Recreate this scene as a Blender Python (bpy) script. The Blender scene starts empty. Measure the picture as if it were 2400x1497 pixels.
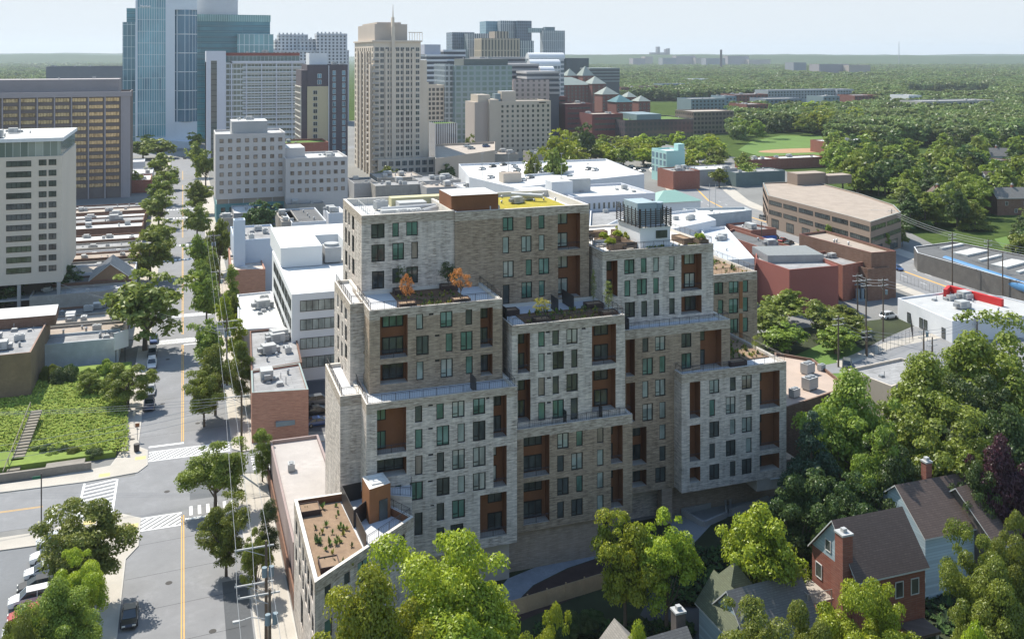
import bpy, math, random
import numpy as np
from math import radians, sin, cos, pi, atan2, hypot
random.seed(7)
sc = bpy.context.scene
COL = sc.collection

# ---------------------------------------------------------------- camera
F_PX, U0, V0, H = 2220.0, 1200.0, 128.0, 65.0
TH = math.atan(772 / F_PX); S_, C_ = sin(TH), cos(TH)
cd = bpy.data.cameras.new('camera'); cam = bpy.data.objects.new('camera', cd); COL.objects.link(cam)
cd.sensor_width = 36; cd.lens = 36 * F_PX / 2400
cd.shift_y = -(748.5 - V0) / 2400
cd.clip_start = 1; cd.clip_end = 40000
cam.location = (0, 0, H); cam.rotation_euler = (pi / 2, 0, -TH)
sc.camera = cam
sc.render.resolution_x = 1024; sc.render.resolution_y = 638
# ---------------------------------------------------------------- light
SUN_EL, SUN_AZ = radians(52), radians(-23)      # azimuth from +Y towards +X
w = bpy.data.worlds.new('World'); sc.world = w; w.use_nodes = True
nt = w.node_tree; nt.nodes.clear()
sky = nt.nodes.new('ShaderNodeTexSky'); sky.sky_type = 'NISHITA'; sky.sun_disc = False
sky.sun_elevation = SUN_EL; sky.sun_rotation = SUN_AZ
sky.altitude = 100; sky.air_density = 1.0; sky.dust_density = 0.3; sky.ozone_density = 2.0
bg = nt.nodes.new('ShaderNodeBackground'); bg.inputs['Strength'].default_value = 0.15
wo = nt.nodes.new('ShaderNodeOutputWorld')
cap = nt.nodes.new('ShaderNodeMix'); cap.data_type = 'RGBA'; cap.blend_type = 'DARKEN'; cap.inputs[0].default_value = 1   # hazy summer sky: the glare near the horizon is held down
cap.inputs[7].default_value = (2.66, 2.88, 3.06, 1); nt.links.new(sky.outputs[0], cap.inputs[6])
nt.links.new(cap.outputs[2], bg.inputs[0]); nt.links.new(bg.outputs[0], wo.inputs[0])
sl = bpy.data.lights.new('sun', 'SUN'); sl.energy = 3.7; sl.angle = radians(0.53); sl.color = (1, .95, .87)
so = bpy.data.objects.new('sun', sl); COL.objects.link(so)
so.rotation_euler = (pi / 2 - SUN_EL, 0, pi - SUN_AZ)
sc.view_settings.view_transform = 'Standard'; sc.view_settings.look = 'None'
sc.view_settings.exposure = 1.0; sc.view_settings.gamma = 1
sc.cycles.max_bounces = 5; sc.cycles.diffuse_bounces = 3; sc.cycles.glossy_bounces = 2
sc.cycles.transmission_bounces = 2; sc.cycles.transparent_max_bounces = 4; sc.cycles.volume_bounces = 0

# ---------------------------------------------------------------- measuring helpers (photograph pixel -> place in the world)
def P(u, v, z=0.0):
    d = (H - z) * F_PX / (v - V0); l = (u - U0) / F_PX * d
    return (l * C_ + d * S_, -l * S_ + d * C_)
def DP(u, d):
    l = (u - U0) / F_PX * d
    return (l * C_ + d * S_, -l * S_ + d * C_)
def ZV(v, d): return H - (v - V0) / F_PX * d
def onE(u, v, p0, p1):                      # on the upright plane through p0, p1: distance along it and height
    k = (u - U0) / F_PX; rx, ry = S_ + C_ * k, C_ - S_ * k
    ex, ey = p1[0] - p0[0], p1[1] - p0[1]; L = hypot(ex, ey); ex /= L; ey /= L
    d = (p0[0] * ey - p0[1] * ex) / (rx * ey - ry * ex)
    x, y = d * rx, d * ry
    return ((x - p0[0]) * ex + (y - p0[1]) * ey, H - (v - V0) / F_PX * d)
def onY(u, v, Y):
    s, z = onE(u, v, (0, Y), (1, Y)); return s, z
def dist(x, y): return x * S_ + y * C_

# ---------------------------------------------------------------- materials
MATS = {}
def newmat(name):
    m = bpy.data.materials.new(name); m.use_nodes = True
    n = m.node_tree; b = n.nodes['Principled BSDF']
    return m, n, b
def coords(n, scale, wall=False):
    tc = n.nodes.new('ShaderNodeNewGeometry')
    mp = n.nodes.new('ShaderNodeMapping'); mp.inputs['Scale'].default_value = scale if hasattr(scale, '__len__') else (scale,) * 3
    src = tc.outputs['Position']
    if wall:
        sp = n.nodes.new('ShaderNodeSeparateXYZ'); n.links.new(src, sp.inputs[0])
        ad = n.nodes.new('ShaderNodeMath'); ad.operation = 'ADD'
        n.links.new(sp.outputs[0], ad.inputs[0]); n.links.new(sp.outputs[1], ad.inputs[1])
        cb = n.nodes.new('ShaderNodeCombineXYZ'); n.links.new(ad.outputs[0], cb.inputs[0]); n.links.new(sp.outputs[2], cb.inputs[1])
        src = cb.outputs[0]
    n.links.new(src, mp.inputs[0]); return mp.outputs[0]
def mixc(n, fac, a, b, mode='MIX'):
    mx = n.nodes.new('ShaderNodeMix'); mx.data_type = 'RGBA'; mx.blend_type = mode
    for i, val in ((0, fac), (6, a), (7, b)):
        if hasattr(val, 'node'): n.links.new(val, mx.inputs[i])
        else: mx.inputs[i].default_value = val if i == 0 else (*val[:3], 1)
    return mx.outputs[2]
def noise(n, vec, scale, detail=4, rough=.6, lo=.35, hi=.65):
    t = n.nodes.new('ShaderNodeTexNoise'); t.inputs['Scale'].default_value = scale
    t.inputs['Detail'].default_value = detail; t.inputs['Roughness'].default_value = rough
    n.links.new(vec, t.inputs['Vector'])
    r = n.nodes.new('ShaderNodeMapRange'); r.inputs[1].default_value = lo; r.inputs[2].default_value = hi
    n.links.new(t.outputs[0], r.inputs[0]); return r.outputs[0]
def M(name, col=(.5, .5, .5), rough=.85, var=.25, sc1=.15, sc2=2.5, metal=0, spec=.3, col2=None):
    """plain painted / mineral surface with two octaves of weathering"""
    if name in MATS: return MATS[name]
    m, n, b = newmat(name)
    v = coords(n, 1)
    c2 = col2 or tuple(x * (1 - var) for x in col)
    c = mixc(n, noise(n, v, sc1), col, c2)
    c = mixc(n, noise(n, v, sc2, 5), c, tuple(x * (1 - var * .7) for x in col))
    n.links.new(c, b.inputs['Base Color'])
    b.inputs['Roughness'].default_value = rough; b.inputs['Metallic'].default_value = metal
    b.inputs['Specular IOR Level'].default_value = spec
    MATS[name] = m; return m
def MB_(name, c1, c2, mortar, bw=.9, bh=.19, var=.5, streak=.35, c3=None):
    """brick: long thin courses, patchy colour, pale and dark streaks"""
    if name in MATS: return MATS[name]
    m, n, b = newmat(name)
    v = coords(n, 1, True)
    br = n.nodes.new('ShaderNodeTexBrick'); n.links.new(v, br.inputs['Vector'])
    br.inputs['Color1'].default_value = (*c1, 1); br.inputs['Color2'].default_value = (*c2, 1); br.inputs['Mortar'].default_value = (*mortar, 1)
    br.inputs['Scale'].default_value = 1; br.inputs['Brick Width'].default_value = bw; br.inputs['Row Height'].default_value = bh
    br.inputs['Mortar Size'].default_value = bh * .12; br.inputs['Bias'].default_value = -.1
    v2 = coords(n, (.9, 5.5, 1), True)
    c = mixc(n, noise(n, v2, 1.0, 3, .7), br.outputs[0], c3 or tuple(x * .6 for x in c1))
    v3 = coords(n, (1.2, .18, 1), True)
    f = n.nodes.new('ShaderNodeMath'); f.operation = 'MULTIPLY'; f.inputs[1].default_value = streak
    n.links.new(noise(n, v3, .8, 4), f.inputs[0])
    c = mixc(n, f.outputs[0], c, mortar)
    n.links.new(c, b.inputs['Base Color']); b.inputs['Roughness'].default_value = .9
    b.inputs['Specular IOR Level'].default_value = .2
    MATS[name] = m; return m
def MG(name, ca, cb, rough=.06, spec=.7, metal=0.0, wob=.3):
    """window glass: base colour varies by pane, in place of varied reflections"""
    if name in MATS: return MATS[name]
    m, n, b = newmat(name)
    oi = n.nodes.new('ShaderNodeObjectInfo')
    v = coords(n, (1, 1, .6))
    ad = n.nodes.new('ShaderNodeMath'); ad.operation = 'ADD'
    n.links.new(noise(n, v, .55, 2, .5, .3, .7), ad.inputs[0]); n.links.new(oi.outputs['Random'], ad.inputs[1])
    fr = n.nodes.new('ShaderNodeMath'); fr.operation = 'PINGPONG'; fr.inputs[1].default_value = 1
    n.links.new(ad.outputs[0], fr.inputs[0])
    n.links.new(mixc(n, fr.outputs[0], ca, cb), b.inputs['Base Color'])  # dark-to-light pane colour stands in for reflections
    b.inputs['Roughness'].default_value = rough; b.inputs['Specular IOR Level'].default_value = spec
    b.inputs['Metallic'].default_value = metal
    bp = n.nodes.new('ShaderNodeBump'); bp.inputs['Strength'].default_value = wob; bp.inputs['Distance'].default_value = .05
    n.links.new(noise(n, v, .8, 1, .5, 0, 1), bp.inputs['Height']); n.links.new(bp.outputs[0], b.inputs['Normal'])
    MATS[name] = m; return m
def MCW(name, glass, frame, px, pz, tx=.1, tz=.12, band=None, bandh=0.0, rough=.08, metal=.0, glass2=None):
    """curtain wall: a grid of mullions over glass, spandrel band on every floor"""
    if name in MATS: return MATS[name]
    m, n, b = newmat(name)
    v = coords(n, 1, True); sp = n.nodes.new('ShaderNodeSeparateXYZ'); n.links.new(v, sp.inputs[0])
    def line(out, period, t):
        md = n.nodes.new('ShaderNodeMath'); md.operation = 'PINGPONG'; md.inputs[1].default_value = period / 2
        n.links.new(out, md.inputs[0])
        lt = n.nodes.new('ShaderNodeMath'); lt.operation = 'LESS_THAN'; lt.inputs[1].default_value = t / 2
        n.links.new(md.outputs[0], lt.inputs[0]); return lt.outputs[0]
    cell = n.nodes.new('ShaderNodeTexWhiteNoise'); cell.noise_dimensions = '2D'
    sn = n.nodes.new('ShaderNodeVectorMath'); sn.operation = 'SNAP'; sn.inputs[1].default_value = (px, pz, 1)
    n.links.new(v, sn.inputs[0]); n.links.new(sn.outputs[0], cell.inputs['Vector'])
    big = noise(n, v, .035, 3)
    c = mixc(n, big, glass, glass2 or tuple(x * .5 for x in glass))
    c = mixc(n, cell.outputs[0], c, tuple(x * .72 for x in glass))
    if band: c = mixc(n, line(sp.outputs[1], pz, bandh), c, band)
    c = mixc(n, line(sp.outputs[0], px, tx), c, frame)
    if tz: c = mixc(n, line(sp.outputs[1], pz, tz), c, frame)
    n.links.new(c, b.inputs['Base Color']); b.inputs['Roughness'].default_value = rough
    b.inputs['Metallic'].default_value = metal; b.inputs['Specular IOR Level'].default_value = .6
    MATS[name] = m; return m

def MR(name, col, var, sw=9.0, sh=1.9):
    m, n, b = newmat(name); v = coords(n, 1)     # membrane roof: overlapping strips, seams, ponding stains
    br = n.nodes.new('ShaderNodeTexBrick'); n.links.new(v, br.inputs['Vector']); br.inputs['Scale'].default_value = 1
    br.inputs['Brick Width'].default_value = sw; br.inputs['Row Height'].default_value = sh; br.inputs['Mortar Size'].default_value = .05; br.inputs['Mortar Smooth'].default_value = .4
    br.inputs['Color1'].default_value = (*col, 1); br.inputs['Color2'].default_value = (*[x * (1 - var * .35) for x in col], 1); br.inputs['Mortar'].default_value = (*[x * .55 for x in col], 1)
    c = mixc(n, noise(n, v, .16, 5, .7, .48, .70), br.outputs[0], tuple(x * (1 - var) for x in col)); c = mixc(n, noise(n, v, 1.4, 5, .7, .5, .8), c, tuple(x * (1 - var * .8) for x in col))
    n.links.new(c, b.inputs['Base Color']); b.inputs['Roughness'].default_value = .85; b.inputs['Specular IOR Level'].default_value = .25; MATS[name] = m; return m
white_roof = MR('white_roof', (.62, .615, .59), .38); grey_roof = MR('grey_roof', (.34, .335, .33), .5, 6, 1.2); dark_roof = MR('dark_roof', (.14, .14, .14), .45, 6, 1.2)
gravel_roof = M('gravel_roof', (.40, .33, .27), .95, .3, .3, 6)
tan_roof = M('tan_roof', (.46, .40, .34), .95, .3, .3, 4)
asphalt = M('asphalt', (.25, .25, .252), .95, .24, .22, 1.1)
asphalt_dark = M('asphalt_dark', (.10, .10, .105), .95, .25, .1, 3)
concrete = M('concrete', (.47, .43, .37), .9, .2, .3, 5)
curb_m = M('curb', (.50, .47, .42), .9, .2, .3, 5)
paver = M('paver', (.42, .40, .38), .9, .2, .4, 6)
terrace_m = M('terrace_paving', (.55, .55, .55), .8, .1, .5, 4)
paint_w = M('white_marking', (.78, .78, .76), .8, .2, .5, 6)
paint_y = M('yellow_marking', (.72, .42, .10), .8, .2, .5, 6)
metal_d = M('dark_metal', (.035, .03, .03), .45, .2, .5, 4, spec=.5)
metal_g = M('grey_metal', (.35, .36, .37), .5, .25, .5, 5, metal=.4)
metal_w = M('pale_metal', (.46, .46, .45), .5, .2, .5, 5)
wood_pole = M('weathered_wood', (.16, .12, .09), .9, .35, .8, 6)
wire_m = M('wire', (.30, .31, .32), .5, .1, 1, 1)
rust = M('rust_panel', (.215, .09, .042), .7, .2, .6, 3)
rust_l = M('rust_panel_pale', (.30, .13, .055), .7, .2, .5, 3)
mulch = M('mulch', (.20, .115, .065), .95, .5, .8, 6)
mulch_l = M('dry_mulch', (.33, .225, .145), .95, .4, .8, 6)
grass_m = M('grass_soil', (.20, .27, .05), .95, .35, .12, 1.5, col2=(.13, .19, .035))
lawn_m = M('lawn', (.12, .20, .04), .95, .25, .06, 2)
dirt_m = M('infield_dirt', (.42, .25, .14), .95, .2, .2, 2)
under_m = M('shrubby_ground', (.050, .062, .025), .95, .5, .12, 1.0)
urban_m = M('urban_ground', (.24, .235, .22), .95, .35, .03, .6)
brick_light = MB_('pale_grey_brick', (.74, .64, .54), (.40, .33, .27), (.74, .67, .60), 1.0, .20, .5, .5, (.20, .17, .15))
brick_tan = MB_('brown_grey_brick', (.47, .355, .25), (.28, .20, .135), (.48, .385, .29), 1.0, .20, .5, .35, (.15, .11, .08))
soldier = MB_('soldier_course_brick', (.60, .50, .39), (.29, .22, .16), (.57, .49, .40), .24, 1.1, .5, .3, (.18, .14, .11))
brick_red = MB_('red_brick', (.33, .115, .075), (.25, .08, .055), (.30, .18, .14), .8, .25, .3, .25, (.22, .08, .06))
brick_brown = MB_('brown_brick', (.22, .12, .085), (.16, .09, .065), (.24, .17, .13), .8, .25, .3, .25)
brick_orange = MB_('orange_brick', (.52, .28, .20), (.43, .22, .155), (.40, .25, .19), .8, .25, .3, .2)
glass_g = MG('green_glass', (.02, .032, .026), (.12, .22, .175), .05)
glass_d = MG('dark_glass', (.02, .022, .025), (.09, .10, .095), .06)
glass_p = MG('pale_glass', (.06, .08, .075), (.36, .40, .36), .08)
glass_au = MG('gold_reflection_glass', (.10, .06, .025), (.56, .43, .24), .15, .8, .3, .6)  # gold of the reflections is put into the pane colour
glass_b = MG('blue_glass', (.03, .07, .10), (.12, .26, .34), .07)
glass_t = MG('tan_blind_glass', (.04, .03, .026), (.30, .245, .20), .2)
frame_d = M('dark_window_frame', (.02, .018, .016), .5, .1)
frame_w = M('white_window_frame', (.6, .6, .58), .5, .1)

def shingle(name, c):
    return MB_(name, c, tuple(x * .72 for x in c), tuple(x * .45 for x in c), .45, .17, .5, .25, tuple(x * .7 for x in c))
# ---------------------------------------------------------------- mesh helpers
class MB:
    def __init__(s): s.v = []; s.f = []; s.m = []
    def quad(s, a, b, c, d, m=0):
        i = len(s.v); s.v += [a, b, c, d]; s.f.append((i, i + 1, i + 2, i + 3)); s.m.append(m)
    def poly(s, pts, m=0):
        i = len(s.v); s.v += pts; s.f.append(tuple(range(i, i + len(pts)))); s.m.append(m)
    def box(s, x0, y0, z0, x1, y1, z1, m=0, mt=None):
        if x1 < x0: x0, x1 = x1, x0
        if y1 < y0: y0, y1 = y1, y0
        i = len(s.v)
        s.v += [(x0, y0, z0), (x1, y0, z0), (x1, y1, z0), (x0, y1, z0), (x0, y0, z1), (x1, y0, z1), (x1, y1, z1), (x0, y1, z1)]
        s.f += [(i, i + 3, i + 2, i + 1), (i + 4, i + 5, i + 6, i + 7), (i, i + 1, i + 5, i + 4), (i + 1, i + 2, i + 6, i + 5), (i + 2, i + 3, i + 7, i + 6), (i + 3, i, i + 4, i + 7)]
        s.m += [m, m if mt is None else mt, m, m, m, m]
    def obox(s, cx, cy, z0, lx, ly, h, ang=0, m=0, mt=None):
        c, q = cos(ang), sin(ang)
        pts = [(cx + x * c - y * q, cy + x * q + y * c) for x, y in ((-lx / 2, -ly / 2), (lx / 2, -ly / 2), (lx / 2, ly / 2), (-lx / 2, ly / 2))]
        s.prism(pts, z0, z0 + h, m, mt)
    def prism(s, pts, z0, z1, m=0, mt=None, cap=True):
        n = len(pts); i = len(s.v)
        s.v += [(x, y, z0) for x, y in pts] + [(x, y, z1) for x, y in pts]
        for k in range(n):
            j = (k + 1) % n; s.f.append((i + k, i + j, i + n + j, i + n + k)); s.m.append(m)
        if cap:
            s.f.append(tuple(i + n + k for k in range(n))); s.m.append(m if mt is None else mt)
            s.f.append(tuple(i + n - 1 - k for k in range(n))); s.m.append(m)
    def tube(s, a, b, r0, r1=None, n=6, m=0, cap=True):
        r1 = r0 if r1 is None else r1
        a = np.array(a, float); b = np.array(b, float); d = b - a; L = np.linalg.norm(d)
        if L < 1e-6: return
        d /= L; t = np.array((0, 0, 1.)) if abs(d[2]) < .9 else np.array((1., 0, 0))
        x = np.cross(d, t); x /= np.linalg.norm(x); y = np.cross(d, x); i = len(s.v)
        for p, r in ((a, r0), (b, r1)):
            for k in range(n):
                q = p + r * (cos(2 * pi * k / n) * x + sin(2 * pi * k / n) * y); s.v.append(tuple(q))
        for k in range(n):
            j = (k + 1) % n; s.f.append((i + k, i + j, i + n + j, i + n + k)); s.m.append(m)
        if cap:
            s.f.append(tuple(i + n - 1 - k for k in range(n))); s.m.append(m)
            s.f.append(tuple(i + n + k for k in range(n))); s.m.append(m)
    def mesh(s, name, mats):
        me = bpy.data.meshes.new(name); me.from_pydata(s.v, [], s.f)
        for q in mats: me.materials.append(q)
        me.polygons.foreach_set('material_index', s.m); me.update(); return me
    def build(s, name, mats, parent=None, loc=None, rz=0):
        if not hasattr(mats, '__len__'): mats = [mats]
        return link(name, s.mesh(name, mats), parent, loc, rz)
def link(name, me, parent=None, loc=None, rz=0, scale=None):
    o = bpy.data.objects.new(name, me); COL.objects.link(o)
    if loc is not None: o.location = loc
    if rz: o.rotation_euler = (0, 0, rz)
    if scale is not None: o.scale = scale
    if parent is not None: o.parent = parent
    return o
def tag(o, label, cat, group=None, kind=None):
    o['label'] = label; o['category'] = cat
    if group: o['group'] = group
    if kind: o['kind'] = kind
    return o
def thing(name, label, cat, group=None, loc=(0, 0, 0), rz=0):
    o = bpy.data.objects.new(name, None); COL.objects.link(o); o.location = loc; o.rotation_euler = (0, 0, rz)
    o.empty_display_size = .5
    return tag(o, label, cat, group)
def struct(name, mb, m):
    o = mb.build(name, m); o['kind'] = 'structure'; return o
def sheet(name, pts, z, m, px=True):
    mb = MB(); q = [P(u, v, z) if px else (u, v) for u, v in pts]
    mb.poly([(x, y, z) for x, y in q]); o = struct(name, mb, m)
    if o.data.polygons[0].normal.z < 0: o.data.flip_normals()
    return o

# ---------------------------------------------------------------- facade helpers
WIN = {}
def win_mesh(wd, ht, style):
    """flat-lying window seen from -Y; origin at the middle of its sill"""
    key = (round(wd, 2), round(ht, 2), style)
    if key in WIN: return WIN[key]
    b = MB(); t = min(.09, wd * .1); hw = wd / 2
    fr, gl = {'g': (frame_d, glass_g), 'd': (frame_d, glass_d), 'p': (frame_w, glass_p), 'au': (frame_d, glass_au), 'tn': (frame_d, glass_t), 'b': (frame_w, glass_b), 'dw': (frame_w, glass_d), 'pd': (frame_d, glass_p)}[style]
    b.box(-hw, -.05, 0, -hw + t, .05, ht); b.box(hw - t, -.05, 0, hw, .05, ht)
    b.box(-hw + t, -.05, 0, hw - t, .05, t); b.box(-hw + t, -.05, ht - t, hw - t, .05, ht)
    if wd > 1.5:
        n = max(1, int(wd / 1.25) - 0) if wd > 2.2 else 1
        for k in range(n):
            x = -hw + wd * (k + 1) / (n + 1); b.box(x - t / 2, -.045, t, x + t / 2, .03, ht - t)
    b.quad((-hw + t, 0, t), (hw - t, 0, t), (hw - t, 0, ht - t), (-hw + t, 0, ht - t), 1)
    WIN[key] = b.mesh('window', [fr, gl]); return WIN[key]
def put_windows(root, items):
    """items: (x, y, z, rz, w, h, style); the hundred nearest are parts of their own, the rest one part"""
    items = sorted(items, key=lambda q: dist(q[0], q[1]))
    for x, y, z, rz, wd, ht, st in items[:100]:
        link('window', win_mesh(wd, ht, st), root, (x, y, z), rz)
    rest = items[100:]
    if rest:
        b = MB(); mats = []
        for x, y, z, rz, wd, ht, st in rest:
            me = win_mesh(wd, ht, st); c, q = cos(rz), sin(rz); i = len(b.v)
            b.v += [(x + p.co.x * c - p.co.y * q, y + p.co.x * q + p.co.y * c, z + p.co.z) for p in me.vertices]
            for mm in me.materials:
                if mm not in mats: mats.append(mm)
            for f in me.polygons:
                b.f.append(tuple(i + k for k in f.vertices)); b.m.append(mats.index(me.materials[f.material_index]))
        o = b.build('window', mats, root); o['kind'] = 'stuff'
def edge_windows(p0, p1, nc, wd, m0, m1, nr, ztop, pitch, ht, style='d', out=.0, jitter=0):
    ex, ey = p1[0] - p0[0], p1[1] - p0[1]; L = hypot(ex, ey); ex /= L; ey /= L
    rz = atan2(ey, ex); nx, ny = ey, -ex; r = []
    sp = (L - m0 - m1 - wd) / max(1, nc - 1)
    for k in range(nc):
        s = m0 + wd / 2 + sp * k
        for j in range(nr):
            r.append((p0[0] + ex * s + nx * out, p0[1] + ey * s + ny * out, ztop - ht - j * pitch, rz, wd, ht, style))
    return r
def inset(pts, t):
    n = len(pts); r = []
    for i in range(n):
        a, b, c = pts[i - 1], pts[i], pts[(i + 1) % n]
        e1 = ((b[0] - a[0]), (b[1] - a[1])); e2 = ((c[0] - b[0]), (c[1] - b[1]))
        l1, l2 = hypot(*e1), hypot(*e2); n1 = (-e1[1] / l1, e1[0] / l1); n2 = (-e2[1] / l2, e2[0] / l2)
        k = 1 + n1[0] * n2[0] + n1[1] * n2[1]
        r.append((b[0] + t * (n1[0] + n2[0]) / k, b[1] + t * (n1[1] + n2[1]) / k))
    return r
def ccw(pts):
    a = sum(pts[i - 1][0] * pts[i][1] - pts[i][0] * pts[i - 1][1] for i in range(len(pts)))
    return pts if a > 0 else pts[::-1]
def shell(root, pts, z0, zt, wm, rm, par=.7, t=.4, wname='wall', rname='roof', cop=None):
    """walls with a real parapet, and the roof sunk behind it"""
    pts = ccw(pts); q = inset(pts, t); b = MB(); n = len(pts)
    b.prism(pts, z0, zt, 0, cap=False)
    for k in range(n):
        j = (k + 1) % n
        b.quad((*pts[k], zt), (*pts[j], zt), (*q[j], zt), (*q[k], zt), 1)
        b.quad((*q[k], zt), (*q[j], zt), (*q[j], zt - par), (*q[k], zt - par), 0)
    wl = b.build(wname, [wm, cop or wm], root)
    r = MB(); r.poly([(x, y, zt - par) for x, y in q]); ro = r.build(rname, rm, root)
    return wl, ro
def rect(x0, y0, x1, y1): return [(x0, y0), (x1, y0), (x1, y1), (x0, y1)]
UNIT = {}
def unit_mesh(k):
    if k in UNIT: return UNIT[k]
    b = MB()
    if k == 0:
        b.box(-.9, -.6, .15, .9, .6, 1.2); b.tube((-.4, 0, 1.2), (-.4, 0, 1.32), .38, n=10, m=1); b.tube((.4, 0, 1.2), (.4, 0, 1.32), .38, n=10, m=1)
        b.box(-.8, -.5, 0, -.7, .5, .15, 1); b.box(.7, -.5, 0, .8, .5, .15, 1)
    elif k == 1:
        b.box(-1.4, -1, .2, 1.1, 1, 1.7); b.box(1.1, -.7, .2, 1.9, .7, 1.1, 1); b.box(-2.2, -.5, .5, -1.4, .5, 1.2, 1)
        b.box(-1.1, -1.03, .5, .2, -1, 1.4, 1)
    elif k == 2:
        b.tube((0, 0, 0), (0, 0, .7), .18, n=8); b.tube((0, 0, .7), (0, 0, .9), .35, .1, n=8, m=1)
    else:
        b.box(-.5, -.5, 0, .5, .5, .35); b.box(-.42, -.42, .35, .42, .42, .5, 1)
        b.tube((.9, .2, 0), (.9, .2, 1.1), .07, n=6, m=1)
    UNIT[k] = b.mesh('rooftop_unit', [metal_w if k < 2 else metal_g, metal_g]); return UNIT[k]
NM = ['air_conditioner', 'air_conditioner', 'roof_vent', 'roof_hatch']
def roof_units(root, x0, y0, x1, y1, z, n, seed=0, kinds=(0, 1, 2, 3), sc_=1.0):
    r = random.Random(seed + n * 7)
    for _ in range(n):
        k = r.choice(kinds); s = sc_ * r.uniform(.8, 1.25)
        link(NM[k], unit_mesh(k), root, (r.uniform(x0, x1), r.uniform(y0, y1), z), r.choice((0, pi / 2)), (s, s, s))
def px_building(name, label, cat, uL, uR, vT, uc, d, dep, wm, rm, z0=0, par=.8, units=0, group=None, back=None, cop=None):
    """axis-parallel building whose front edge is seen from uL to uR, front corner uc at depth d, roof edge at vT there"""
    X, Y = DP(uc, d); z = ZV(vT, d)
    x0 = onY(uL, 500, Y)[0]; x1 = onY(uR, 500, Y)[0]
    root = thing(name, label, cat, group)
    shell(root, rect(x0, Y, x1, Y + dep), z0, z, wm, rm, par, cop=cop)
    if units: roof_units(root, x0 + 2, Y + 2, x1 - 2, Y + dep - 2, z - par, units, int(uL))
    return root, x0, Y, x1, Y + dep, z
# ---- SECTIONS BELOW ----
# ---------------------------------------------------------------- the terraced brick apartment building
MAIN = thing('apartment_building', 'stepped pale and brown brick apartment building with planted terraces, the largest in the middle', 'apartment building')
ZF = {1: (760, 430, 4.276), 2: (1160, 430, 4.5353), 3: (1370, 470, 3.651), 4: (760, 660, 4.989), 5: (740, 880, 2.994),
      6: (1160, 680, 2.5815), 7: (1440, 740, 2.879), 8: (660, 1080, 3.591)}
def zpx(k, x, y): a, b, s = ZF[k]; return a + x / s, b + y / s
MWIN = []          # windows of this building, gathered first
def railing(root, pts, z, h=1.0, m=None, name='railing', pick=.28):
    b = MB()
    for p0, p1 in zip(pts, pts[1:]):
        L = hypot(p1[0] - p0[0], p1[1] - p0[1]); n = max(1, round(L / 1.6)); c = ((p1[0] - p0[0]) / L, (p1[1] - p0[1]) / L)
        b.tube((*p0, z + h), (*p1, z + h), .035, n=4); b.tube((*p0, z + .12), (*p1, z + .12), .02, n=4)
        b.tube((*p0, z + h * .85), (*p1, z + h * .85), .02, n=4)
        for k in range(n + 1):
            x, y = p0[0] + c[0] * L * k / n, p0[1] + c[1] * L * k / n
            b.tube((x, y, z), (x, y, z + h), .03, n=4, cap=False)
        k = int(L / pick)
        for i in range(1, k):
            x, y = p0[0] + c[0] * L * i / k, p0[1] + c[1] * L * i / k
            b.tube((x, y, z + .12), (x, y, z + h * .85), .011, n=3, cap=False)
    return b.build(name, m or metal_d, root)
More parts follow.
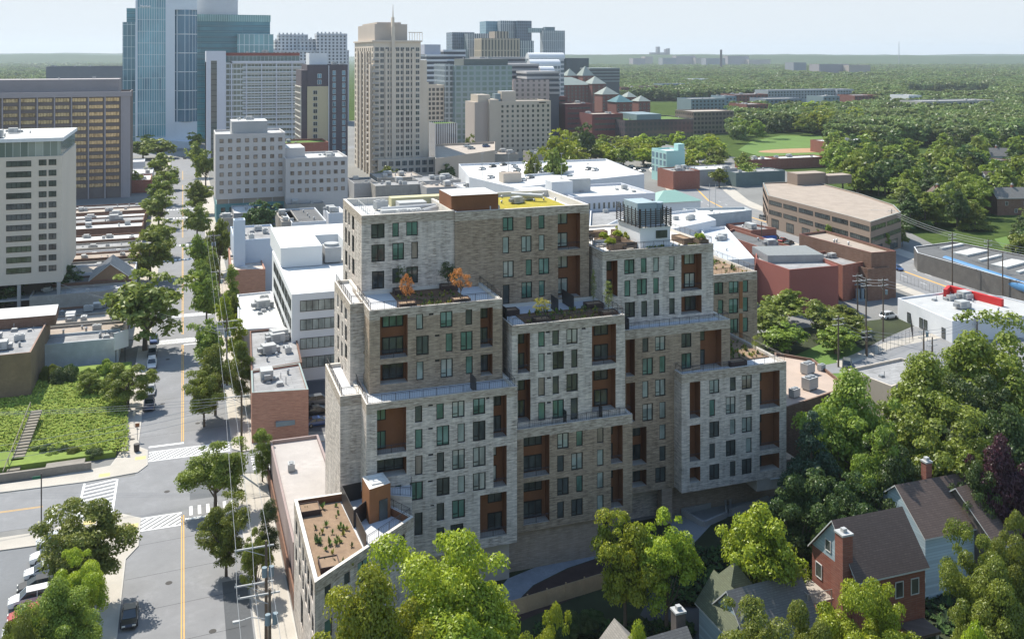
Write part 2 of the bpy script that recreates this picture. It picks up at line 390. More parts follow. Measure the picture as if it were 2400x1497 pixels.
def wall_face(mb, bal, p0, p1, z0, z1, wins=(), bals=(), zs=None, doors=(), zk=None, sold=1.25, shift=0):
    """wall with real openings. wins: zoom boxes of windows; bals: zoom boxes of two-storey loggias with (side, kind)"""
    ex, ey = p1[0] - p0[0], p1[1] - p0[1]; L = hypot(ex, ey); ex /= L; ey /= L; nx, ny = ey, -ex; rz = atan2(ey, ex)
    def W(s, z, o=0): return (p0[0] + ex * s + nx * o, p0[1] + ey * s + ny * o, z)
    holes = []
    def box(k, q):
        u0, _ = zpx(k, q[0], 0); u1, _ = zpx(k, q[2], 0); _, v0 = zpx(k, 0, q[1]); _, v1 = zpx(k, 0, q[3])
        um = (u0 + u1) / 2
        s0 = onE(u0, v0, p0, p1)[0]; s1 = onE(u1, v0, p0, p1)[0]; zt = onE(um, v0, p0, p1)[1]; zb = onE(um, v1, p0, p1)[1]
        return max(.12, s0), min(L - .12, s1), max(z0 + .1, zb), min(z1 - .3, zt)
    for q in wins:
        s0, s1, zb, zt = box(zk, q[:4]); holes.append((s0, s1, zb, zt, .2, 0))
        st = q[4] if len(q) > 4 else 'g'
        MWIN.append((*W((s0 + s1) / 2, zb, -.13), rz, s1 - s0, zt - zb, st))
    for q in bals:
        s0, s1, zb, zt = box(zk, q[:4]); dp = 1.5; holes.append((s0, s1, zb, zt, dp, 1))
        kind = q[4]; w_ = s1 - s0; hh = zt - zb
        two = hh > 4.2
        frac = q[5] if len(q) > 5 else (.12, .72)
        a, e = s0 + w_ * frac[0], s0 + w_ * frac[1]
        st = q[6] if len(q) > 6 else 'd'
        if two:
            mid = zb + hh * .54
            MWIN.append((*W((a + e) / 2, zb + hh * .66, -dp + .08), rz, e - a, hh * .31, st))
            MWIN.append((*W((a + e) / 2, zb + .12, -dp + .08), rz, e - a, hh * .40, st))
        else:
            MWIN.append((*W((a + e) / 2, zb + .1, -dp + .08), rz, e - a, hh * .78, st))
        if kind: bal.append((W(s0, zb, -.12)[:2], W(s1, zb, -.12)[:2], zb))
    ss = sorted({0, L, *[h[0] for h in holes], *[h[1] for h in holes]}); top = z1 - sold
    zz = sorted({z0, z1, top, *[h[2] for h in holes], *[h[3] for h in holes]})
    for i in range(len(ss) - 1):
        run = None
        for j in range(len(zz) - 1):
            sm, zm = (ss[i] + ss[i + 1]) / 2, (zz[j] + zz[j + 1]) / 2
            if any(h[0] < sm < h[1] and h[2] < zm < h[3] for h in holes): continue
            mb.quad(W(ss[i], zz[j]), W(ss[i + 1], zz[j]), W(ss[i + 1], zz[j + 1]), W(ss[i], zz[j + 1]), 1 if zm > top else 0)
    for s0, s1, a, e, dp, kd in holes:
        m = 2 if kd else 0
        mb.quad(W(s0, a), W(s0, a, -dp), W(s0, e, -dp), W(s0, e), m); mb.quad(W(s1, a, -dp), W(s1, a), W(s1, e), W(s1, e, -dp), m)
        mb.quad(W(s0, e), W(s0, e, -dp), W(s1, e, -dp), W(s1, e), m); mb.quad(W(s0, a, -dp), W(s0, a), W(s1, a), W(s1, a, -dp), 3 if kd else 0)
        if kd: mb.quad(W(s0, a, -dp), W(s1, a, -dp), W(s1, e, -dp), W(s0, e, -dp), 2)
def block(brick, x0, y0, x1, y1, z0, z1, front=None, left=None, par=.45, floor=terrace_m, mats=None):
    mb = MB(); bal = []; front = front or {}; left = left or {}
    wall_face(mb, bal, (x0, y0), (x1, y0), z0, z1, **front)
    wall_face(mb, bal, (x0, y1), (x0, y0), z0, z1, **left)
    mb.quad((x1, y0, z0), (x1, y1, z0), (x1, y1, z1), (x1, y0, z1)); mb.quad((x1, y1, z0), (x0, y1, z0), (x0, y1, z1), (x1, y1, z1))
    mb.quad((x0, y1, z0), (x1, y1, z0), (x1, y0, z0), (x0, y0, z0))
    q = rect(x0, y0, x1, y1); i = inset(q, .38)
    for k in range(4):
        j = (k + 1) % 4
        mb.quad((*q[k], z1), (*q[j], z1), (*i[j], z1), (*i[k], z1), 4)
        mb.quad((*i[k], z1), (*i[j], z1), (*i[j], z1 - par), (*i[k], z1 - par), 4)
    mb.build('wall_block', [brick, soldier, rust, concrete, M('coping', (.66, .61, .54), .8, .1)], MAIN)
    fl = MB(); fl.poly([(x, y, z1 - par) for x, y in i]); fl.build('terrace_floor', floor, MAIN)
    for a, e, z in bal:
        railing(MAIN, [a, e], z, .95, name='balcony_railing', pick=.2)
zA, zB, zC, zD, zE, zG, zFt, zI, zH, zJ = 43.94, 34.0, 24.3, 30.75, 18.05, 27.45, 37.7, 21.3, 30.6, 13.2
# top block, pale left half
block(brick_light, 22.1, 123.4, 34.7, 138.6, 0, zA,
  dict(zk=1, wins=[(470,405,605,550,'d'),(472,612,607,785,'d'),(478,877,602,1055,'d'),(682,395,748,536),(822,383,938,524),(682,596,800,767),(873,586,940,755),(682,850,750,1000,'d'),(822,832,940,1000,'d'),(1232,840,1295,985,'d')]),
  dict(zk=1, wins=[(207,262,224,400,'d'),(240,290,255,420,'d'),(277,328,300,468,'d'),(208,440,226,598,'d'),(240,478,257,632,'d'),(277,520,300,690,'d'),(208,670,230,825,'d'),(243,714,258,875,'d'),(278,752,303,918,'d'),(210,880,228,1000,'d')]), par=1.0, floor=white_roof)
# top block, brown right half, a step forward
block(brick_tan, 34.7, 123.05, 54.35, 138.6, 0, zA - .15,
  dict(zk=2, wins=[(82,358,197,506),(328,348,390,490),(463,338,528,482),(82,568,150,745,'pd'),(280,556,390,730,'pd'),(465,545,528,715,'pd'),(85,822,200,1000,'pd'),(328,807,393,978),(465,793,578,966),(85,1075,155,1280,'d'),(282,1045,395,1220),(467,1030,530,1200)],
       bals=[(667,318,905,700,1,(.02,.60),'pd'),(672,770,905,1205,0,(.02,.60),'pd')]), par=1.0, floor=white_roof)
# second step
block(brick_tan, 21.35, 114.0, 38.35, 123.6, 0, zB,
  dict(zk=4, wins=[(1075,378,1157,560),(1355,347,1500,535),(1652,325,1730,505),(1075,632,1222,855),(1420,603,1502,820),(1593,580,1735,803),(1078,932,1162,1150),(1360,898,1503,1120),(1655,870,1737,1080),(1225,368,1278,392,'d'),(1293,618,1348,640,'d'),(1295,908,1350,932,'d')],
       bals=[(652,398,975,890,1,(.16,.93),'g'),(655,955,975,1190,0,(.16,.93)),(1825,305,1970,765,1,(.02,.86)),(1828,848,1968,1095,0,(.05,.9))]),
  dict(zk=4, wins=[(437,330,468,520),(372,232,388,395,'d'),(315,150,328,290,'d'),(437,585,470,815,'d'),(372,475,390,690,'d'),(315,380,330,590,'d'),(437,830,470,1060,'d'),(374,748,390,940,'d'),(316,648,330,850,'d')]))
block(brick_light, 19.7, 118.0, 22.0, 131.0, 0, zB - .05, None,
  dict(zk=4, wins=[(150,150,167,300,'d'),(193,215,213,375,'d'),(238,305,265,450,'d'),(153,380,175,560,'d'),(203,460,217,640,'d'),(240,510,265,700,'d'),(153,630,170,800,'d'),(195,700,215,880,'d'),(240,730,267,905,'d'),(157,885,180,1050,'d'),(203,975,217,1150,'d')]))
# third step
block(brick_light, 20.2, 109.7, 38.8, 119.0, 5.15, zC,
  dict(zk=5, wins=[(697,212,748,328),(847,195,900,307),(957,178,1045,293,'pd'),(1103,158,1190,272),(697,375,750,512),(848,350,938,490),(995,335,1047,470,'pd'),(1103,318,1192,456),(697,560,750,697),(850,538,902,675),(958,517,1047,658,'pd'),(1103,498,1193,636,'pd'),
        (660,745,752,873),(848,715,940,840),(996,700,1048,823,'pd'),(1103,680,1193,804,'pd'),(848,893,902,1017,'d'),(957,870,1048,998),(848,1063,902,1187,'d'),(945,1040,1037,1173,'d'),(558,768,602,865),(693,960,750,1120,'d'),
        (790,203,823,216,'d'),(790,365,823,378,'d'),(790,548,825,562,'d'),(788,733,822,747,'d'),(805,905,832,917,'d'),(1197,152,1220,165,'d')],
       bals=[(430,230,635,545,1,(.02,.38),'g'),(430,580,637,705,0,(.02,.98)),(1247,140,1340,432,1,(.05,.85)),(1247,495,1340,778,1,(.02,.5),'pd'),(1153,825,1340,1130,1,(.42,.95))]))
block(brick_light, 17.75, 113.4, 20.4, 126.0, 5.2, zC - .05)
# middle step
block(brick_light, 39.3, 113.0, 55.05, 123.2, zE - .6, zD,
  dict(zk=6, wins=[(262,250,302,343),(347,243,388,333,'d'),(433,232,501,325),(262,382,302,492,'pd'),(349,370,418,478,'d'),(462,358,500,468),(262,528,303,640),(349,518,388,629),(433,505,502,612),(262,678,305,788),(349,661,418,776),(458,650,502,782),(308,248,333,260,'d'),(315,377,340,389,'d'),(315,525,340,537,'d'),(315,673,340,685,'d'),(525,226,550,237,'d')],
       bals=[(138,262,212,500,1,(.05,.85)),(138,541,215,795,0,(.05,.85)),(587,210,733,448,1,(.27,.85)),(588,480,730,725,0,(.27,.85))]))
block(brick_tan, 39.5, 111.8, 55.55, 122.0, 5.1, zE,
  dict(zk=6, wins=[(377,863,447,957),(492,850,532,943),(618,833,658,923),(377,998,418,1097,'d'),(462,982,532,1085,'pd'),(618,962,658,1062,'pd'),(377,1133,447,1238,'d'),(492,1120,532,1220),(618,1100,658,1198,'pd'),(377,1278,418,1378,'d'),(462,1260,532,1362,'d'),(618,1238,658,1335)],
       bals=[(173,882,330,1125,1,(.1,.85)),(173,1155,330,1408,1,(.1,.85)),(702,818,773,1045,1,(.02,.55)),(702,1083,775,1312,1,(.02,.55))]))
# right part: roof deck block, lower blocks
block(brick_light, 54.95, 119.8, 72.5, 138.6, 0, zFt,
  dict(zk=3, wins=[(340,503,428,630),(482,492,532,620),(588,485,637,610,'pd'),(723,475,772,600,'pd'),(342,683,393,822),(447,668,535,808),(588,660,637,798),(723,648,772,785),(345,868,432,1000,'d'),(486,858,536,997),(591,848,640,985,'d'),(725,835,773,972,'d')],
       bals=[(187,515,283,825,0,(.02,.85)),(828,458,1002,770,1,(.38,.9),'pd'),(828,815,1002,968,0,(.42,.95))]), par=.35, floor=M('roof_deck', (.78, .73, .66), .8, .1, .5, 3))
block(brick_tan, 54.6, 116.8, 73.4, 126.0, 5.0, zG,
  dict(zk=7, wins=[(189,150,230,245),(275,138,344,235),(452,118,520,213),(189,283,260,398),(304,271,345,384),(452,252,520,358),(189,440,230,554,'pd'),(275,427,345,541,'pd'),(189,592,260,708,'pd'),(304,580,346,692,'pd'),(304,732,346,834,'pd'),(304,877,346,978,'d'),(276,1020,346,1122,'d')],
       bals=[(78,160,138,408,0,(.02,.5)),(78,452,140,715,0,(.02,.5)),(579,97,722,350,0,(.02,.45)),(122,752,217,1002,0,(.1,.9)),(122,1042,217,1150,0,(.1,.9))]))
block(brick_light, 64.45, 114.7, 81.3, 129.4, 5.05, zI,
  dict(zk=7, wins=[(641,430,708,523),(780,413,820,505,'d'),(860,400,928,493),(641,565,680,677),(752,545,818,661,'pd'),(888,530,928,638),(641,712,708,818),(780,697,818,800,'pd'),(860,682,928,785,'pd'),(641,860,680,962,'d'),(752,838,818,944,'d'),(888,822,927,923),(641,1000,708,1104,'d'),(780,980,818,1082,'d'),(860,962,927,1066,'d')],
       bals=[(508,445,580,690,1,(.02,.5)),(508,735,580,980,1,(.02,.5)),(508,1020,580,1122,0,(.02,.5)),(980,375,1115,620,1,(.02,.38)),(980,655,1113,900,1,(.02,.38)),(980,932,1113,1040,0,(.02,.38))]))
block(brick_tan, 71.5, 129.3, 86.2, 146.0, 0, zH,
  dict(zk=3, wins=[(1110,700,1187,803),(1235,690,1318,793),(1355,682,1400,785),(1075,858,1098,965),(1143,850,1187,970),(1235,838,1315,965),(1355,827,1400,950),(1245,1010,1315,1135),(1355,1000,1400,1125)]), floor=mulch_l)
rp = MB()
for a, e in ((zH - 5.6, zH - 1.4), (zH - 10.2, zH - 6.4)):
    x0 = onY(*zpx(3, 1319, 740), 129.3)[0]; x1 = onY(*zpx(3, 1354, 740), 129.3)[0]
    rp.box(x0 + .08, 129.2, a, x1 - .08, 129.29, e)
rp.build('rust_spandrel', rust_l, MAIN)
# recessed ground storey
gb = MB(); gb.box(20.4, 111.2, 0, 38.3, 118, 5.2, 0); gb.box(38.5, 112.5, 0, 51.6, 119, 5.1, 1); gb.box(51.6, 116, 0, 54.0, 119, 5.1, 2)
gb.box(62.6, 116.9, 0, 64.2, 118.2, 5.05, 1); gb.box(64.3, 119.0, 0, 86, 124, 5.1, 1); gb.box(54.0, 122.5, 0, 64.4, 124, 5.0, 2)
gb.box(54.2, 116.9, 0, 55.6, 118.2, 5.0, 1); gb.box(76.5, 114.8, 3.4, 81.2, 119.0, 5.0, 0)
gb.build('base_wall', [M('plaster_base', (.50, .45, .39), .9, .25, .4, 3), MB_('base_brick', (.42, .33, .255), (.31, .24, .185), (.44, .36, .29), 1.0, .25), M('garage_shade', (.03, .025, .025))], MAIN)  # near-black boxes carry the shade of doorway and garage in their colour
dn = MB(); dn.tube((80.9, 114.5, 4.9), (80.9, 114.5, 2.4), .16, n=8); dn.tube((80.9, 114.5, 4.9), (78.5, 114.5, 5.0), .13, n=8); dn.build('downpipe', metal_w, MAIN)
# front wing with the slanted face
J = [(12.25, 94.2), (24.5, 104.0), (22.35, 108.0), (22.35, 112.6), (12.25, 112.6)]
jm = MB(); bal = []
wall_face(jm, bal, J[0], J[1], 0, zJ, zk=8, wins=[(993,620,1042,785,'d'),(830,730,880,918),(640,830,735,1015),(527,935,580,1035),(362,1040,420,1200),(640,1120,735,1290),(830,1010,880,1190),(362,1330,430,1490)])
wall_face(jm, bal, J[4], J[0], 0, zJ, zk=8, wins=[(118,500,132,640,'d'),(145,610,158,750,'d'),(174,715,188,860,'d'),(195,810,208,965,'d'),(216,900,232,1060,'d'),(243,1000,264,1170,'d'),(116,720,130,860,'d'),(145,830,160,985,'d'),(174,945,188,1100,'d'),(197,1040,212,1210,'d'),(222,1135,240,1315,'d'),(253,1290,270,1455,'d'),(160,1140,180,1400,'d')])
for k in (1, 2, 3):
    a, e = J[k], J[(k + 1) % 5]; jm.quad((*a, 0), (*e, 0), (*e, zJ), (*a, zJ))
ji = inset(J, .4)
for k in range(5):
    j = (k + 1) % 5
    jm.quad((*J[k], zJ), (*J[j], zJ), (*ji[j], zJ), (*ji[k], zJ), 4); jm.quad((*ji[k], zJ), (*ji[j], zJ), (*ji[j], zJ - .9), (*ji[k], zJ - .9), 2)
jm.build('wall_block', [brick_light, soldier, rust, concrete, MATS['coping']], MAIN)
fl = MB(); fl.poly([(x, y, zJ - .9) for x, y in ji]); fl.build('terrace_floor', terrace_m, MAIN)
# wedge terrace between wing and third step
wm_ = MB(); WD = [(22.4, 109.65), (22.4, 108.0), (24.9, 106.6), (25.6, 109.65)]
wm_.prism(WD[::1], 0, 14.2, 0, 1); wm_.build('wall_block', [brick_light, terrace_m], MAIN)
railing(MAIN, [(22.6, 108.0), (24.8, 106.8), (25.5, 109.5)], 14.2)
_r = random.Random(4)
MWIN = [(*q[:6], _r.choice(('g', 'g', 'g', 'g', 'pd', 'tn', 'd')) if q[6] == 'g' else q[6]) for q in MWIN]
MWIN.sort(key=lambda q: -q[4] * q[5])
def split_window(q, root, stuff=None):
    x, y, z, rz, wd, ht, st = q
    fr, gl = {'g': (frame_d, glass_g), 'd': (frame_d, glass_d), 'pd': (frame_d, glass_p), 'tn': (frame_d, glass_t)}[st]
    hw = wd / 2; t = .12; b = MB()
    b.box(-hw, -.05, 0, -hw + t, .05, ht); b.box(hw - t, -.05, 0, hw, .05, ht); b.box(-hw + t, -.05, 0, hw - t, .05, t); b.box(-hw + t, -.05, ht - t, hw - t, .05, ht)
    n = 1 if 1.25 < wd < 2.6 else (2 if wd >= 2.6 else 0)
    for k in range(n):
        xx = -hw + wd * (k + 1) / (n + 1); b.box(xx - t / 2, -.045, t, xx + t / 2, .03, ht - t)
    if ht > 1.6: b.box(-hw + t, -.04, ht * .22, (0 if n == 1 else hw) - t, .03, ht * .22 + .07)
    p = MB()
    p.quad((-hw + t, .02, t), (hw - t, .02, t), (hw - t, .02, ht - t), (-hw + t, .02, ht - t))
    o = b.build('window', fr, root, (x, y, z), rz); p.build('pane', gl, o)
    if random.random() < .55 and st != 'd' and ht > 1.2:      # roller blind behind the glass
        s = MB(); hh = ht * random.choice((.25, .4, .5, .8)); s.quad((-hw + t, .012, ht - t - hh), (hw - t, .012, ht - t - hh), (hw - t, .012, ht - t), (-hw + t, .012, ht - t))
        s.build('blind', BLIND if st == 'g' else BLIND_W, o)
BLIND = MG('blind_behind_glass', (.08, .15, .125), (.22, .32, .28), .10)
BLIND_W = MG('pale_blind_behind_glass', (.25, .25, .22), (.48, .46, .40), .12)
for q in MWIN[:100]: split_window(q, MAIN)
_before = set(bpy.data.objects)
rb = MB(); rmats = [frame_d, glass_g, glass_d, glass_p, glass_t]
for x, y, z, rz, wd, ht, st in MWIN[100:]:
    c, q = cos(rz), sin(rz); hw = wd / 2; t = .11
    def T(a, b_, e): return (x + a * c - b_ * q, y + a * q + b_ * c, z + e)
    g = {'g': 1, 'd': 2, 'pd': 3, 'tn': 4}[st]
    rb.quad(T(-hw + t, .02, t), T(hw - t, .02, t), T(hw - t, .02, ht - t), T(-hw + t, .02, ht - t), g)
    rb.quad(T(-hw, .0, 0), T(-hw + t, .0, 0), T(-hw + t, .0, ht), T(-hw, .0, ht)); rb.quad(T(hw - t, .0, 0), T(hw, .0, 0), T(hw, .0, ht), T(hw - t, .0, ht))
    rb.quad(T(-hw + t, .0, 0), T(hw - t, .0, 0), T(hw - t, .0, t), T(-hw + t, .0, t)); rb.quad(T(-hw + t, .0, ht - t), T(hw - t, .0, ht - t), T(hw - t, .0, ht), T(-hw + t, .0, ht))
    if wd > 1.25: rb.quad(T(-t / 2, .0, t), T(t / 2, .0, t), T(t / 2, .0, ht - t), T(-t / 2, .0, ht - t))
o = rb.build('window', rmats, MAIN); o['kind'] = 'stuff'
# terrace railings
railing(MAIN, [(21.55, 123.3), (21.55, 114.2), (38.15, 114.2), (38.15, 123.0)], zB - .1)
railing(MAIN, [(19.9, 130.5), (19.9, 118.2), (21.3, 118.2)], zB - .1)
railing(MAIN, [(20.4, 118.5), (20.4, 109.9), (38.6, 109.9), (38.6, 113.8)], zC - .1)
railing(MAIN, [(17.95, 125.5), (17.95, 113.6), (20.0, 113.6)], zC - .1)
railing(MAIN, [(39.5, 122.9), (39.5, 113.2), (54.85, 113.2), (54.85, 119.7)], zD - .1)
railing(MAIN, [(39.7, 112.0), (55.35, 112.0), (55.35, 113.0)], zE - .1)
railing(MAIN, [(55.2, 138.4), (55.2, 120.0), (72.3, 120.0), (72.3, 138.4)], zFt - .1)
railing(MAIN, [(56.0, 117.0), (73.2, 117.0), (73.2, 119.8)], zG - .1)
railing(MAIN, [(64.65, 116.7), (64.65, 114.9), (81.1, 114.9), (81.1, 129.2)], zI - .1)
railing(MAIN, [(73.5, 129.5), (86.0, 129.5), (86.0, 145.8), (73.5, 145.8)], zH - .1)
railing(MAIN, [(18.5, 99.8), (24.1, 104.2), (22.1, 108.0)], zJ - .1)
railing(MAIN, [(22.1, 112.3), (18.6, 112.3)], zJ - .1)
# planted beds of the terraces
def bed(x0, y0, x1, y1, z, m=mulch):
    b = MB(); b.box(x0, y0, z, x1, y1, z + .12); return b.build('planting_bed', m, MAIN)
def planter(x, y, z, lx=2.2, ly=1.6, h=.75, m=None):
    b = MB(); b.box(x - lx / 2, y - ly / 2, z, x + lx / 2, y - ly / 2 + .08, z + h); b.box(x - lx / 2, y + ly / 2 - .08, z, x + lx / 2, y + ly / 2, z + h)
    b.box(x - lx / 2, y - ly / 2 + .08, z, x - lx / 2 + .08, y + ly / 2 - .08, z + h); b.box(x + lx / 2 - .08, y - ly / 2 + .08, z, x + lx / 2, y + ly / 2 - .08, z + h)
    b.box(x - lx / 2 + .08, y - ly / 2 + .08, z, x + lx / 2 - .08, y + ly / 2 - .08, z + h * .85, 1)
    return b.build('planter_box', [m or M('planter_brown', (.07, .045, .04), .6, .2), mulch_l], MAIN)
fB, fC, fD, fF, fG, fI, fJ, fA, fH = zB - .45, zC - .45, zD - .45, zFt - .35, zG - .45, zI - .45, zJ - .9, zA - 1.0, zH - .45
bed(25.8, 114.6, 34.4, 123.2, fB); bed(41.8, 113.6, 54.2, 119.0, fD); bed(74.2, 118.2, 80.8, 129.0, fI, mulch_l)
planter(27.2, 122.2, fB); planter(33.6, 122.4, fB); planter(26.3, 115.4, fB); planter(33.2, 115.2, fB)
planter(41.2, 119.6, fD, 2.4); planter(53.2, 119.0, fD, 2.4); planter(43.8, 114.3, fD); planter(53.4, 114.6, fD)
planter(73.9, 123.6, fI, 1.6, 3); planter(74.4, 116.8, fI, 2.6, 1.6)
jb = MB(); jb.poly([(x, y, fJ + .12) for x, y in ((12.7, 95.2), (18.2, 99.6), (17.5, 111.9), (12.7, 111.9))]); jb.build('planting_bed', mulch_l, MAIN)
planter(13.8, 110.6, fJ, 2.2, 2.2); planter(14.2, 98.0, fJ, 2.0, 2.2)
# privacy screens
sb = MB()
for x0, y0, x1, y1, z, h in ((33.6, 112.3, 33.6, 109.9, fC, 1.9), (39.55, 119.5, 39.55, 115.8, fD, 1.9), (47.6, 120.6, 47.6, 118.0, fD, 1.9), (50.2, 123, 50.2, 118.8, fD, 1.9), (57.6, 119.7, 57.6, 117.0, fG, 1.9),
                     (46.3, 113.0, 46.3, 112.0, zE - .4, 1.8), (51.3, 113.0, 51.3, 112.0, zE - .4, 1.8), (17.7, 111.8, 18.0, 105.4, fJ, 2.0), (18.0, 105.4, 20.3, 107.9, fJ, 2.0), (18.2, 105.0, 18.4, 99.9, fJ, 1.9), (17.7, 111.8, 20.0, 112.1, fJ, 2.0)):
    L = hypot(x1 - x0, y1 - y0); sb = MB(); sb.obox((x0 + x1) / 2, (y0 + y1) / 2, z, L, .07, h, atan2(y1 - y0, x1 - x0)); sb.build('privacy_screen', metal_d, MAIN)
# stair head on the wing, rust clad
sh = MB(); sh.prism([(19.8, 105.7), (22.4, 106.6), (22.1, 109.6), (19.6, 109.2)], fJ, fJ + 3.9, 0, 1); o = sh.build('stair_head', [rust_l, MATS['coping']], MAIN)
dm = MB(); dm.obox(21.5, 106.24, fJ, 1.05, .12, 2.3, .336); dm.build('door', glass_d, o)
tp = MB(); tp.obox(21.0, 107.8, fJ + 3.91, 1.7, 2.2, .12, .1); tp.build('skylight', white_roof, o)
# things fixed on the top roof: penthouse, sedum, rails, ducts
ph = MB(); x0 = onY(1057, 490, 124.2)[0]; x1 = onY(1167, 490, 124.2)[0]; ph.box(x0, 124.0, fA, x1, 130.5, fA + 2.9, 0, 1); ph.build('penthouse', [rust, white_roof], MAIN)
sd = MB(); sd.box(x1 + .6, 125.0, fA, 52.6, 137.8, fA + .18)
sm_ = M('sedum', (.46, .36, .03), .95, .55, .7, 5, col2=(.27, .26, .045)); sd.build('green_roof_bed', sm_, MAIN)
for pts in ([(24.0, 137.2), (24.0, 124.6), (33, 124.6)], [(24.0, 137.4), (36, 137.4)], [(x1 + .4, 137.6), (x1 + .4, 124.6)]): railing(MAIN, pts, fA, 1.05, metal_w, pick=9)
ac = MB()
ac.box(25.5, 127, fA, 31, 128.2, fA + .9); ac.tube((26, 130, fA + .5), (34, 131, fA + .5), .4, n=10); ac.tube((31, 126.5, fA + .5), (33.6, 129, fA + .5), .45, n=10); ac.box(29.0, 132, fA, 33.0, 134.5, fA + 1.0)
ac.build('ductwork', metal_w, MAIN)
yb = MB(); yb.box(28.5, 135, fA, 36.5, 137, fA + 1.3); yb.build('stair_bulkhead', M('pale_yellow', (.55, .50, .30), .8, .15), MAIN)
for x, y, k, s in ((28, 125.5, 0, .8), (29.8, 125.3, 0, .8), (40.5, 124.7, 0, .9), (46.5, 131.5, 1, .6), (49.2, 134, 0, .8), (26.5, 133.0, 0, 1)): link(NM[k], unit_mesh(k), MAIN, (x, y, fA + .15), .3, (s, s, s))
tb = MB(); tb.tube((46.8, 134.8, fA + 1), (50.6, 131.6, fA + 1), .35, n=10); tb.build('exhaust_duct', metal_w, MAIN)
for k in range(14):
    link('roof_vent', unit_mesh(2), MAIN, (x1 + 1.5 + k % 7 * 1.7, 137.0 - (k // 7) * 5.0 + random.uniform(-.6, .6), fA + .1), 0, (.6, .6, .6))
# roof deck: bulkhead, slatted screen, planters
bx0 = onY(1500, 570, 121.2)[0]; bx1 = onY(1571, 570, 121.2)[0]
bh = MB(); bh.box(bx0, 121.2, fF, bx1, 128.5, fF + 3.0, 0, 1); o = bh.build('bulkhead', [M('white_render', (.66, .67, .69), .8, .1), white_roof], MAIN)
tv = MB(); tv.box(bx0 + 2.5, 121.08, fF + 1.4, bx0 + 4.3, 121.17, fF + 2.5); tv.build('wall_screen', glass_d, o)
so_ = MB()
for k in range(8):
    z = fF + 3.15 + k * .3
    so_.box(bx0 - .2, 120.9, z, bx1 + .1, 120.98, z + .1); so_.box(bx0 - .28, 121.0, z, bx0 - .2, 128.6, z + .1); so_.box(bx1 + .1, 121, z, bx1 + .18, 128.6, z + .1)
for k in range(7): x = bx0 + (bx1 - bx0) * k / 6; so_.box(x - .06, 120.98, fF + 3, x + .06, 121.1, fF + 5.7)
for k in range(7): y = 121.1 + 7.4 * k / 6; so_.box(bx0 - .2, y - .06, fF + 3, bx0 - .08, y + .06, fF + 5.7); so_.box(bx1 - .0, y - .06, fF + 3, bx1 + .1, y + .06, fF + 5.7)
so_.build('slatted_screen', metal_d, o)
eq = MB(); eq.box(bx0 + .5, 123, fF + 3, bx0 + 3.6, 127.5, fF + 6.2); eq.tube((bx0 + 4.5, 124.5, fF + 3), (bx0 + 4.5, 124.5, fF + 6.0), .9, n=14); eq.build('cooling_unit', M('blue_grey_metal', (.34, .42, .45), .6, .2), o)
for x, y, lx, ly in ((58.2, 126.5, 2.4, 1.6), (60.9, 127.5, 2.2, 1.6), (61.6, 124.2, 1.5, 4.2), (58.2, 122.2, 2.6, 1.2), (69.5, 123.6, 1.5, 3.8), (71.2, 121.3, 1.6, 2.2), (59.5, 132.0, 3.2, 1.4), (63.0, 130.8, 1.8, 3.4)):
    planter(x, y, fF, lx, ly, .85, M('planter_tan', (.17, .12, .085), .7, .2))
bed(61.5, 120.3, 72.0, 120.9, fF, mulch_l)
def shrub_patch(x0, y0, x1, y1, z, n, seed, cols=('shrub_green', 'shrub_yellow', 'shrub_dark'), smin=.12, smax=.42):
    r = random.Random(seed); b = MB()
    for _ in range(n):
        x, y, s = r.uniform(x0, x1), r.uniform(y0, y1), r.uniform(smin, smax); m = r.randrange(3)
        for k in range(14):
            a = r.uniform(0, 2 * pi); e = r.uniform(.2, 1.4); q = s * r.uniform(.5, 1.2)
            tip = (x + cos(a) * cos(e) * q, y + sin(a) * cos(e) * q, z + sin(e) * q * 1.4 + .05)
            wv = (-sin(a) * s * .22, cos(a) * s * .22)
            b.poly([(x - wv[0] * .3, y - wv[1] * .3, z), (x + wv[0] + (tip[0] - x) * .5, y + wv[1] + (tip[1] - y) * .5, (z + tip[2]) / 2 + .03), tip, (x - wv[0] + (tip[0] - x) * .5, y - wv[1] + (tip[1] - y) * .5, (z + tip[2]) / 2 + .03)], m)
    return b, [M('shrub_green', (.19, .28, .06), .8, .3, .6, 3), M('shrub_yellow', (.34, .33, .06), .8, .3, .6, 3), M('shrub_dark', (.12, .18, .05), .8, .3, .6, 3)]
PATCH = [((26.1, 114.8, 34.2, 116.4), fB + .1, 70, .1, .4, 'sunlit planting of low yellow-green shrubs along the second terrace, between two planter boxes'),
         ((26.1, 117, 34.2, 121.5), fB + .1, 60, .1, .35, 'shaded low planting at the foot of the pale top block'),
         ((42, 113.8, 54, 115.4), fD + .1, 45, .1, .35, 'low planting along the front edge of the middle terrace'),
         ((42.5, 116, 53.5, 118.8), fD + .1, 60, .15, .5, 'shaded green planting in the middle terrace bed'),
         ((74.4, 118.5, 80.6, 128.6), fI + .1, 90, .15, .5, 'yellow-green planting on the lowest right terrace'),
         ((73.6, 130.2, 85.6, 145), fH + .05, 130, .15, .55, 'scrubby planting covering the far right roof of the brick building'),
         ((13.2, 96.8, 17.3, 111.0), fJ + .12, 40, .2, .6, 'sparse green plants in the mulch on the front wing roof'),
         ((61.5, 120.3, 72, 120.9), fF + .1, 45, .12, .35, 'grasses along the front edge of the roof deck')]
for (a, b_, c, d), z, n, s0, s1, lab in PATCH:
    mb, mm = shrub_patch(a, b_, c, d, z, n, int(a * 10), smin=s0, smax=s1)
    tag(mb.build('terrace_planting', mm), lab, 'plants', kind='stuff')
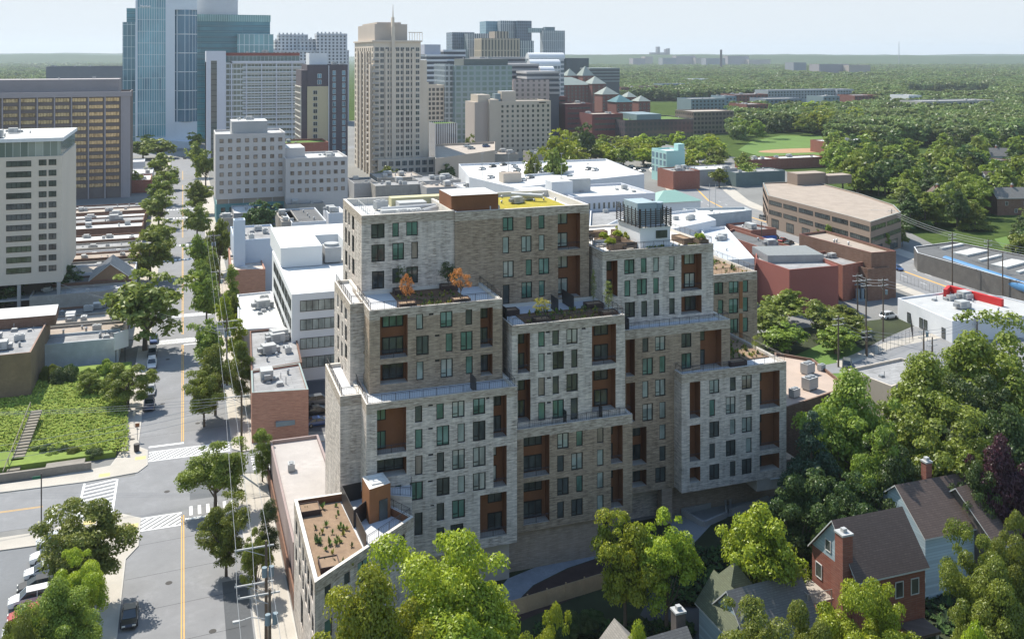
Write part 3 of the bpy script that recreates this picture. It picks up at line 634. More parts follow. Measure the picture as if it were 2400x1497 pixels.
# ---------------------------------------------------------------- ground
BIG = 14000
g = MB(); g.poly([(-BIG, -300, -.02), (BIG, -300, -.02), (BIG, 2 * BIG, -.02), (-BIG, 2 * BIG, -.02)])
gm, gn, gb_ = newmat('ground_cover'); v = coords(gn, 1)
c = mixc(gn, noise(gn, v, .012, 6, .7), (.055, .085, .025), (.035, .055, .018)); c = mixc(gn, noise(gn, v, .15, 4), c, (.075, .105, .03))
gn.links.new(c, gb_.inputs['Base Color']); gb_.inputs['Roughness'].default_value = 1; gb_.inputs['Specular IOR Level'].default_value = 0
struct('ground', g, gm)
sheet('town_ground', [(-75, 60), (200, 110), (200, 150), (330, 480), (330, 900), (-260, 1000), (-260, 60)], .004, urban_m, False)
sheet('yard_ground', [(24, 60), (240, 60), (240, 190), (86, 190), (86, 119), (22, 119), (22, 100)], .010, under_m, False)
# the main street runs away from the camera along x = 0
struct('street', (lambda b: (b.box(-6.9, 40, -.5, 7.7, 655, .02), b)[-1])(MB()), asphalt)
cs0, cs1 = 144.8, 157.3
struct('side_street', (lambda b: (b.box(-75, cs0, -.5, -6.9, cs1, .02), b.box(7.7, 152.8, -.5, 60, 160.5, .02), b)[-1])(MB()), asphalt)
struct('side_street', (lambda b: (b.box(-90, 225.5, -.5, -6.9, 232, .019), b.box(-90, 345, -.5, -6.9, 354, .019), b.box(7.7, 345, -.5, 150, 354, .019), b.box(-120, 655, -.5, 160, 672, .02), b)[-1])(MB()), asphalt)
def slab(name, pts, h, m, z0=0.0): b = MB(); b.prism(ccw(pts), z0 - .3, h, 0); return struct(name, b, m)
KB = .14
def sidewalk(name, pts):
    pts = ccw(pts); slab(name, inset(pts, .18), KB + .004, concrete); return slab('kerb', pts, KB, curb_m)
sidewalk('sidewalk', [(-6.9, 168.6), (-5.4, 166.6), (-5.2, 160.6), (-6.6, 158.2), (-14, 157.3), (-34, 157.9), (-75, 157.9), (-75, 160.3), (-22, 160.5), (-10.8, 162.2), (-9.4, 168), (-9.3, 225), (-6.9, 225)])
sidewalk('sidewalk', [(-5.5, 134.5), (-6.9, 131.5), (-6.9, 40), (-9.6, 40), (-9.8, 132), (-11.5, 140.6), (-17.0, 142.8), (-15, 144.6), (-8, 144.6), (-5.5, 142.5)])
sidewalk('sidewalk', [(7.7, 40), (12.1, 40), (12.1, 151.4), (8.8, 152.2), (7.7, 150.6)])
sidewalk('sidewalk', [(7.7, 162.5), (9.2, 160.9), (60, 160.9), (60, 163.2), (12.4, 163.4), (12.4, 344), (7.7, 344)])
sidewalk('sidewalk', [(-6.9, 232.2), (-12, 232.2), (-12, 344.5), (-6.9, 344.5)])
sidewalk('sidewalk', [(-6.9, 354.5), (-12, 354.5), (-12, 654), (-6.9, 654)])
sidewalk('sidewalk', [(7.7, 354.5), (13, 354.5), (13, 654), (7.7, 654)])
# asphalt repair patches, seams, manholes
sheet('asphalt_patch', [(1.0, 146.0), (7.6, 146.0), (7.6, 161), (1.0, 161)], .024, M('asphalt_b', (.15, .155, .16), .95, .2), False)
sheet('asphalt_patch', [(4.6, 100.5), (7.5, 100.5), (7.5, 122), (4.6, 122)], .024, M('asphalt_c', (.105, .11, .115), .95, .25), False)
sheet('asphalt_patch', [(3.9, 84), (7.5, 84), (7.5, 94.5), (3.9, 94.5)], .024, MATS['asphalt_c'], False)
cr = MB()
for k, y in enumerate((96.3, 103.2, 111.0, 118.6, 126.4, 134.6, 172.5, 181, 190)):
    cr.poly([(-6.7, y, .024), (6.9, y + .8, .024), (6.9, y + .86, .024), (-6.7, y + .06, .024)])
cr.build('street_seam', M('tar', (.05, .05, .052)))['kind'] = 'structure'
# markings
mk = MB(); MZ = .029
def stripe(b, x0, y0, x1, y1, m=0): b.poly([(x0, y0, MZ), (x1, y0, MZ), (x1, y1, MZ), (x0, y1, MZ)], m)
for a, e in ((40, 141.6), (168.6, 224.6), (233, 286), (292, 338), (356, 395), (402, 500), (520, 560)):
    stripe(mk, -.19, a, -.07, e, 1); stripe(mk, .09, a, .21, e, 1)
mk.poly([(-75, 151.55, MZ), (-19.0, 150.7, MZ), (-19.0, 150.82, MZ), (-75, 151.67, MZ)], 1); mk.poly([(-75, 151.85, MZ), (-19.0, 151.0, MZ), (-19.0, 151.12, MZ), (-75, 151.97, MZ)], 1)
def clipx(pts, x, keep_ge):
    r = []
    for p, q in zip(pts, pts[1:] + pts[:1]):
        ip, iq = ((p[0] >= x) == keep_ge), ((q[0] >= x) == keep_ge)
        if ip: r.append(p)
        if ip != iq: t = (x - p[0]) / (q[0] - p[0]); r.append((x, p[1] + (q[1] - p[1]) * t))
    return r
def ladder(x0, x1, y0, y1, sp=1.0, lean=3.2, wd=.5):
    """zebra with border lines and slanted bars across the main street"""
    stripe(mk, x0, y0, x1, y0 + .28); stripe(mk, x0, y1 - .28, x1, y1)
    x = x0 - lean
    while x < x1:
        p = clipx(clipx([(x, y0 + .28), (x + wd, y0 + .28), (x + lean + wd, y1 - .28), (x + lean, y1 - .28)], x0, True), x1, False)
        if len(p) > 2: mk.poly([(*q, MZ) for q in p])
        x += sp
ladder(-5.2, 7.4, 161.9, 165.9); stripe(mk, -5.3, 167.6, .2, 168.2)
ladder(-5.5, -.1, 138.6, 142.6); stripe(mk, .3, 139.9, 7.2, 140.5)
for k in range(6): stripe(mk, .9 + k * 1.15, 141.2, 1.35 + k * 1.15, 144.0)
ladder(-6.3, 7.3, 226.4, 229.6); stripe(mk, .2, 224.4, 6.9, 225.0)
ladder(-6.0, 7.0, 248.5, 251.2)
for yy in (289, 317, 341, 398, 420):
    for k in range(11): stripe(mk, -6 + k * 1.2, yy, -5.35 + k * 1.2, yy + 2.4)
# left zebra across the side street
stripe(mk, -14.2, cs0 + .3, -13.9, cs1 - .4); stripe(mk, -9.6, cs0 + .3, -9.3, cs1 - .4)
for k in range(9):
    y = cs0 + .8 + k * 1.25; mk.poly([(-13.9, y, MZ), (-13.9, y + .45, MZ), (-9.6, y + 1.55, MZ), (-9.6, y + 1.1, MZ)])
mk.poly([(-17.9, 145.2, MZ), (-17.2, 145.2, MZ), (-17.0, 150.6, MZ), (-17.7, 150.6, MZ)])
for k in range(7): stripe(mk, 10.4, 153.4 + k * 1.0, 13.2, 153.9 + k * 1.0)
mk.build('road_markings', [paint_w, paint_y])['kind'] = 'structure'
rampm = M('warning_strip', (.62, .50, .22), .9, .1)
for x, y in ((-6.4, 163.6), (-11.4, 158.8), (-6.6, 140.4), (-12.2, 143.4)):
    b = MB(); b.box(x - .8, y - .6, KB + .003, x + .8, y + .6, KB + .012); b.build('kerb_ramp', rampm)['kind'] = 'structure'
# parking lot, bottom left
sheet('parking_lot', [(-75, 60), (-9.9, 60), (-9.9, 128), (-12, 138.6), (-75, 141.5)], .016, M('lot_asphalt', (.20, .205, .21), .95, .25, .08, 2), False)
slab('sidewalk', [(-75, 141.5), (-75, 143.6), (-18.2, 142.8), (-12.5, 140.9), (-12.5, 138.8)], KB, concrete)
# grass lot, retaining wall, steps
struct('grass_lot', (lambda b: (b.prism([(-75, 164), (-10.2, 165.5), (-9.7, 190), (-10.0, 213), (-75, 215)], -.3, .9, 0), b)[-1])(MB()), grass_m)
rw = thing('retaining_wall', 'low concrete retaining wall along the sidewalk below the overgrown lot', 'wall')
b = MB(); b.prism([(-75, 161.0), (-13.5, 161.4), (-13.5, 161.9), (-75, 161.6)], 0, 1.3); b.prism([(-20, 161.3), (-14.5, 161.5), (-14.5, 163.4), (-20, 163.2)], 0, 1.35); b.build('wall', M('old_concrete', (.30, .27, .23), .95, .35, .4, 3), rw)
st = thing('garden_steps', 'old wooden steps with a timber handrail climbing through the overgrown lot', 'steps')
b = MB(); xs = P(40, 1085)[0]
for k in range(22): b.box(xs - .9 + k * .03, 162 + k * 1.05, .2 + .09 * k, xs + .9 + k * .03, 162.75 + k * 1.05, .4 + .10 * k)
b.build('treads', M('grey_timber', (.26, .23, .18), .95, .3), st)
b = MB(); b.tube((xs - 1.0, 162, 1.5), (xs - .5, 186, 3.6), .07, n=5)
for k in range(7): b.tube((xs - 1 + .08 * k, 162 + 4 * k, .3 + .4 * k), (xs - 1 + .08 * k, 162 + 4 * k, 1.5 + .36 * k), .07, n=5)
b.build('handrail', MATS['grey_timber'], st)
# the wide avenue on the right
av = [P(1660, 470), P(1700, 490), P(1800, 522), P(1960, 575), P(2130, 640), P(2420, 745), P(2800, 885)]
def ribbon(name, pts, off0, off1, z, m):
    b = MB(); L = []
    for i, p in enumerate(pts):
        a = pts[max(0, i - 1)]; e = pts[min(len(pts) - 1, i + 1)]; dx, dy = e[0] - a[0], e[1] - a[1]; l = hypot(dx, dy); L.append((p, (-dy / l, dx / l)))
    for (p, n), (q, k) in zip(L, L[1:]):
        b.quad((p[0] + n[0] * off0, p[1] + n[1] * off0, z), (q[0] + k[0] * off0, q[1] + k[1] * off0, z), (q[0] + k[0] * off1, q[1] + k[1] * off1, z), (p[0] + n[0] * off1, p[1] + n[1] * off1, z))
    o = struct(name, b, m)
    if o.data.polygons[0].normal.z < 0: o.data.flip_normals()
    return o
back = [P(1560, 372), P(1585, 400), P(1620, 430), P(1660, 470)]
avl = back[:-1] + av
ribbon('avenue', avl, -11, 12, .03, asphalt); ribbon('avenue_line', avl, -.35, .35, .036, paint_y)
ribbon('sidewalk', avl, 12, 18, .05, concrete); ribbon('sidewalk', avl, -15, -11, .05, concrete)
for off in (4.0, -4.0):
    for k in range(0, len(av) - 1):
        (x0, y0), (x1, y1) = av[k], av[k + 1]; L = hypot(x1 - x0, y1 - y0); ex, ey = (x1 - x0) / L, (y1 - y0) / L; b = MB()
        t = 2
        while t < L - 3: b.obox(x0 + ex * (t + 1.5) - ey * off, y0 + ey * (t + 1.5) + ex * off, .036, 3, .2, .006, atan2(ey, ex)); t += 9
        struct('lane_dashes', b, paint_w)
# ball field and lawns
fld = [P(1730, 352), P(1760, 332), P(1830, 318), P(1925, 318), P(1945, 345), P(1935, 364), P(1800, 372)]
b = MB(); b.poly([(x, y, .05) for x, y in fld]); o = struct('ball_field', b, lawn_m); o.data.flip_normals() if o.data.polygons[0].normal.z < 0 else None
cx, cy = P(1875, 352); b = MB(); b.poly([(cx + 34 * cos(a), cy + 13 * sin(a) - 3, .06) for a in np.linspace(0, 2 * pi, 24, endpoint=False)]); struct('infield', b, dirt_m)
for pts in ([(1800, 560), (2120, 600), (2400, 700), (2400, 735), (2130, 655)], [(1960, 790), (2060, 835), (1960, 900), (1800, 860)], [(2330, 560), (2400, 545), (2400, 585), (2350, 580)], [(2160, 690), (2330, 760), (2320, 780), (2150, 720)]):
    sheet('lawn', pts, .02, lawn_m)
sheet('service_yard', [(1790, 880), (1960, 850), (2080, 790), (2150, 760), (2400, 660), (2400, 900), (2080, 870)], .026, asphalt)
sheet('sidewalk', [(1960, 845), (2080, 800), (2400, 740), (2400, 752), (2090, 815), (1970, 862)], .034, concrete)
# back yard of the apartment building
sheet('paved_path', [(1120, 1440), (1190, 1355), (1300, 1310), (1420, 1270), (1450, 1290), (1330, 1330), (1250, 1370), (1180, 1440)], .030, M('blue_paver', (.30, .32, .34), .9, .35, .5, 3))
sheet('mulch_bed', [(1180, 1440), (1250, 1372), (1330, 1332), (1420, 1300), (1440, 1360), (1300, 1420), (1210, 1460)], .034, M('dark_mulch', (.075, .045, .035), .95, .4, .8, 5))
sheet('driveway', [(1500, 1440), (1560, 1330), (1640, 1290), (1700, 1330), (1760, 1400), (1640, 1497), (1590, 1500)], .030, asphalt_dark)
sheet('ramp', [(1560, 1200), (1800, 1150), (1840, 1160), (1840, 1185), (1680, 1215), (1600, 1300), (1590, 1270)], .030, M('ramp_concrete', (.33, .34, .33), .9, .25))
pw = thing('planter_wall', 'pair of low concrete planter walls outside the garage of the brick building', 'wall')
for a, e in (((1598, 1205), (1700, 1180)), ((1700, 1180), (1702, 1212)), ((1598, 1205), (1650, 1235)), ((1650, 1235), (1702, 1212)), ((1712, 1178), (1800, 1152)), ((1712, 1178), (1712, 1205)), ((1712, 1205), (1800, 1175))):
    p, q = P(*a), P(*e); b = MB(); L = hypot(q[0] - p[0], q[1] - p[1]); b.obox((p[0] + q[0]) / 2, (p[1] + q[1]) / 2, 0, L, .3, .8, atan2(q[1] - p[1], q[0] - p[0])); b.build('wall', M('planter_concrete', (.42, .41, .39), .9, .2), pw)

# ---------------------------------------------------------------- trees
def leafmat(name, c1, c2, c3=None):
    m, n, b = newmat(name)
    n.nodes.remove(b); out = n.nodes['Material Output']
    g_ = n.nodes.new('ShaderNodeAttribute'); g_.attribute_name = 'tone'
    oi = n.nodes.new('ShaderNodeObjectInfo')
    c = mixc(n, g_.outputs['Fac'], c1, c2)
    hv = n.nodes.new('ShaderNodeHueSaturation'); n.links.new(c, hv.inputs['Color'])
    mr = n.nodes.new('ShaderNodeMapRange'); mr.inputs[3].default_value = .485; mr.inputs[4].default_value = .515; n.links.new(oi.outputs['Random'], mr.inputs[0]); n.links.new(mr.outputs[0], hv.inputs['Hue'])
    m2 = n.nodes.new('ShaderNodeMapRange'); m2.inputs[3].default_value = .8; m2.inputs[4].default_value = 1.25; n.links.new(oi.outputs['Random'], m2.inputs[0]); n.links.new(m2.outputs[0], hv.inputs['Value'])
    d = n.nodes.new('ShaderNodeBsdfDiffuse'); t = n.nodes.new('ShaderNodeBsdfTranslucent'); gl = n.nodes.new('ShaderNodeBsdfGlossy')
    gl.inputs['Roughness'].default_value = .45; gl.inputs['Color'].default_value = (.5, .5, .5, 1)
    n.links.new(hv.outputs[0], d.inputs['Color']); n.links.new(hv.outputs[0], t.inputs['Color'])
    a = n.nodes.new('ShaderNodeMixShader'); a.inputs[0].default_value = .38; n.links.new(d.outputs[0], a.inputs[1]); n.links.new(t.outputs[0], a.inputs[2])
    e = n.nodes.new('ShaderNodeMixShader'); e.inputs[0].default_value = .05; n.links.new(a.outputs[0], e.inputs[1]); n.links.new(gl.outputs[0], e.inputs[2])
    n.links.new(e.outputs[0], out.inputs['Surface']); return m
LM = {'bright': leafmat('leaves_bright', (.20, .265, .015), (.39, .43, .035)), 'mid': leafmat('leaves_mid', (.135, .185, .02), (.27, .325, .05)),
      'dark': leafmat('leaves_dark', (.045, .085, .02), (.115, .16, .04)), 'deep': leafmat('leaves_conifer', (.025, .055, .03), (.07, .11, .06)),
      'orange': leafmat('leaves_orange', (.45, .17, .04), (.62, .30, .09)), 'yellow': leafmat('leaves_yellow', (.36, .32, .03), (.50, .45, .07)),
      'purple': leafmat('leaves_purple', (.06, .02, .03), (.12, .045, .06)), 'olive': leafmat('leaves_olive', (.14, .18, .025), (.26, .30, .06))}
bark = M('bark', (.14, .11, .085), .95, .3, 1, 6)
def crown_mesh(kind, seed, n, leaf):
    """nominal crown: 10 m wide; leaves are small pointed faces on many unequal clumps"""
    r = np.random.RandomState(seed)
    cl = []
    if kind == 'conifer':
        for k in range(70):
            t = r.rand() ** .8; a = r.rand() * 2 * pi; rad = 4.6 * (1 - t) * (.55 + .5 * r.rand()); cl.append((rad * cos(a), rad * sin(a), 1.0 + 12.5 * t, .5 + 1.1 * (1 - t)))
    elif kind == 'columnar':
        for k in range(60):
            t = r.rand(); a = r.rand() * 2 * pi; rad = 3.2 * (sin(pi * (.12 + .85 * t)) ** .6) * r.rand() ** .5; cl.append((rad * cos(a), rad * sin(a), 2.0 + 11.5 * t, .8 + .7 * r.rand()))
    elif kind == 'open':
        for k in range(42):
            a = r.rand() * 2 * pi; t = r.rand(); rad = 4.4 * r.rand() ** .45; cl.append((rad * cos(a), rad * sin(a), 2.8 + 5.6 * t * (1 - .3 * (rad / 4.4) ** 2), .55 + .75 * r.rand()))
    elif kind == 'bush':
        for k in range(26):
            a = r.rand() * 2 * pi; rad = 3.8 * r.rand() ** .5; cl.append((rad * cos(a), rad * sin(a), .8 + 2.8 * r.rand() * (1 - (rad / 5) ** 2), 1.0 + .7 * r.rand()))
    else:
        lob = [(r.uniform(-2.2, 2.2), r.uniform(-2.2, 2.2), r.uniform(3.2, 7.6), r.uniform(1.3, 2.7)) for _ in range(9)] + [(0, 0, 5.0, 2.9)]
        for k in range(120):
            L = lob[r.randint(len(lob))]; d = r.normal(size=3); d /= np.linalg.norm(d); d[2] = d[2] * .9 + .1
            q = r.uniform(.62, 1.0); x, y, z = L[0] + d[0] * L[3] * q * 1.1, L[1] + d[1] * L[3] * q * 1.1, L[2] + d[2] * L[3] * q
            if z < 1.7: z = 1.7 + 1.2 * r.rand()
            cl.append((x, y, z, r.uniform(.5, 1.15)))
    cl = np.array(cl); w_ = cl[:, 3] ** 2; idx = r.choice(len(cl), n, p=w_ / w_.sum())
    d = r.normal(size=(n, 3)); d /= np.linalg.norm(d, axis=1)[:, None]; d[:, 2] = np.where(d[:, 2] < -.35, -d[:, 2], d[:, 2])
    rr = (r.rand(n) ** .35)[:, None]
    p = cl[idx, :3] + d * cl[idx, 3:4] * rr * np.array([1.15, 1.15, .85]); 
    nrm = d + r.normal(size=(n, 3)) * .55 + np.array([0, 0, .35]); nrm /= np.linalg.norm(nrm, axis=1)[:, None]
    t = np.cross(nrm, r.normal(size=(n, 3))); t /= np.linalg.norm(t, axis=1)[:, None] + 1e-9; b = np.cross(nrm, t)
    s = leaf * r.uniform(.6, 1.35, n)[:, None]
    V = np.stack([p - t * s, p - b * s * .55 + nrm * s * .1, p + t * s, p + b * s * .55 + nrm * s * .1], 1).reshape(-1, 3)
    me = bpy.data.meshes.new('crown'); me.vertices.add(4 * n); me.vertices.foreach_set('co', V.ravel().astype('f'))
    me.loops.add(4 * n); me.loops.foreach_set('vertex_index', np.arange(4 * n, dtype='i'))
    me.polygons.add(n); me.polygons.foreach_set('loop_start', np.arange(0, 4 * n, 4, dtype='i')); me.polygons.foreach_set('loop_total', np.full(n, 4, 'i'))
    me.update(); at = me.attributes.new('tone', 'FLOAT', 'FACE')
    tone = np.clip(r.rand(len(cl))[idx] * .55 + r.rand(n) * .45, 0, 1); at.data.foreach_set('value', tone.astype('f'))
    me.materials.append(LM['mid']); return me
def trunk_mesh(kind, seed):
    r = random.Random(seed); b = MB(); h = 12 if kind in ('conifer', 'columnar') else 4.2
    b.tube((0, 0, -.2), (0, 0, 1.8), .30, .22, 7); b.tube((0, 0, 1.8), (r.uniform(-.2, .2), r.uniform(-.2, .2), h), .22, .05 if h > 5 else .15, 7)
    if kind in ('round', 'open'):
        for k in range(9):
            a = 2 * pi * k / 9 + r.uniform(-.3, .3); z0 = r.uniform(1.7, 3.9); q = r.uniform(1.6, 3.1); m1 = (cos(a) * q * .5, sin(a) * q * .5, z0 + 1.2)
            b.tube((0, 0, z0), m1, .12, .09, 5); b.tube(m1, (cos(a + .2) * q, sin(a + .2) * q, z0 + r.uniform(2.4, 3.8)), .09, .03, 5)
            b.tube(m1, (cos(a - .4) * q * .9, sin(a - .4) * q * .9, z0 + r.uniform(1.6, 2.6)), .06, .02, 4)
    return b.mesh('trunk', [bark])
TP = {}
def tree_proto(kind, lod, var):
    k = (kind, lod, var)
    if k not in TP:
        n, leaf = {'fine': (70000, .095), 'near': (24000, .15), 'mid': (5000, .33), 'far': (1500, .56), 'sparse': (1300, .27)}[lod]
        TP[k] = (crown_mesh(kind, sum(map(ord, kind)) + var * 11, n, leaf), trunk_mesh(kind, var))
    return TP[k]
NOMH = {'round': 9.9, 'open': 8.9, 'conifer': 14.2, 'columnar': 14.3, 'bush': 4.6}
TN = {'round': 'broadleaf_tree', 'open': 'young_tree', 'conifer': 'conifer_tree', 'columnar': 'columnar_tree', 'bush': 'bush'}
NTREE = [0]
def tree(x, y, w_, h, kind='round', col='mid', label=None, group=None, lod=None, z=0, cat=None):
    d = dist(x, y); NTREE[0] += 1; k = NTREE[0]
    lod = lod or ('fine' if d < 105 else 'near' if d < 190 else 'mid' if d < 420 else 'far')
    cm, tm = tree_proto(kind, lod, k % 3)
    name = TN[kind]; cat = cat or ('bush' if kind == 'bush' else 'tree')
    o = thing(name, label or 'green tree', cat, group, (x, y, z), (k * 2.399) % 6.28)
    o.scale = (w_ / 8.7, w_ / 8.7, h / NOMH[kind])
    c = link('crown', cm, o); c.material_slots[0].link = 'OBJECT'; c.material_slots[0].material = LM[col]
    if kind != 'bush' and d < 700: link('trunk', tm, o)
    return o
def tpx(u, vtop, wpx, d, *a, **k):
    """tree whose crown is wpx wide with its top at (u, vtop), standing at depth d"""
    x, y = DP(u, d); wpx *= 1.12 if u < 640 and d > 120 else 1
    return tree(x, y, wpx * d / F_PX, max(2.5, ZV(vtop, d) - k.get('z', 0)), *a, **k)
L_ = lambda q: q
T = [  # u, top, width, depth, kind, colour, label
 (1060,1262,400,84,'round','bright','huge bright green tree in the foreground at the bottom, in front of the brick building'),
 (875,1348,330,80,'round','bright','yellow-green foreground tree at the bottom, overlapping the front wing'),
 (1140,1352,150,88,'round','bright','bright green tree right of the huge foreground tree, touching it'),
 (1300,1428,150,82,'round','bright','yellow-green treetop at the bottom edge in front of the plank fence'),
 (1500,1470,140,80,'round','bright','small yellow-green treetop cut by the bottom edge near the grey-roofed house'),
 (1465,1197,160,107,'round','bright','leafy green tree, left one of the pair in front of the garage opening'),
 (1562,1200,165,107,'round','bright','leafy green tree, right one of the pair in front of the garage opening'),
 (1785,1185,215,106,'round','bright','spreading light green tree below the right end of the brick building'),
 (2020,1352,230,88,'round','bright','bright green tree in front of the red brick house'),
 (1775,1408,260,84,'round','mid','green tree hiding the front of the green-roofed house'),
 (1900,1430,170,84,'open','mid','loose green tree between the green-roofed house and the brick house'),
 (1870,1105,170,117,'round','dark','dark green tree left of the blue spruce at the corner of the brick building'),
 (1905,955,190,124,'conifer','deep','blue-green spruce right beside the brick building'),
 (1985,872,230,134,'round','mid','tall feathery green tree above the spruce'),
 (2190,962,250,126,'round','mid','broad green tree in the middle of the right wood'),
 (2060,1000,150,122,'round','mid','mid green tree between the spruce and the broad green tree'),
 (2170,835,220,146,'round','mid','green tree behind the broad green tree'),
 (2330,760,280,150,'round','mid','largest green tree at the right edge, below the row of low shops'),
 (2300,880,200,136,'round','dark','shaded tree under the largest right-edge tree'),  # dark rows from here: deep shadow of the wood put into leaf colour
 (2370,960,180,126,'round','dark','dark green tree at the right edge above the purple tree'),
 (2100,1035,150,121,'round','dark','dark tree low between the broad green tree and the roofs'),
 (2000,1110,150,118,'round','dark','dark tree above the ridge of the red brick house'),
 (2350,1030,150,118,'round','purple','dark purple-leaved tree at the right edge'),
 (2300,1245,175,94,'round','mid','green tree in front of the stone house roof at the right'),
 (2385,1210,150,97,'round','mid','pale green tree at the right edge beside the brown roof'),
 (2340,1320,220,90,'round','mid','green tree at the lower right corner'),
 (2290,1440,190,82,'bush','bright','yellow-green shrub in the lower right garden'),
 (1960,1180,120,112,'round','dark','dark tree behind the roof of the red brick house'),
 (2290,1085,130,118,'round','dark','dark tree below the purple-leaved tree'),
 (185,1163,215,112,'round','olive','rounded tree on the corner of the parking lot, topmost of three'),
 (185,1290,165,101,'round','bright','yellow-green tree in the middle of the parking lot trees'),
 (135,1362,225,93,'round','mid','wide green tree at the bottom left over the parked cars'),
 (40,1440,140,88,'round','mid','green treetop in the bottom left corner'),
 (340,632,178,208,'round','olive','big round street tree on the left sidewalk, casting a shadow over the road'),
 (300,852,100,173.9,'open','mid','small open tree at the edge of the overgrown lot by the painted wall'),
 (215,872,55,179.9,'open','mid','small sapling against the painted wall'),
 (505,1035,134,135.2,'round','mid','street tree on the right sidewalk just past the crossing'),
 (615,1000,54,144.0,'columnar','mid','narrow tree beside the orange brick shop'),
 (530,1172,118,118.1,'round','mid','street tree on the right sidewalk beside the utility pole, near the junction'),
 (630,1172,64,120.0,'columnar','dark','narrow dark tree against the flat podium roof'),
 (505,812,96,170.4,'round','mid','street tree on the right sidewalk opposite the parked cars'),
 (566,798,64,175.5,'columnar','mid','tall narrow tree in front of the grey flat roof'),
 (487,750,80,191.4,'round','mid','street tree on the right sidewalk with the transformer beside it'),
 (552,742,52,196.6,'columnar','bright','narrow tree left of the grey flat roof'),
 (484,640,70,227.6,'round','mid','street tree on the right opposite the big round tree'),
 (543,622,38,241.7,'columnar','mid','narrow street tree beside the white flat roof'),
 (466,552,66,273.8,'round','mid','leaning street tree on the right before the orange shop'),
 (478,868,84,165.5,'round','mid','street tree on the right sidewalk leaning over the road beside the long wires'),
 (600,1240,74,113.4,'round','mid','street tree between the nearest pole and the front wing'),
 (528,690,48,214.7,'round','bright','bright street tree behind the transformer pole'),
 (470,610,54,247.1,'round','olive','olive street tree on the right opposite the low shops'),
 (500,590,44,256.8,'columnar','mid','narrow street tree beside the peeling-roof brick building'),
 (515,515,58,281.8,'round','mid','street tree below the blue-white blank wall'),
]
for u, vt, w_, d, kd, co, lab in T: tpx(u, vt, w_, d, kd, co, lab)
SG = 'street trees along the left sidewalk'; SH = 'street trees along the right sidewalk'
for k, (u, vt, w_, d, lab) in enumerate([(352,538,100,273.3,'dark leafy street tree left of the road, second from the big round one'),(374,510,76,305.7,'street tree left of the road beside the flat roofs'),(372,446,72,355.4,'street tree left of the road, front one of the pair by the low roofs'),(378,408,66,409.9,'street tree left of the road, behind the pair by the low roofs'),(392,388,50,455.2,'small street tree at the left kerb near the far crossing'),(375,360,58,497.6,'street tree left of the road in front of the low white shop'),(335,328,60,591.4,'tree in the group at the foot of the tall blue tower, left one'),(372,326,76,591.4,'tree in the group at the foot of the tall blue tower, right one'),(285,400,66,448.1,'dark tree under the gold-glass office block'),(312,402,46,450.9,'tree right of the one under the gold-glass office block'),(345,316,44,644.2,'low tree by the curved white base of the tower')]):
    tpx(u, vt, w_, d, 'round', ('olive', 'mid')[k % 2], lab, SG)
for k, (u, vt, w_, d, lab) in enumerate([(465,424,66,385.8,'street tree right of the road opposite the grey concrete block'),(462,474,64,332.5,'street tree right of the road, next one nearer than the block'),(482,353,50,468.5,'street tree right of the road at the foot of the white slab tower'),(460,334,48,501.0,'street tree right of the road by the far crossing'),(458,311,38,644.2,'farthest street tree on the right before the tower'),(490,608,42,252.3,'street tree right of the road with wires crossing it'),(548,690,42,218.0,'street tree beside the white flat roof')]):
    tpx(u, vt, w_, d, 'round', ('mid', 'olive')[k % 2], lab, SH)
# terrace trees on the brick building
TT = [(948,640,36,120.0,'orange','small orange-leaved tree in a planter, left one on the second terrace',fB+.6,(26.3,115.4)),(1079,628,46,120.0,'orange','small orange-leaved tree in a planter, right one on the second terrace',fB+.6,(33.2,115.2)),
      (928,622,34,124,'dark','bare dark little tree against the pale wall of the top block, left one',fB+.6,(27.2,122.2)),(1035,612,42,124,'dark','bare dark little tree against the pale wall of the top block, right one',fB+.6,(33.6,122.4)),
      (1250,697,38,122,'yellow','small yellow-green tree at the front of the middle terrace',fD+.6,(43.8,114.3)),(1420,655,30,124,'olive','slim yellow-green tree at the right corner of the middle terrace',fD+.6,(53.4,114.6)),
      (1390,630,18,128,'mid','thin green sapling beside the white deck block wall',fD+.6,(53.2,119.0)),(1770,788,22,132,'bright','slim bright sapling on the lowest right terrace',fI+.5,(80.0,120.5))]
for u, vt, w_, d, co, lab, z, (x, y) in TT:
    d = dist(x, y); h = max(2.2, ZV(vt, d) - z); tree(x, y, w_ * d / F_PX, h, 'columnar' if w_ < 32 else 'open', co, lab, None, 'sparse', z)
SB = 'small shrubs in the planters of the roof deck'
for x, y, lab in ((58.2,126.5,'shrub in the left planter of the roof deck'),(60.9,127.5,'bright shrub in the planter beside the white deck bulkhead'),(61.6,125.4,'low shrub in the long planter left of the bulkhead'),(71.2,121.3,'yellow-green shrub at the right front corner of the roof deck'),(57.4,122.6,'low shrub in the planter by the seats of the roof deck'),(63.0,130.8,'tall shrub behind the bulkhead planter')):
    tree(x, y, 1.6, 1.0, 'bush', 'bright', lab, SB, 'far', fF + .75)
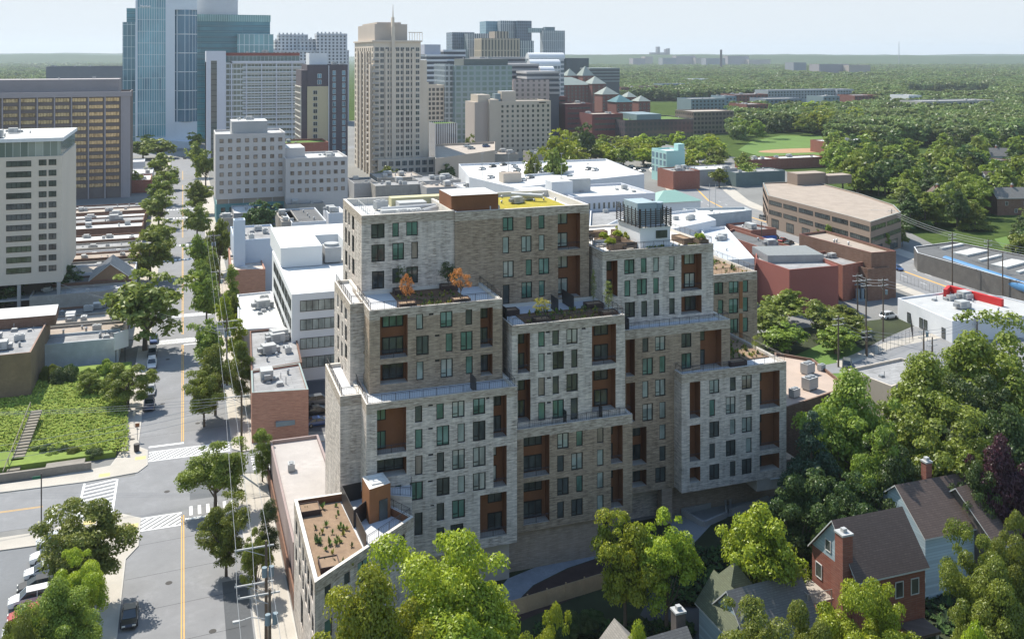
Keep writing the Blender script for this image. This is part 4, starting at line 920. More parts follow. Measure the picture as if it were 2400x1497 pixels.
# right bank of trees: neighbourhood and park
def ordinal(n):
    ones = 'first second third fourth fifth sixth seventh eighth ninth tenth eleventh twelfth thirteenth fourteenth fifteenth sixteenth seventeenth eighteenth nineteenth'.split()
    tens = {2: 'twenty', 3: 'thirty', 4: 'forty', 5: 'fifty', 6: 'sixty'}
    if n < 20: return ones[n - 1]
    t, q = divmod(n, 10); return tens[t][:-1] + 'ieth' if q == 0 else tens[t] + '-' + ones[q - 1]
def grp(n, box, w0, w1, h0, h1, cols, lab, group, seed, kinds=('round',), avoid=()):
    r = random.Random(seed); pts = []; tries = 0; made = []
    while len(pts) < n and tries < n * 60:
        tries += 1; u = r.uniform(box[0], box[2]); v = r.uniform(box[1], box[3]); x, y = P(u, v)
        if any(a <= u <= c and b <= v <= e for a, b, c, e in avoid): continue
        if any(hypot(x - p, y - q) < w0 * .62 for p, q in pts): continue
        pts.append((x, y)); co = r.choice(cols); kd = r.choice(kinds); made.append((u, co, kd, tree(x, y, r.uniform(w0, w1), r.uniform(h0, h1), kd, co, lab, group)))
    made.sort(key=lambda q: q[0])
    for i, (u, co, kd, o) in enumerate(made): o['label'] = '%s %s, %s from the left among the %s' % ({'mid': 'green', 'dark': 'dark green', 'olive': 'olive green', 'bright': 'bright green'}[co], {'conifer': 'conifer', 'bush': 'bush'}.get(kd, 'tree'), ordinal(i + 1), group)
grp(34, (2120, 455, 2420, 545), 10, 15, 10, 16, ('mid','dark','mid','olive'), 'mature green tree among the houses across the avenue at the right', 'trees among the houses across the avenue', 3, ('round','round','conifer'), ((2290, 480, 2420, 560), (2150, 480, 2230, 520)))
grp(9, (2000, 446, 2130, 462), 11, 15, 12, 16, ('mid','dark'), '', 'trees behind the brown office block', 33)
grp(34, (2160, 560, 2420, 625), 8, 11, 8, 12, ('mid','olive','dark'), 'green garden tree just above the row of low shops at the right', 'garden trees above the shops', 4, ('round', 'open'), ((2140, 560, 2400, 640),))
grp(62, (1950, 360, 2400, 455), 13, 19, 12, 18, ('mid','dark','mid','mid'), 'tree of the wooded neighbourhood right of the ball field', 'trees right of the ball field', 5, ('round','round','conifer'))
grp(46, (1310, 348, 1690, 392), 11, 15, 9, 12, ('bright','mid','bright','mid'), 'bright green tree in the belt left of the ball field', 'trees left of the ball field', 6, avoid=((1540, 352, 1620, 400), (1300, 300, 1330, 392)))
grp(10, (1700, 300, 1830, 335), 13, 17, 14, 18, ('mid','dark'), 'tree in the row along the left edge of the ball field', 'tree row at the ball field', 7)
grp(12, (1880, 285, 2010, 318), 17, 22, 16, 20, ('mid','bright','dark'), '', 'big trees right of the outfield', 34)
grp(10, (1870, 300, 1950, 318), 16, 20, 15, 18, ('mid','olive'), 'tall tree behind the outfield of the ball field', 'trees behind the ball field', 8)
grp(16, (1570, 395, 1800, 445), 8, 12, 7, 11, ('mid','olive','bright'), 'small tree among the shops along the avenue', 'trees among the avenue shops', 9)
grp(7, (1790, 760, 2010, 830), 9, 13, 6, 9, ('olive','mid','olive'), 'thick green tree of the clump behind the right end of the brick building', 'clump behind the brick building', 10)
grp(8, (0, 880, 270, 905), 3.5, 5, 2.5, 4.5, ('dark','mid'), 'bush growing against the painted wall of the lot', 'bushes against the lot wall', 11, ('bush',))
grp(8, (60, 1058, 300, 1076), 2.2, 3.2, 1.2, 1.8, ('dark','mid'), 'bush along the front edge of the overgrown lot', 'bushes at the front of the lot', 12, ('bush',))
grp(9, (1880, 535, 2120, 600), 3, 4, 5, 8, ('mid',), 'small street tree in front of the brown office block', 'street trees at the brown office', 13, ('columnar','open'), ((1880, 535, 1990, 568),))
grp(16, (2040, 1090, 2330, 1230), 7, 11, 7, 11, ('dark','mid'), 'shaded tree in the dense wood behind the houses', 'dense wood behind the houses', 14, avoid=((2060, 1150, 2330, 1300),))
grp(9, (1300, 1462, 1480, 1497), 2.5, 4, 1.5, 2.4, ('dark',), 'dark shrub in the yard behind the plank fence', 'dark shrubs behind the fence', 15, ('bush',), ((1390, 1400, 1600, 1500),))
for u, vt, w_, d, co, lab in ((130, 620, 120, 250, 'dark', 'dark tree at the foot of the tan tower'), (10, 650, 90, 240, 'dark', 'dark tree at the left edge below the tan tower'), (610,470,70,330,'dark','dark tree in front of the teal base of the grey block'),(905,390,54,470,'mid','tree at the foot of the tall cream tower'),(1100,318,30,560,'mid','lone green tree behind the parking deck'),(1045,385,50,470,'dark','dark tree right of the cream tower base'),(1170,362,40,560,'mid','tree at the corner of the beige hotel block'),(1315,310,90,500,'bright','bright tree right of the beige hotel block'),(1370,290,60,560,'dark','dark tree behind the bright one at the hotel'),(1300,350,60,430,'mid','tree behind the white parking deck'),(1250,360,50,430,'mid','small tree behind the white parking deck')):
    tpx(u, vt, w_, d, 'round', co, lab)
# far wood: one mass
def canopy(name, label, zones, seed):
    r = np.random.RandomState(seed)
    import bmesh
    bm = bmesh.new(); bmesh.ops.create_icosphere(bm, subdivisions=2, radius=1); iv = np.array([v.co[:] for v in bm.verts]); fi = np.array([[v.index for v in f.verts] for f in bm.faces]); bm.free()
    bm = bmesh.new(); bmesh.ops.create_icosphere(bm, subdivisions=1, radius=1); iv1 = np.array([v.co[:] for v in bm.verts]); fi1 = np.array([[v.index for v in f.verts] for f in bm.faces]); bm.free()
    VV, FF, off, TN_ = [], [], 0, []
    for n, u0, u1, v0, v1, rad, hh, fine, avoid in zones:
        k = 0
        while k < n:
            u = r.uniform(u0, u1); q = r.rand(); v = 1 / (q / (v0 - V0) + (1 - q) / (v1 - V0)) + V0 if r.rand() < .45 else r.uniform(v0, v1)
            k += 1
            if any(a <= u <= c and b <= v <= e for a, b, c, e in avoid): continue
            x, y = P(u, v); R = rad * r.uniform(.7, 1.35); a = iv if fine else iv1; f = fi if fine else fi1
            W = a * (1 + r.uniform(-.24, .24, (len(a), 1))) * np.array([R, R, hh * r.uniform(.42, .6)]) + np.array([x, y, hh * .42 + r.uniform(-2, 1.5)])
            VV.append(W); FF.append(f + off); off += len(a); TN_.append(np.full(len(f), r.rand()) * .6 + r.rand(len(f)) * .4)
    V = np.concatenate(VV); F = np.concatenate(FF); me = bpy.data.meshes.new(name)
    me.vertices.add(len(V)); me.vertices.foreach_set('co', V.ravel().astype('f')); me.loops.add(F.size); me.loops.foreach_set('vertex_index', F.ravel().astype('i'))
    me.polygons.add(len(F)); me.polygons.foreach_set('loop_start', np.arange(0, F.size, 3, dtype='i')); me.polygons.foreach_set('loop_total', np.full(len(F), 3, 'i')); me.update()
    at = me.attributes.new('tone', 'FLOAT', 'FACE'); at.data.foreach_set('value', np.concatenate(TN_).astype('f'))
    me.materials.append(LM['wood']); o = link(name, me); tag(o, label, 'forest', kind='stuff'); return o
LM['wood'] = leafmat('leaves_far', (.065, .12, .025), (.15, .22, .045))
AV = [(1150, 190, 1300, 400), (1300, 240, 1460, 400), (1460, 262, 1720, 345), (1440, 238, 2010, 276), (2120, 215, 2330, 245), (1728, 312, 1960, 380)]
def wood_instances(name, label, zones, seed):
    r = np.random.RandomState(seed); pts = []; scl = []
    for n, u0, u1, v0, v1, rad, avoid in zones:
        for _ in range(n):
            q = r.rand(); v = 1 / (q / (v0 - V0) + (1 - q) / (v1 - V0)) + V0 if r.rand() < .4 else r.uniform(v0, v1); u = r.uniform(u0, u1)
            if any(a <= u <= c and b <= v <= e for a, b, c, e in avoid): continue
            x, y = P(u, v); pts.append((x, y, 0)); scl.append(rad / 4.6 * r.uniform(.75, 1.3))
    me = bpy.data.meshes.new(name); me.from_pydata(pts, [], []); at = me.attributes.new('size', 'FLOAT', 'POINT'); at.data.foreach_set('value', np.array(scl, 'f'))
    o = link(name, me); tag(o, label, 'forest', kind='stuff')
    ng = bpy.data.node_groups.new('wood_scatter', 'GeometryNodeTree'); ng.interface.new_socket('Geometry', in_out='INPUT', socket_type='NodeSocketGeometry'); ng.interface.new_socket('Geometry', in_out='OUTPUT', socket_type='NodeSocketGeometry')
    N = ng.nodes; gi, go = N.new('NodeGroupInput'), N.new('NodeGroupOutput'); jn = N.new('GeometryNodeJoinGeometry')
    sz = N.new('GeometryNodeInputNamedAttribute'); sz.data_type = 'FLOAT'; sz.inputs['Name'].default_value = 'size'
    for k in range(4):
        cm = crown_mesh('round' if k else 'open', 70 + k, 750, .75); cm.materials[0] = LM['wood']; co = bpy.data.objects.new('wood_crown', cm); 
        oi = N.new('GeometryNodeObjectInfo'); oi.inputs['Object'].default_value = co
        rv = N.new('FunctionNodeRandomValue'); rv.data_type = 'INT'; rv.inputs[4].default_value = 0; rv.inputs[5].default_value = 3; rv.inputs[8].default_value = 3
        eq = N.new('FunctionNodeCompare'); eq.data_type = 'INT'; eq.operation = 'EQUAL'; eq.inputs[3].default_value = k; ng.links.new(rv.outputs[2], eq.inputs[2])
        rr_ = N.new('FunctionNodeRandomValue'); rr_.data_type = 'FLOAT_VECTOR'; rr_.inputs[0].default_value = (0, 0, 0); rr_.inputs[1].default_value = (0, 0, 6.28)
        ip = N.new('GeometryNodeInstanceOnPoints'); ng.links.new(gi.outputs[0], ip.inputs['Points']); ng.links.new(oi.outputs['Geometry'], ip.inputs['Instance']); ng.links.new(eq.outputs[0], ip.inputs['Selection'])
        ng.links.new(rr_.outputs[0], ip.inputs['Rotation']); ng.links.new(sz.outputs[0], ip.inputs['Scale']); ng.links.new(ip.outputs[0], jn.inputs[0])
    ng.links.new(jn.outputs[0], go.inputs[0]); md = o.modifiers.new('scatter', 'NODES'); md.node_group = ng; return o
LM['wood'] = leafmat('leaves_far', (.11, .165, .05), (.235, .29, .09))
wood_instances('wood', 'green woodland in the middle distance on the right', [(3600, 1290, 2500, 235, 345, 7.5, AV), (9000, 1240, 2500, 185, 250, 8.0, AV), (10000, 1240, 2500, 160, 195, 9.5, AV)], 31)
wood_instances('wood', 'green woodland behind the dark roof at the left', [(2600, -60, 480, 152, 215, 9, [])], 32)
canopy('wood', 'far green woodland stretching to the horizon on the right', [
    (16000, 1300, 2500, 138, 164, 13, 14, False, []), (6000, 1300, 2500, 133.5, 142, 28, 13, False, [])], 21)
canopy('wood', 'far green woodland behind the dark roof at the left horizon', [
    (3600, -60, 640, 139, 158, 14, 15, False, []), (1200, -60, 700, 134.5, 142, 42, 15, False, [])], 22)
# low hills on the skyline
def ridge(name, u0, u1, d, prof, m):
    b = MB(); n = len(prof); p = []
    for i, v in enumerate(prof):
        x, y = DP(u0 + (u1 - u0) * i / (n - 1), d); x2, y2 = DP(u0 + (u1 - u0) * i / (n - 1), d * .8); x3, y3 = DP(u0 + (u1 - u0) * i / (n - 1), d * 1.3); p.append(((x2, y2, 0), (x, y, ZV(v, d)), (x3, y3, 0)))
    for a, e in zip(p, p[1:]): b.quad(a[0], e[0], e[1], a[1]); b.quad(a[1], e[1], e[2], a[2])
    struct(name, b, m)
hm = M('far_wooded_hill', (.07, .10, .05), 1, .3, .002, .02, spec=0)
rr = random.Random(5)
def wob(a, n, am): 
    r = []; x = 0
    for i in range(n): x = x * .7 + rr.uniform(-am, am); r.append(a + x)
    return r
ridge('hill', -80, 420, 9000, [127.5, 127, 126.2, 126, 125, 125.5, 124.2, 124.6, 125.2, 126, 125, 124.6, 125.4, 126], hm)
ridge('hill', -80, 420, 6500, [130, 130.5, 129, 127.6, 128, 127.5, 128.6, 130, 130.5, 129.6, 130.4, 131], hm)
ridge('hill', 1250, 2600, 8500, wob(128.2, 60, .8), hm)
ridge('hill', 1250, 2600, 6000, [128 + 4.5 * i / 39 + x for i, x in enumerate(wob(0, 40, .7))], hm)
# ---------------------------------------------------------------- buildings down the street and downtown
def front(x0, x1, Y, *a, **k): return edge_windows((x0, Y), (x1, Y), *a, **k)
def leftf(X, y0, y1, *a, **k): return edge_windows((X, y1), (X, y0), *a, **k)
def rightf(X, y0, y1, *a, **k): return edge_windows((X, y0), (X, y1), *a, **k)
def bbox_part(root, name, x0, y0, z0, x1, y1, z1, m, mt=None):
    b = MB(); b.box(x0, y0, z0, x1, y1, z1, 0, 1); return b.build(name, [m, mt or m], root)
beige = M('beige_render', (.60, .53, .45), .85, .1, .1, 1.5); tan_c = M('tan_concrete', (.54, .47, .39), .9, .12, .1, 1.5)
white_p = M('white_painted_wall', (.66, .67, .69), .85, .12, .15, 1.5); gconc = M('grey_concrete', (.38, .37, .36), .9, .16, .12, 1.2)
cream = M('cream_stone', (.66, .57, .47), .85, .12, .1, 1.2); purple = M('dark_purple_brick', (.115, .10, .115), .85, .15, .15, 2)
teal_p = M('teal_paint', (.12, .26, .27), .8, .2, .15, 1.5); mgrey = M('blue_grey_panel', (.20, .26, .29), .6, .12, .1, 1)
# tan tower at the left edge
r, x0, y0, x1, y1, z = px_building('apartment_tower', 'pale tan tower at the left edge with a glazed top storey and a white roof', 'tower', -160, 145, 365, 145, 240, 34, beige, white_roof, 7.5)
put_windows(r, [w_ for a, e in ((18, 70),) for w_ in [(onY((a + e) / 2, 400, y0)[0], y0 - .03, onY(45, 391 + 25 * j, y0)[1], 0, 5.6, 1.45, 'd') for j in range(11)]] +
    [(onY(a, 400, y0)[0], y0 - .03, onY(110, 387.5 + 24.8 * j, y0)[1], 0, 1.75, 1.45, 'd') for a in (100, 123) for j in range(11)])
bbox_part(r, 'glass_storey', x0, y0 + .3, z, x1 - .3, y1, z + 3.7, MCW('tower_glass', (.16, .20, .18), (.45, .47, .45), 1.7, 9, .12, 0, glass2=(.40, .42, .38)), white_roof)
bbox_part(r, 'roof_slab', x0, y0 - .3, z + 3.7, x1 + .3, y1 + .3, z + 4.6, white_p, white_roof)
for k in range(6): bbox_part(r, 'column', x1 - 1.2 - k * 9, y0 + .2, 0, x1 - .4 - k * 9, y0 + 1.0, 7.5, gconc)
bbox_part(r, 'deck_slab', x0, y0 + .1, 3.4, x1 - .1, y1, 3.8, gconc); bbox_part(r, 'inner_wall', x0, y0 + 5, 0, x1 - 3, y1, 7.5, M('shade_wall', (.07, .06, .055)))  # inner wall coloured dark in place of shade under the open storeys
roof_units(r, x1 - 24, y0 + 4, x1 - 4, y1 - 4, z + 4.6, 7, 3)
# gold glass office block
r, x0, y0, x1, y1, z = px_building('office_block', 'wide brown office block with rows of gold-reflecting windows', 'office building', -230, 305, 215, 300, 432, 26, M('bronze_panel', (.17, .14, .13), .6, .15), M('mauve_roof', (.36, .33, .33)), 0)
w_ = []; zt = z - 2.6; bay = 6.9
for k in range(12):
    for j in range(13): w_.append((x1 - 4.1 - bay * (k + .5), y0 - .05, zt - 1.75 - 3.22 * j, 0, 6.1, 1.75, 'au'))
put_windows(r, w_)
b = MB()
for k in range(14): b.box(x1 - 3.9 - bay * k, y0 - .55, 0, x1 - 3.35 - bay * k, y0 - .04, z - 2.2)
b.box(x1 - 3.3, y0 - .5, 0, x1 + .05, y0 - .02, z - 2.2); b.box(x0, y0 - .8, z - 2.2, x1 + .6, y0 - .01, z + .05); b.build('pier', M('mauve_concrete', (.34, .31, .32), .85, .1, .1, 1), r)
bbox_part(r, 'penthouse', x0, y0 + 5, z - 1, onY(277, 200, y0)[0], y1 - 2, z + 5.6, M('mauve_concrete_b', (.30, .275, .28), .85, .12, .08, .8), M('mauve_roof', (.4, .37, .37)))
roof_units(r, x1 - 90, y0 + 7, x1 - 12, y1 - 6, z + 5.6, 6, 5)
# long dark roof behind it
r, *_ = px_building('office_block', 'long low dark office block behind the gold-windowed one', 'office building', 108, 300, 156, 300, 800, 40, M('slate_panel', (.20, .21, .23), .8, .1), grey_roof, 0, units=5)
# tall blue hotel tower, its sign at the top
X, Y = DP(322, 655); xr = onY(462, 300, Y)[0]; hz = 118
HT = thing('hotel_tower', 'tallest tower, blue glass and white, with a sign at its top', 'tower')
gl_blue = MCW('hotel_glass', (.20, .44, .52), (.52, .60, .62), 1.55, 8.1, .34, .28, rough=.12, glass2=(.07, .16, .22))
gl_blue2 = MCW('hotel_glass_b', (.10, .22, .31), (.55, .62, .66), 3.1, 13.2, .3, .55, rough=.1, glass2=(.05, .12, .19), band=(.07, .12, .15), bandh=1.0)
gl_blue3 = MCW('hotel_glass_c', (.10, .30, .36), (.13, .30, .34), 30, 4.1, .1, .5, rough=.1, glass2=(.05, .16, .21), band=(.05, .12, .15), bandh=1.4)
xm = onY(388, 300, Y)[0]; xg0 = onY(410, 300, Y)[0]
bbox_part(HT, 'glass_wall', X, Y, 7.5, xm, Y + 30, hz + 6, gl_blue, white_roof)
b = MB(); b.box(xm, Y - 1.2, 0, xg0, Y + 30, hz + 6); b.box(xg0, Y - 1.2, ZV(22, 655), xr, Y + 30, hz + 6); b.box(X - 1.2, Y - .5, 0, X, Y + 30, hz + 7); b.box(X, Y - .4, 0, xm, Y + 28, 7.5)
b.box(xg0, Y - .6, 0, xr, Y + 28, ZV(288, 655)); n = 12
for k in range(n):   # flared curved base
    a0, a1 = k / n, (k + 1) / n; b.box(X + (xr - X) * a0, Y - 14 * a0 ** 1.4, 0, X + (xr - X) * a1, Y - .5, 4 + 3 * (1 - a0))
b.build('white_wall', M('white_panel', (.62, .67, .72), .6, .06, .05, .5), HT)
b = MB(); n = 16; za, zb = ZV(288, 655), ZV(22, 655)
for k in range(n):
    f0, f1 = k / n, (k + 1) / n; c0, c1 = -1.6 + 3.2 * (2 * f0 - 1) ** 2, -1.6 + 3.2 * (2 * f1 - 1) ** 2
    b.quad((xg0 + (xr - xg0) * f0, Y + c0, za), (xg0 + (xr - xg0) * f1, Y + c1, za), (xg0 + (xr - xg0) * f1, Y + c1, zb), (xg0 + (xr - xg0) * f0, Y + c0, zb))
b.build('curved_glass_wall', gl_blue2, HT)
bbox_part(HT, 'side_wing', onY(286, 300, Y)[0], Y + 6, 0, X - 1.2, Y + 30, ZV(52, 655), MCW('hotel_glass_d', (.14, .30, .36), (.45, .55, .58), 2.6, 7.8, .25, .3, rough=.1, glass2=(.06, .13, .17)), white_roof)
bbox_part(HT, 'side_wing', onY(294, 300, Y)[0], Y + 14, 0, X - 1.2, Y + 30, ZV(18, 655), gl_blue3, white_roof)
fc = bpy.data.curves.new('sign_lettering', 'FONT'); fc.body = 'Marriott'; fc.size = 1.35; fc.extrude = .15; fc.offset = .05
ft = bpy.data.objects.new('sign_lettering', fc); COL.objects.link(ft); ft.location = (X + 1.9, Y - .35, ZV(17, 655)); ft.rotation_euler = (pi / 2, 0, 0); ft.scale = (1.5, 1.5, 1); ft.parent = HT
ft.scale = (.48, .62, 1)
bpy.context.view_layer.update(); _m = bpy.data.meshes.new_from_object(ft.evaluated_get(bpy.context.evaluated_depsgraph_get())); _l = ft.location.copy(); bpy.data.objects.remove(ft)
_m.materials.clear(); _m.materials.append(M('sign_white', (.85, .85, .85), .6, .02)); ft = link('sign_lettering', _m, HT, _l); ft.rotation_euler = (pi / 2, 0, 0); ft.scale = (1.42, 1.5, 1)
# its lower glass neighbour to the right
r, x0, y0, x1, y1, z = px_building('office_tower', 'broad blue-green glass office building right of the tallest tower', 'tower', 462, 633, 36, 462, 700, 40, gl_blue3, white_roof, 0)
bbox_part(r, 'white_volume', x0 - 1, y0 + 3, z, onY(558, 40, y0)[0], y1, z + 16, white_p); bbox_part(r, 'glass_crown', x0, y0 - .4, z - 4.5, x1 + .4, y0 - .05, z + .6, MCW('crown_glass', (.25, .45, .45), (.4, .6, .58), 1.6, 60, .3, 0))
bbox_part(r, 'glass_bay', onY(556, 100, y0 - 14)[0], y0 - 14, 0, onY(641, 100, y0 - 14)[0], y0, ZV(80, 690), MCW('bay_glass', (.22, .42, .46), (.60, .66, .68), 3.5, 8, .35, .4), white_roof)
# white slab and balcony building
r, x0, y0, x1, y1, z = px_building('apartment_tower', 'wide apartment block with white slab at its left and long balcony rows', 'tower', 483, 712, 146, 500, 585, 26, MCW('balcony_glass', (.26, .29, .24), (.52, .56, .58), 2.15, 3.3, .28, .3, band=(.55, .60, .63), bandh=.95, rough=.25, glass2=(.14, .17, .15)), grey_roof, 0)
xs1 = onY(529, 150, y0)[0]; sm = M('lilac_white', (.60, .62, .68), .7, .08, .06, .6)
b = MB(); xa, xb = onY(494, 150, y0)[0], onY(508, 150, y0)[0]; zz = ZV(120, 585)
b.box(x0, y0 - 3, 0, xa, y1, zz); b.box(xb, y0 - 3, 0, xs1, y1, zz); b.box(xa, y0 - 3, zz - 6, xb, y1, zz); b.box(xa, y0 - 2.6, 0, xb, y1 - 1, zz - 6, 1); b.build('white_slab', [sm, MCW('slot_glass', (.15, .17, .16), (.05, .05, .05), 20, 3.3, .1, .5)], r)
b = MB(); xo = onY(541, 150, y0)[0]; b.box(xo, y0 - 1.5, 0, xo + .8, y0 - .03, z + .3); b.box(xo, y0 - 1.5, z - .8, x1 + .8, y0 - .03, z + .6)
for u in (577, 613, 648, 684, 712): xx = onY(u, 150, y0)[0]; b.box(xx - .3, y0 - 1.5, 0, xx + .3, y0 - .03, z - .8)
b.build('white_frame', sm, r); xk = onY(568, 150, y0)[0]
for j in range(17): bbox_part(r, 'balcony', xk, y0 - 1.45, z - 3.6 - j * 3.18, x1, y0 - .06, z - 2.75 - j * 3.18, M('balcony_white', (.56, .60, .62), .6, .05))
bbox_part(r, 'penthouse', xs1 + 1, y0 + 5, z - 1, x1 - 2, y1 - 2, z + 5.6, MCW('pent_glass', (.15, .22, .21), (.3, .36, .36), 2.4, 8, .3, .3), grey_roof); bbox_part(r, 'red_band', xs1, y0 + 4.8, z + 3.9, x1 - 2, y0 + 4.95, z + 5.8, M('red_band', (.28, .10, .08)))
roof_units(r, xs1 + 4, y0 + 8, x1 - 6, y1 - 4, z + 5.6, 6, 9)
# dark tower with the tan panel
r, x0, y0, x1, y1, z = px_building('apartment_tower', 'dark purple-brick tower with a tan panel and pale balcony grid', 'tower', 720, 815, 152, 720, 468, 24, purple, grey_roof, 0)
xt = onY(770, 200, y0)[0]; zt = ZV(203, 468); bbox_part(r, 'tan_panel', x0, y0 - .25, 0, xt, y0 - .02, zt, M('tan_panel', (.46, .40, .28), .8, .08, .08, .8))
put_windows(r, front(x0 + 2.0, xt - 1.2, y0, 2, 2.0, 1.0, 4.5, 13, zt - 2.0, 3.1, 2.0, 'dw', .3) + front(xt, x1, y0, 2, 1.6, 2.0, 1.2, 17, z - 3, 3.1, 2.3, 'b', .03) + front(x0, xt, y0, 1, 2, 5, 1, 3, z - 4.5, 3.1, 2.2, 'b', .03))
xl = onY(770, 200, y0)[0]; bbox_part(r, 'mullion', xl - .1, y0 - .9, 0, xl + .2, y0 - .26, z - .5, sm)
xl = DP(687, 468)[0]; b = MB(); gx = M('pale_grid', (.55, .52, .46), .7, .08)
for k in range(6): yy = y0 + (y1 - y0) * k / 5; b.box(x0 - 3.3, yy - .25, 0, x0 - 2.9, yy + .25, zt)
for j in range(16): b.box(x0 - 3.4, y0, zt - j * 3.1 - .5, x0 - 2.8, y1, zt - j * 3.1)
b.build('balcony_grid', gx, r); bbox_part(r, 'stepped_wall', x0 - 2.8, y0 + .3, 0, x0, y1, zt + 8.0, purple)
bbox_part(r, 'penthouse', x0 + 2, y0 + 8, z - 1, x1 - 9, y1 - 2, z + 5.8, white_p); roof_units(r, x0 + 2, y0 + 2, x1 - 2, y1 - 3, z - .8, 4, 2)
# tall cream tower with the spire
r, x0, y0, x1, y1, z = px_building('apartment_tower', 'tall cream stone tower with a stepped crown and a slim spire, centre of the skyline', 'tower', 875, 986, 98, 875, 503, 58, cream, grey_roof, 0)
st_ = 3.12; W_ = []
W_ += front(x0, x1, y0, 9, 2.1, .9, .7, 22, z - 3.0, st_, 2.1, 'dw', .03) + leftf(x0, y0, y1, 10, 1.8, 2, 2, 22, z - 3.2, st_, 1.9, 'd', .03)
put_windows(r, W_)
b = MB()
for u in (905, 925, 948, 968): xx = onY(u, 200, y0)[0]; b.box(xx - .6, y0 - .8, 0, xx + .6, y0 - .02, z - 4)
for yy in (y0 + 8, y0 + 16, y0 + 24, y0 + 34, y0 + 44): b.box(x0 - .9, yy - .7, 0, x0 - .02, yy + .7, z - 5)
b.box(x0 - 1.6, y0 + 1.2, 0, x0 - .01, y0 + 5, z - 12); b.box(x1 + .01, y0 + 3, 0, x1 + 4.2, y1, z - 10); b.box(x1 + 4.2, y0 + 6, 0, x1 + 6, y1, z - 22); b.build('buttress', cream, r)
for j in range(20):
    bbox_part(r, 'balcony', x0 - .7, y0 - 1.5, z - 10 - j * st_, x0 + 2.6, y0 - .05, z - 9.1 - j * st_, M('balcony_cream', (.46, .42, .38), .7, .1))
for j in range(18):
    bbox_part(r, 'balcony', x0 - 1.9, y0 + 6, z - 12 - j * st_, x0 - .92, y0 + 11, z - 11.2 - j * st_, MATS['balcony_cream'])
bbox_part(r, 'cornice', x0 - .7, y0 - .7, z - .1, x1 + .7, y1 + .7, z + .7, cream); bbox_part(r, 'penthouse', x0 + 1.5, y0 + 4, z, x1 - 6.5, y1 - 3, z + 9.5, M('pent_stone', (.50, .43, .37), .85, .1, .1, 1)); bbox_part(r, 'penthouse_top', x0 + 3.5, y0 + 8, z + 9.5, x1 - 9, y1 - 6, z + 10.6, MATS['pent_stone'])
b = MB(); xx = onY(921, 60, y0)[0]; b.box(xx - .9, y0 - 1, 0, xx + .9, y0 - .03, z + 8); b.box(xx - .6, y0 - .9, z + 8, xx + .6, y0 + 2.2, z + 13); b.tube((xx, y0, z + 13), (xx, y0, z + 20), .35, .08, 6); b.build('spire', cream, r)
b = MB()
for k in range(6): b.box(x1 - 5.5 + k * 1.4, y0 + 3, z, x1 - 5.3 + k * 1.4, y0 + 3.3, z + 5)
b.box(x1 - 6, y0 + 2.8, z + 4.9, x1 + 1.6, y0 + 3.5, z + 5.3); b.build('pergola', cream, r)
bs = bbox_part(r, 'podium', x0 + 2, y0 - 3, 0, onY(1020, 400, y0 - 3)[0], y0 - .9, 9.5, cream); put_windows(r, front(x0 + 3, onY(1020, 400, y0 - 3)[0], y0 - 3, 8, 2.6, 1, 1, 2, 8.4, 4.0, 2.7, 'dw', .03)[:16])
# grey concrete slab block with the lower wing
gb2 = M('stained_concrete', (.50, .475, .46), .9, .12, .15, .9)
r, x0, y0, x1, y1, z = px_building('office_block', 'grey concrete block with eight columns of square windows and a teal painted base', 'office building', 505, 669, 315, 505, 360, 22, gb2, white_roof, 9.8)
put_windows(r, front(x0, x1, y0, 8, 1.45, 1.5, 1.2, 7, z - 1.9, 3.2, 1.5, 'tn', .05))
bbox_part(r, 'penthouse', x0 + 6.0, y0 + 1.5, z - .8, onY(628, 290, y0)[0], y0 + 15, z + 4.6, M('pent_grey', (.40, .40, .40), .9, .12, .1, .8), white_roof)
bbox_part(r, 'base', x0 + .3, y0 + .3, 0, x1 - .2, y1, 8.0, teal_p); bbox_part(r, 'ribbon_glazing', x0 + .5, y0 + .5, 8.0, x1 - .4, y1, 9.8, MCW('dusty_glass', (.32, .28, .24), (.4, .4, .4), 5.4, 20, .3, 0)); put_windows(r, front(x0 + 1, x1, y0 + .3, 8, 1.6, 1, 1, 2, 6.6, 3.6, 1.6, 'd', .03)); roof_units(r, x0 + 8, y0 + 4, x0 + 16, y0 + 12, z + 4.6, 3, 1)
r, x0, y0, x1, y1, z = px_building('office_block', 'lower grey concrete wing with stained walls, right of the taller grey block', 'office building', 669.6, 815, 372, 672, 364, 24, gb2, white_roof, 0)
put_windows(r, front(x0, x1, y0, 8, 1.4, 1.8, 1.2, 4, z - 1.7, 3.3, 1.5, 'tn', .05)); roof_units(r, x0 + 3, y0 + 3, x1 - 3, y1 - 4, z - .8, 5, 4, (0, 1, 3)); bbox_part(r, 'penthouse', x0, y0 + 6, z - .8, x0 + 8, y1 - 2, z + 3.5, gb2, white_roof)
for x_, z_ in ((3.5, 5), (7.5, 4), (11, 7), (16, 3)):
    pass
# red podium with green roof behind
r, *_ = px_building('brick_podium', 'red brick podium with a small green roof at the foot of the dark tower', 'building', 668, 770, 335, 700, 440, 20, brick_red, lawn_m, 0, units=2)
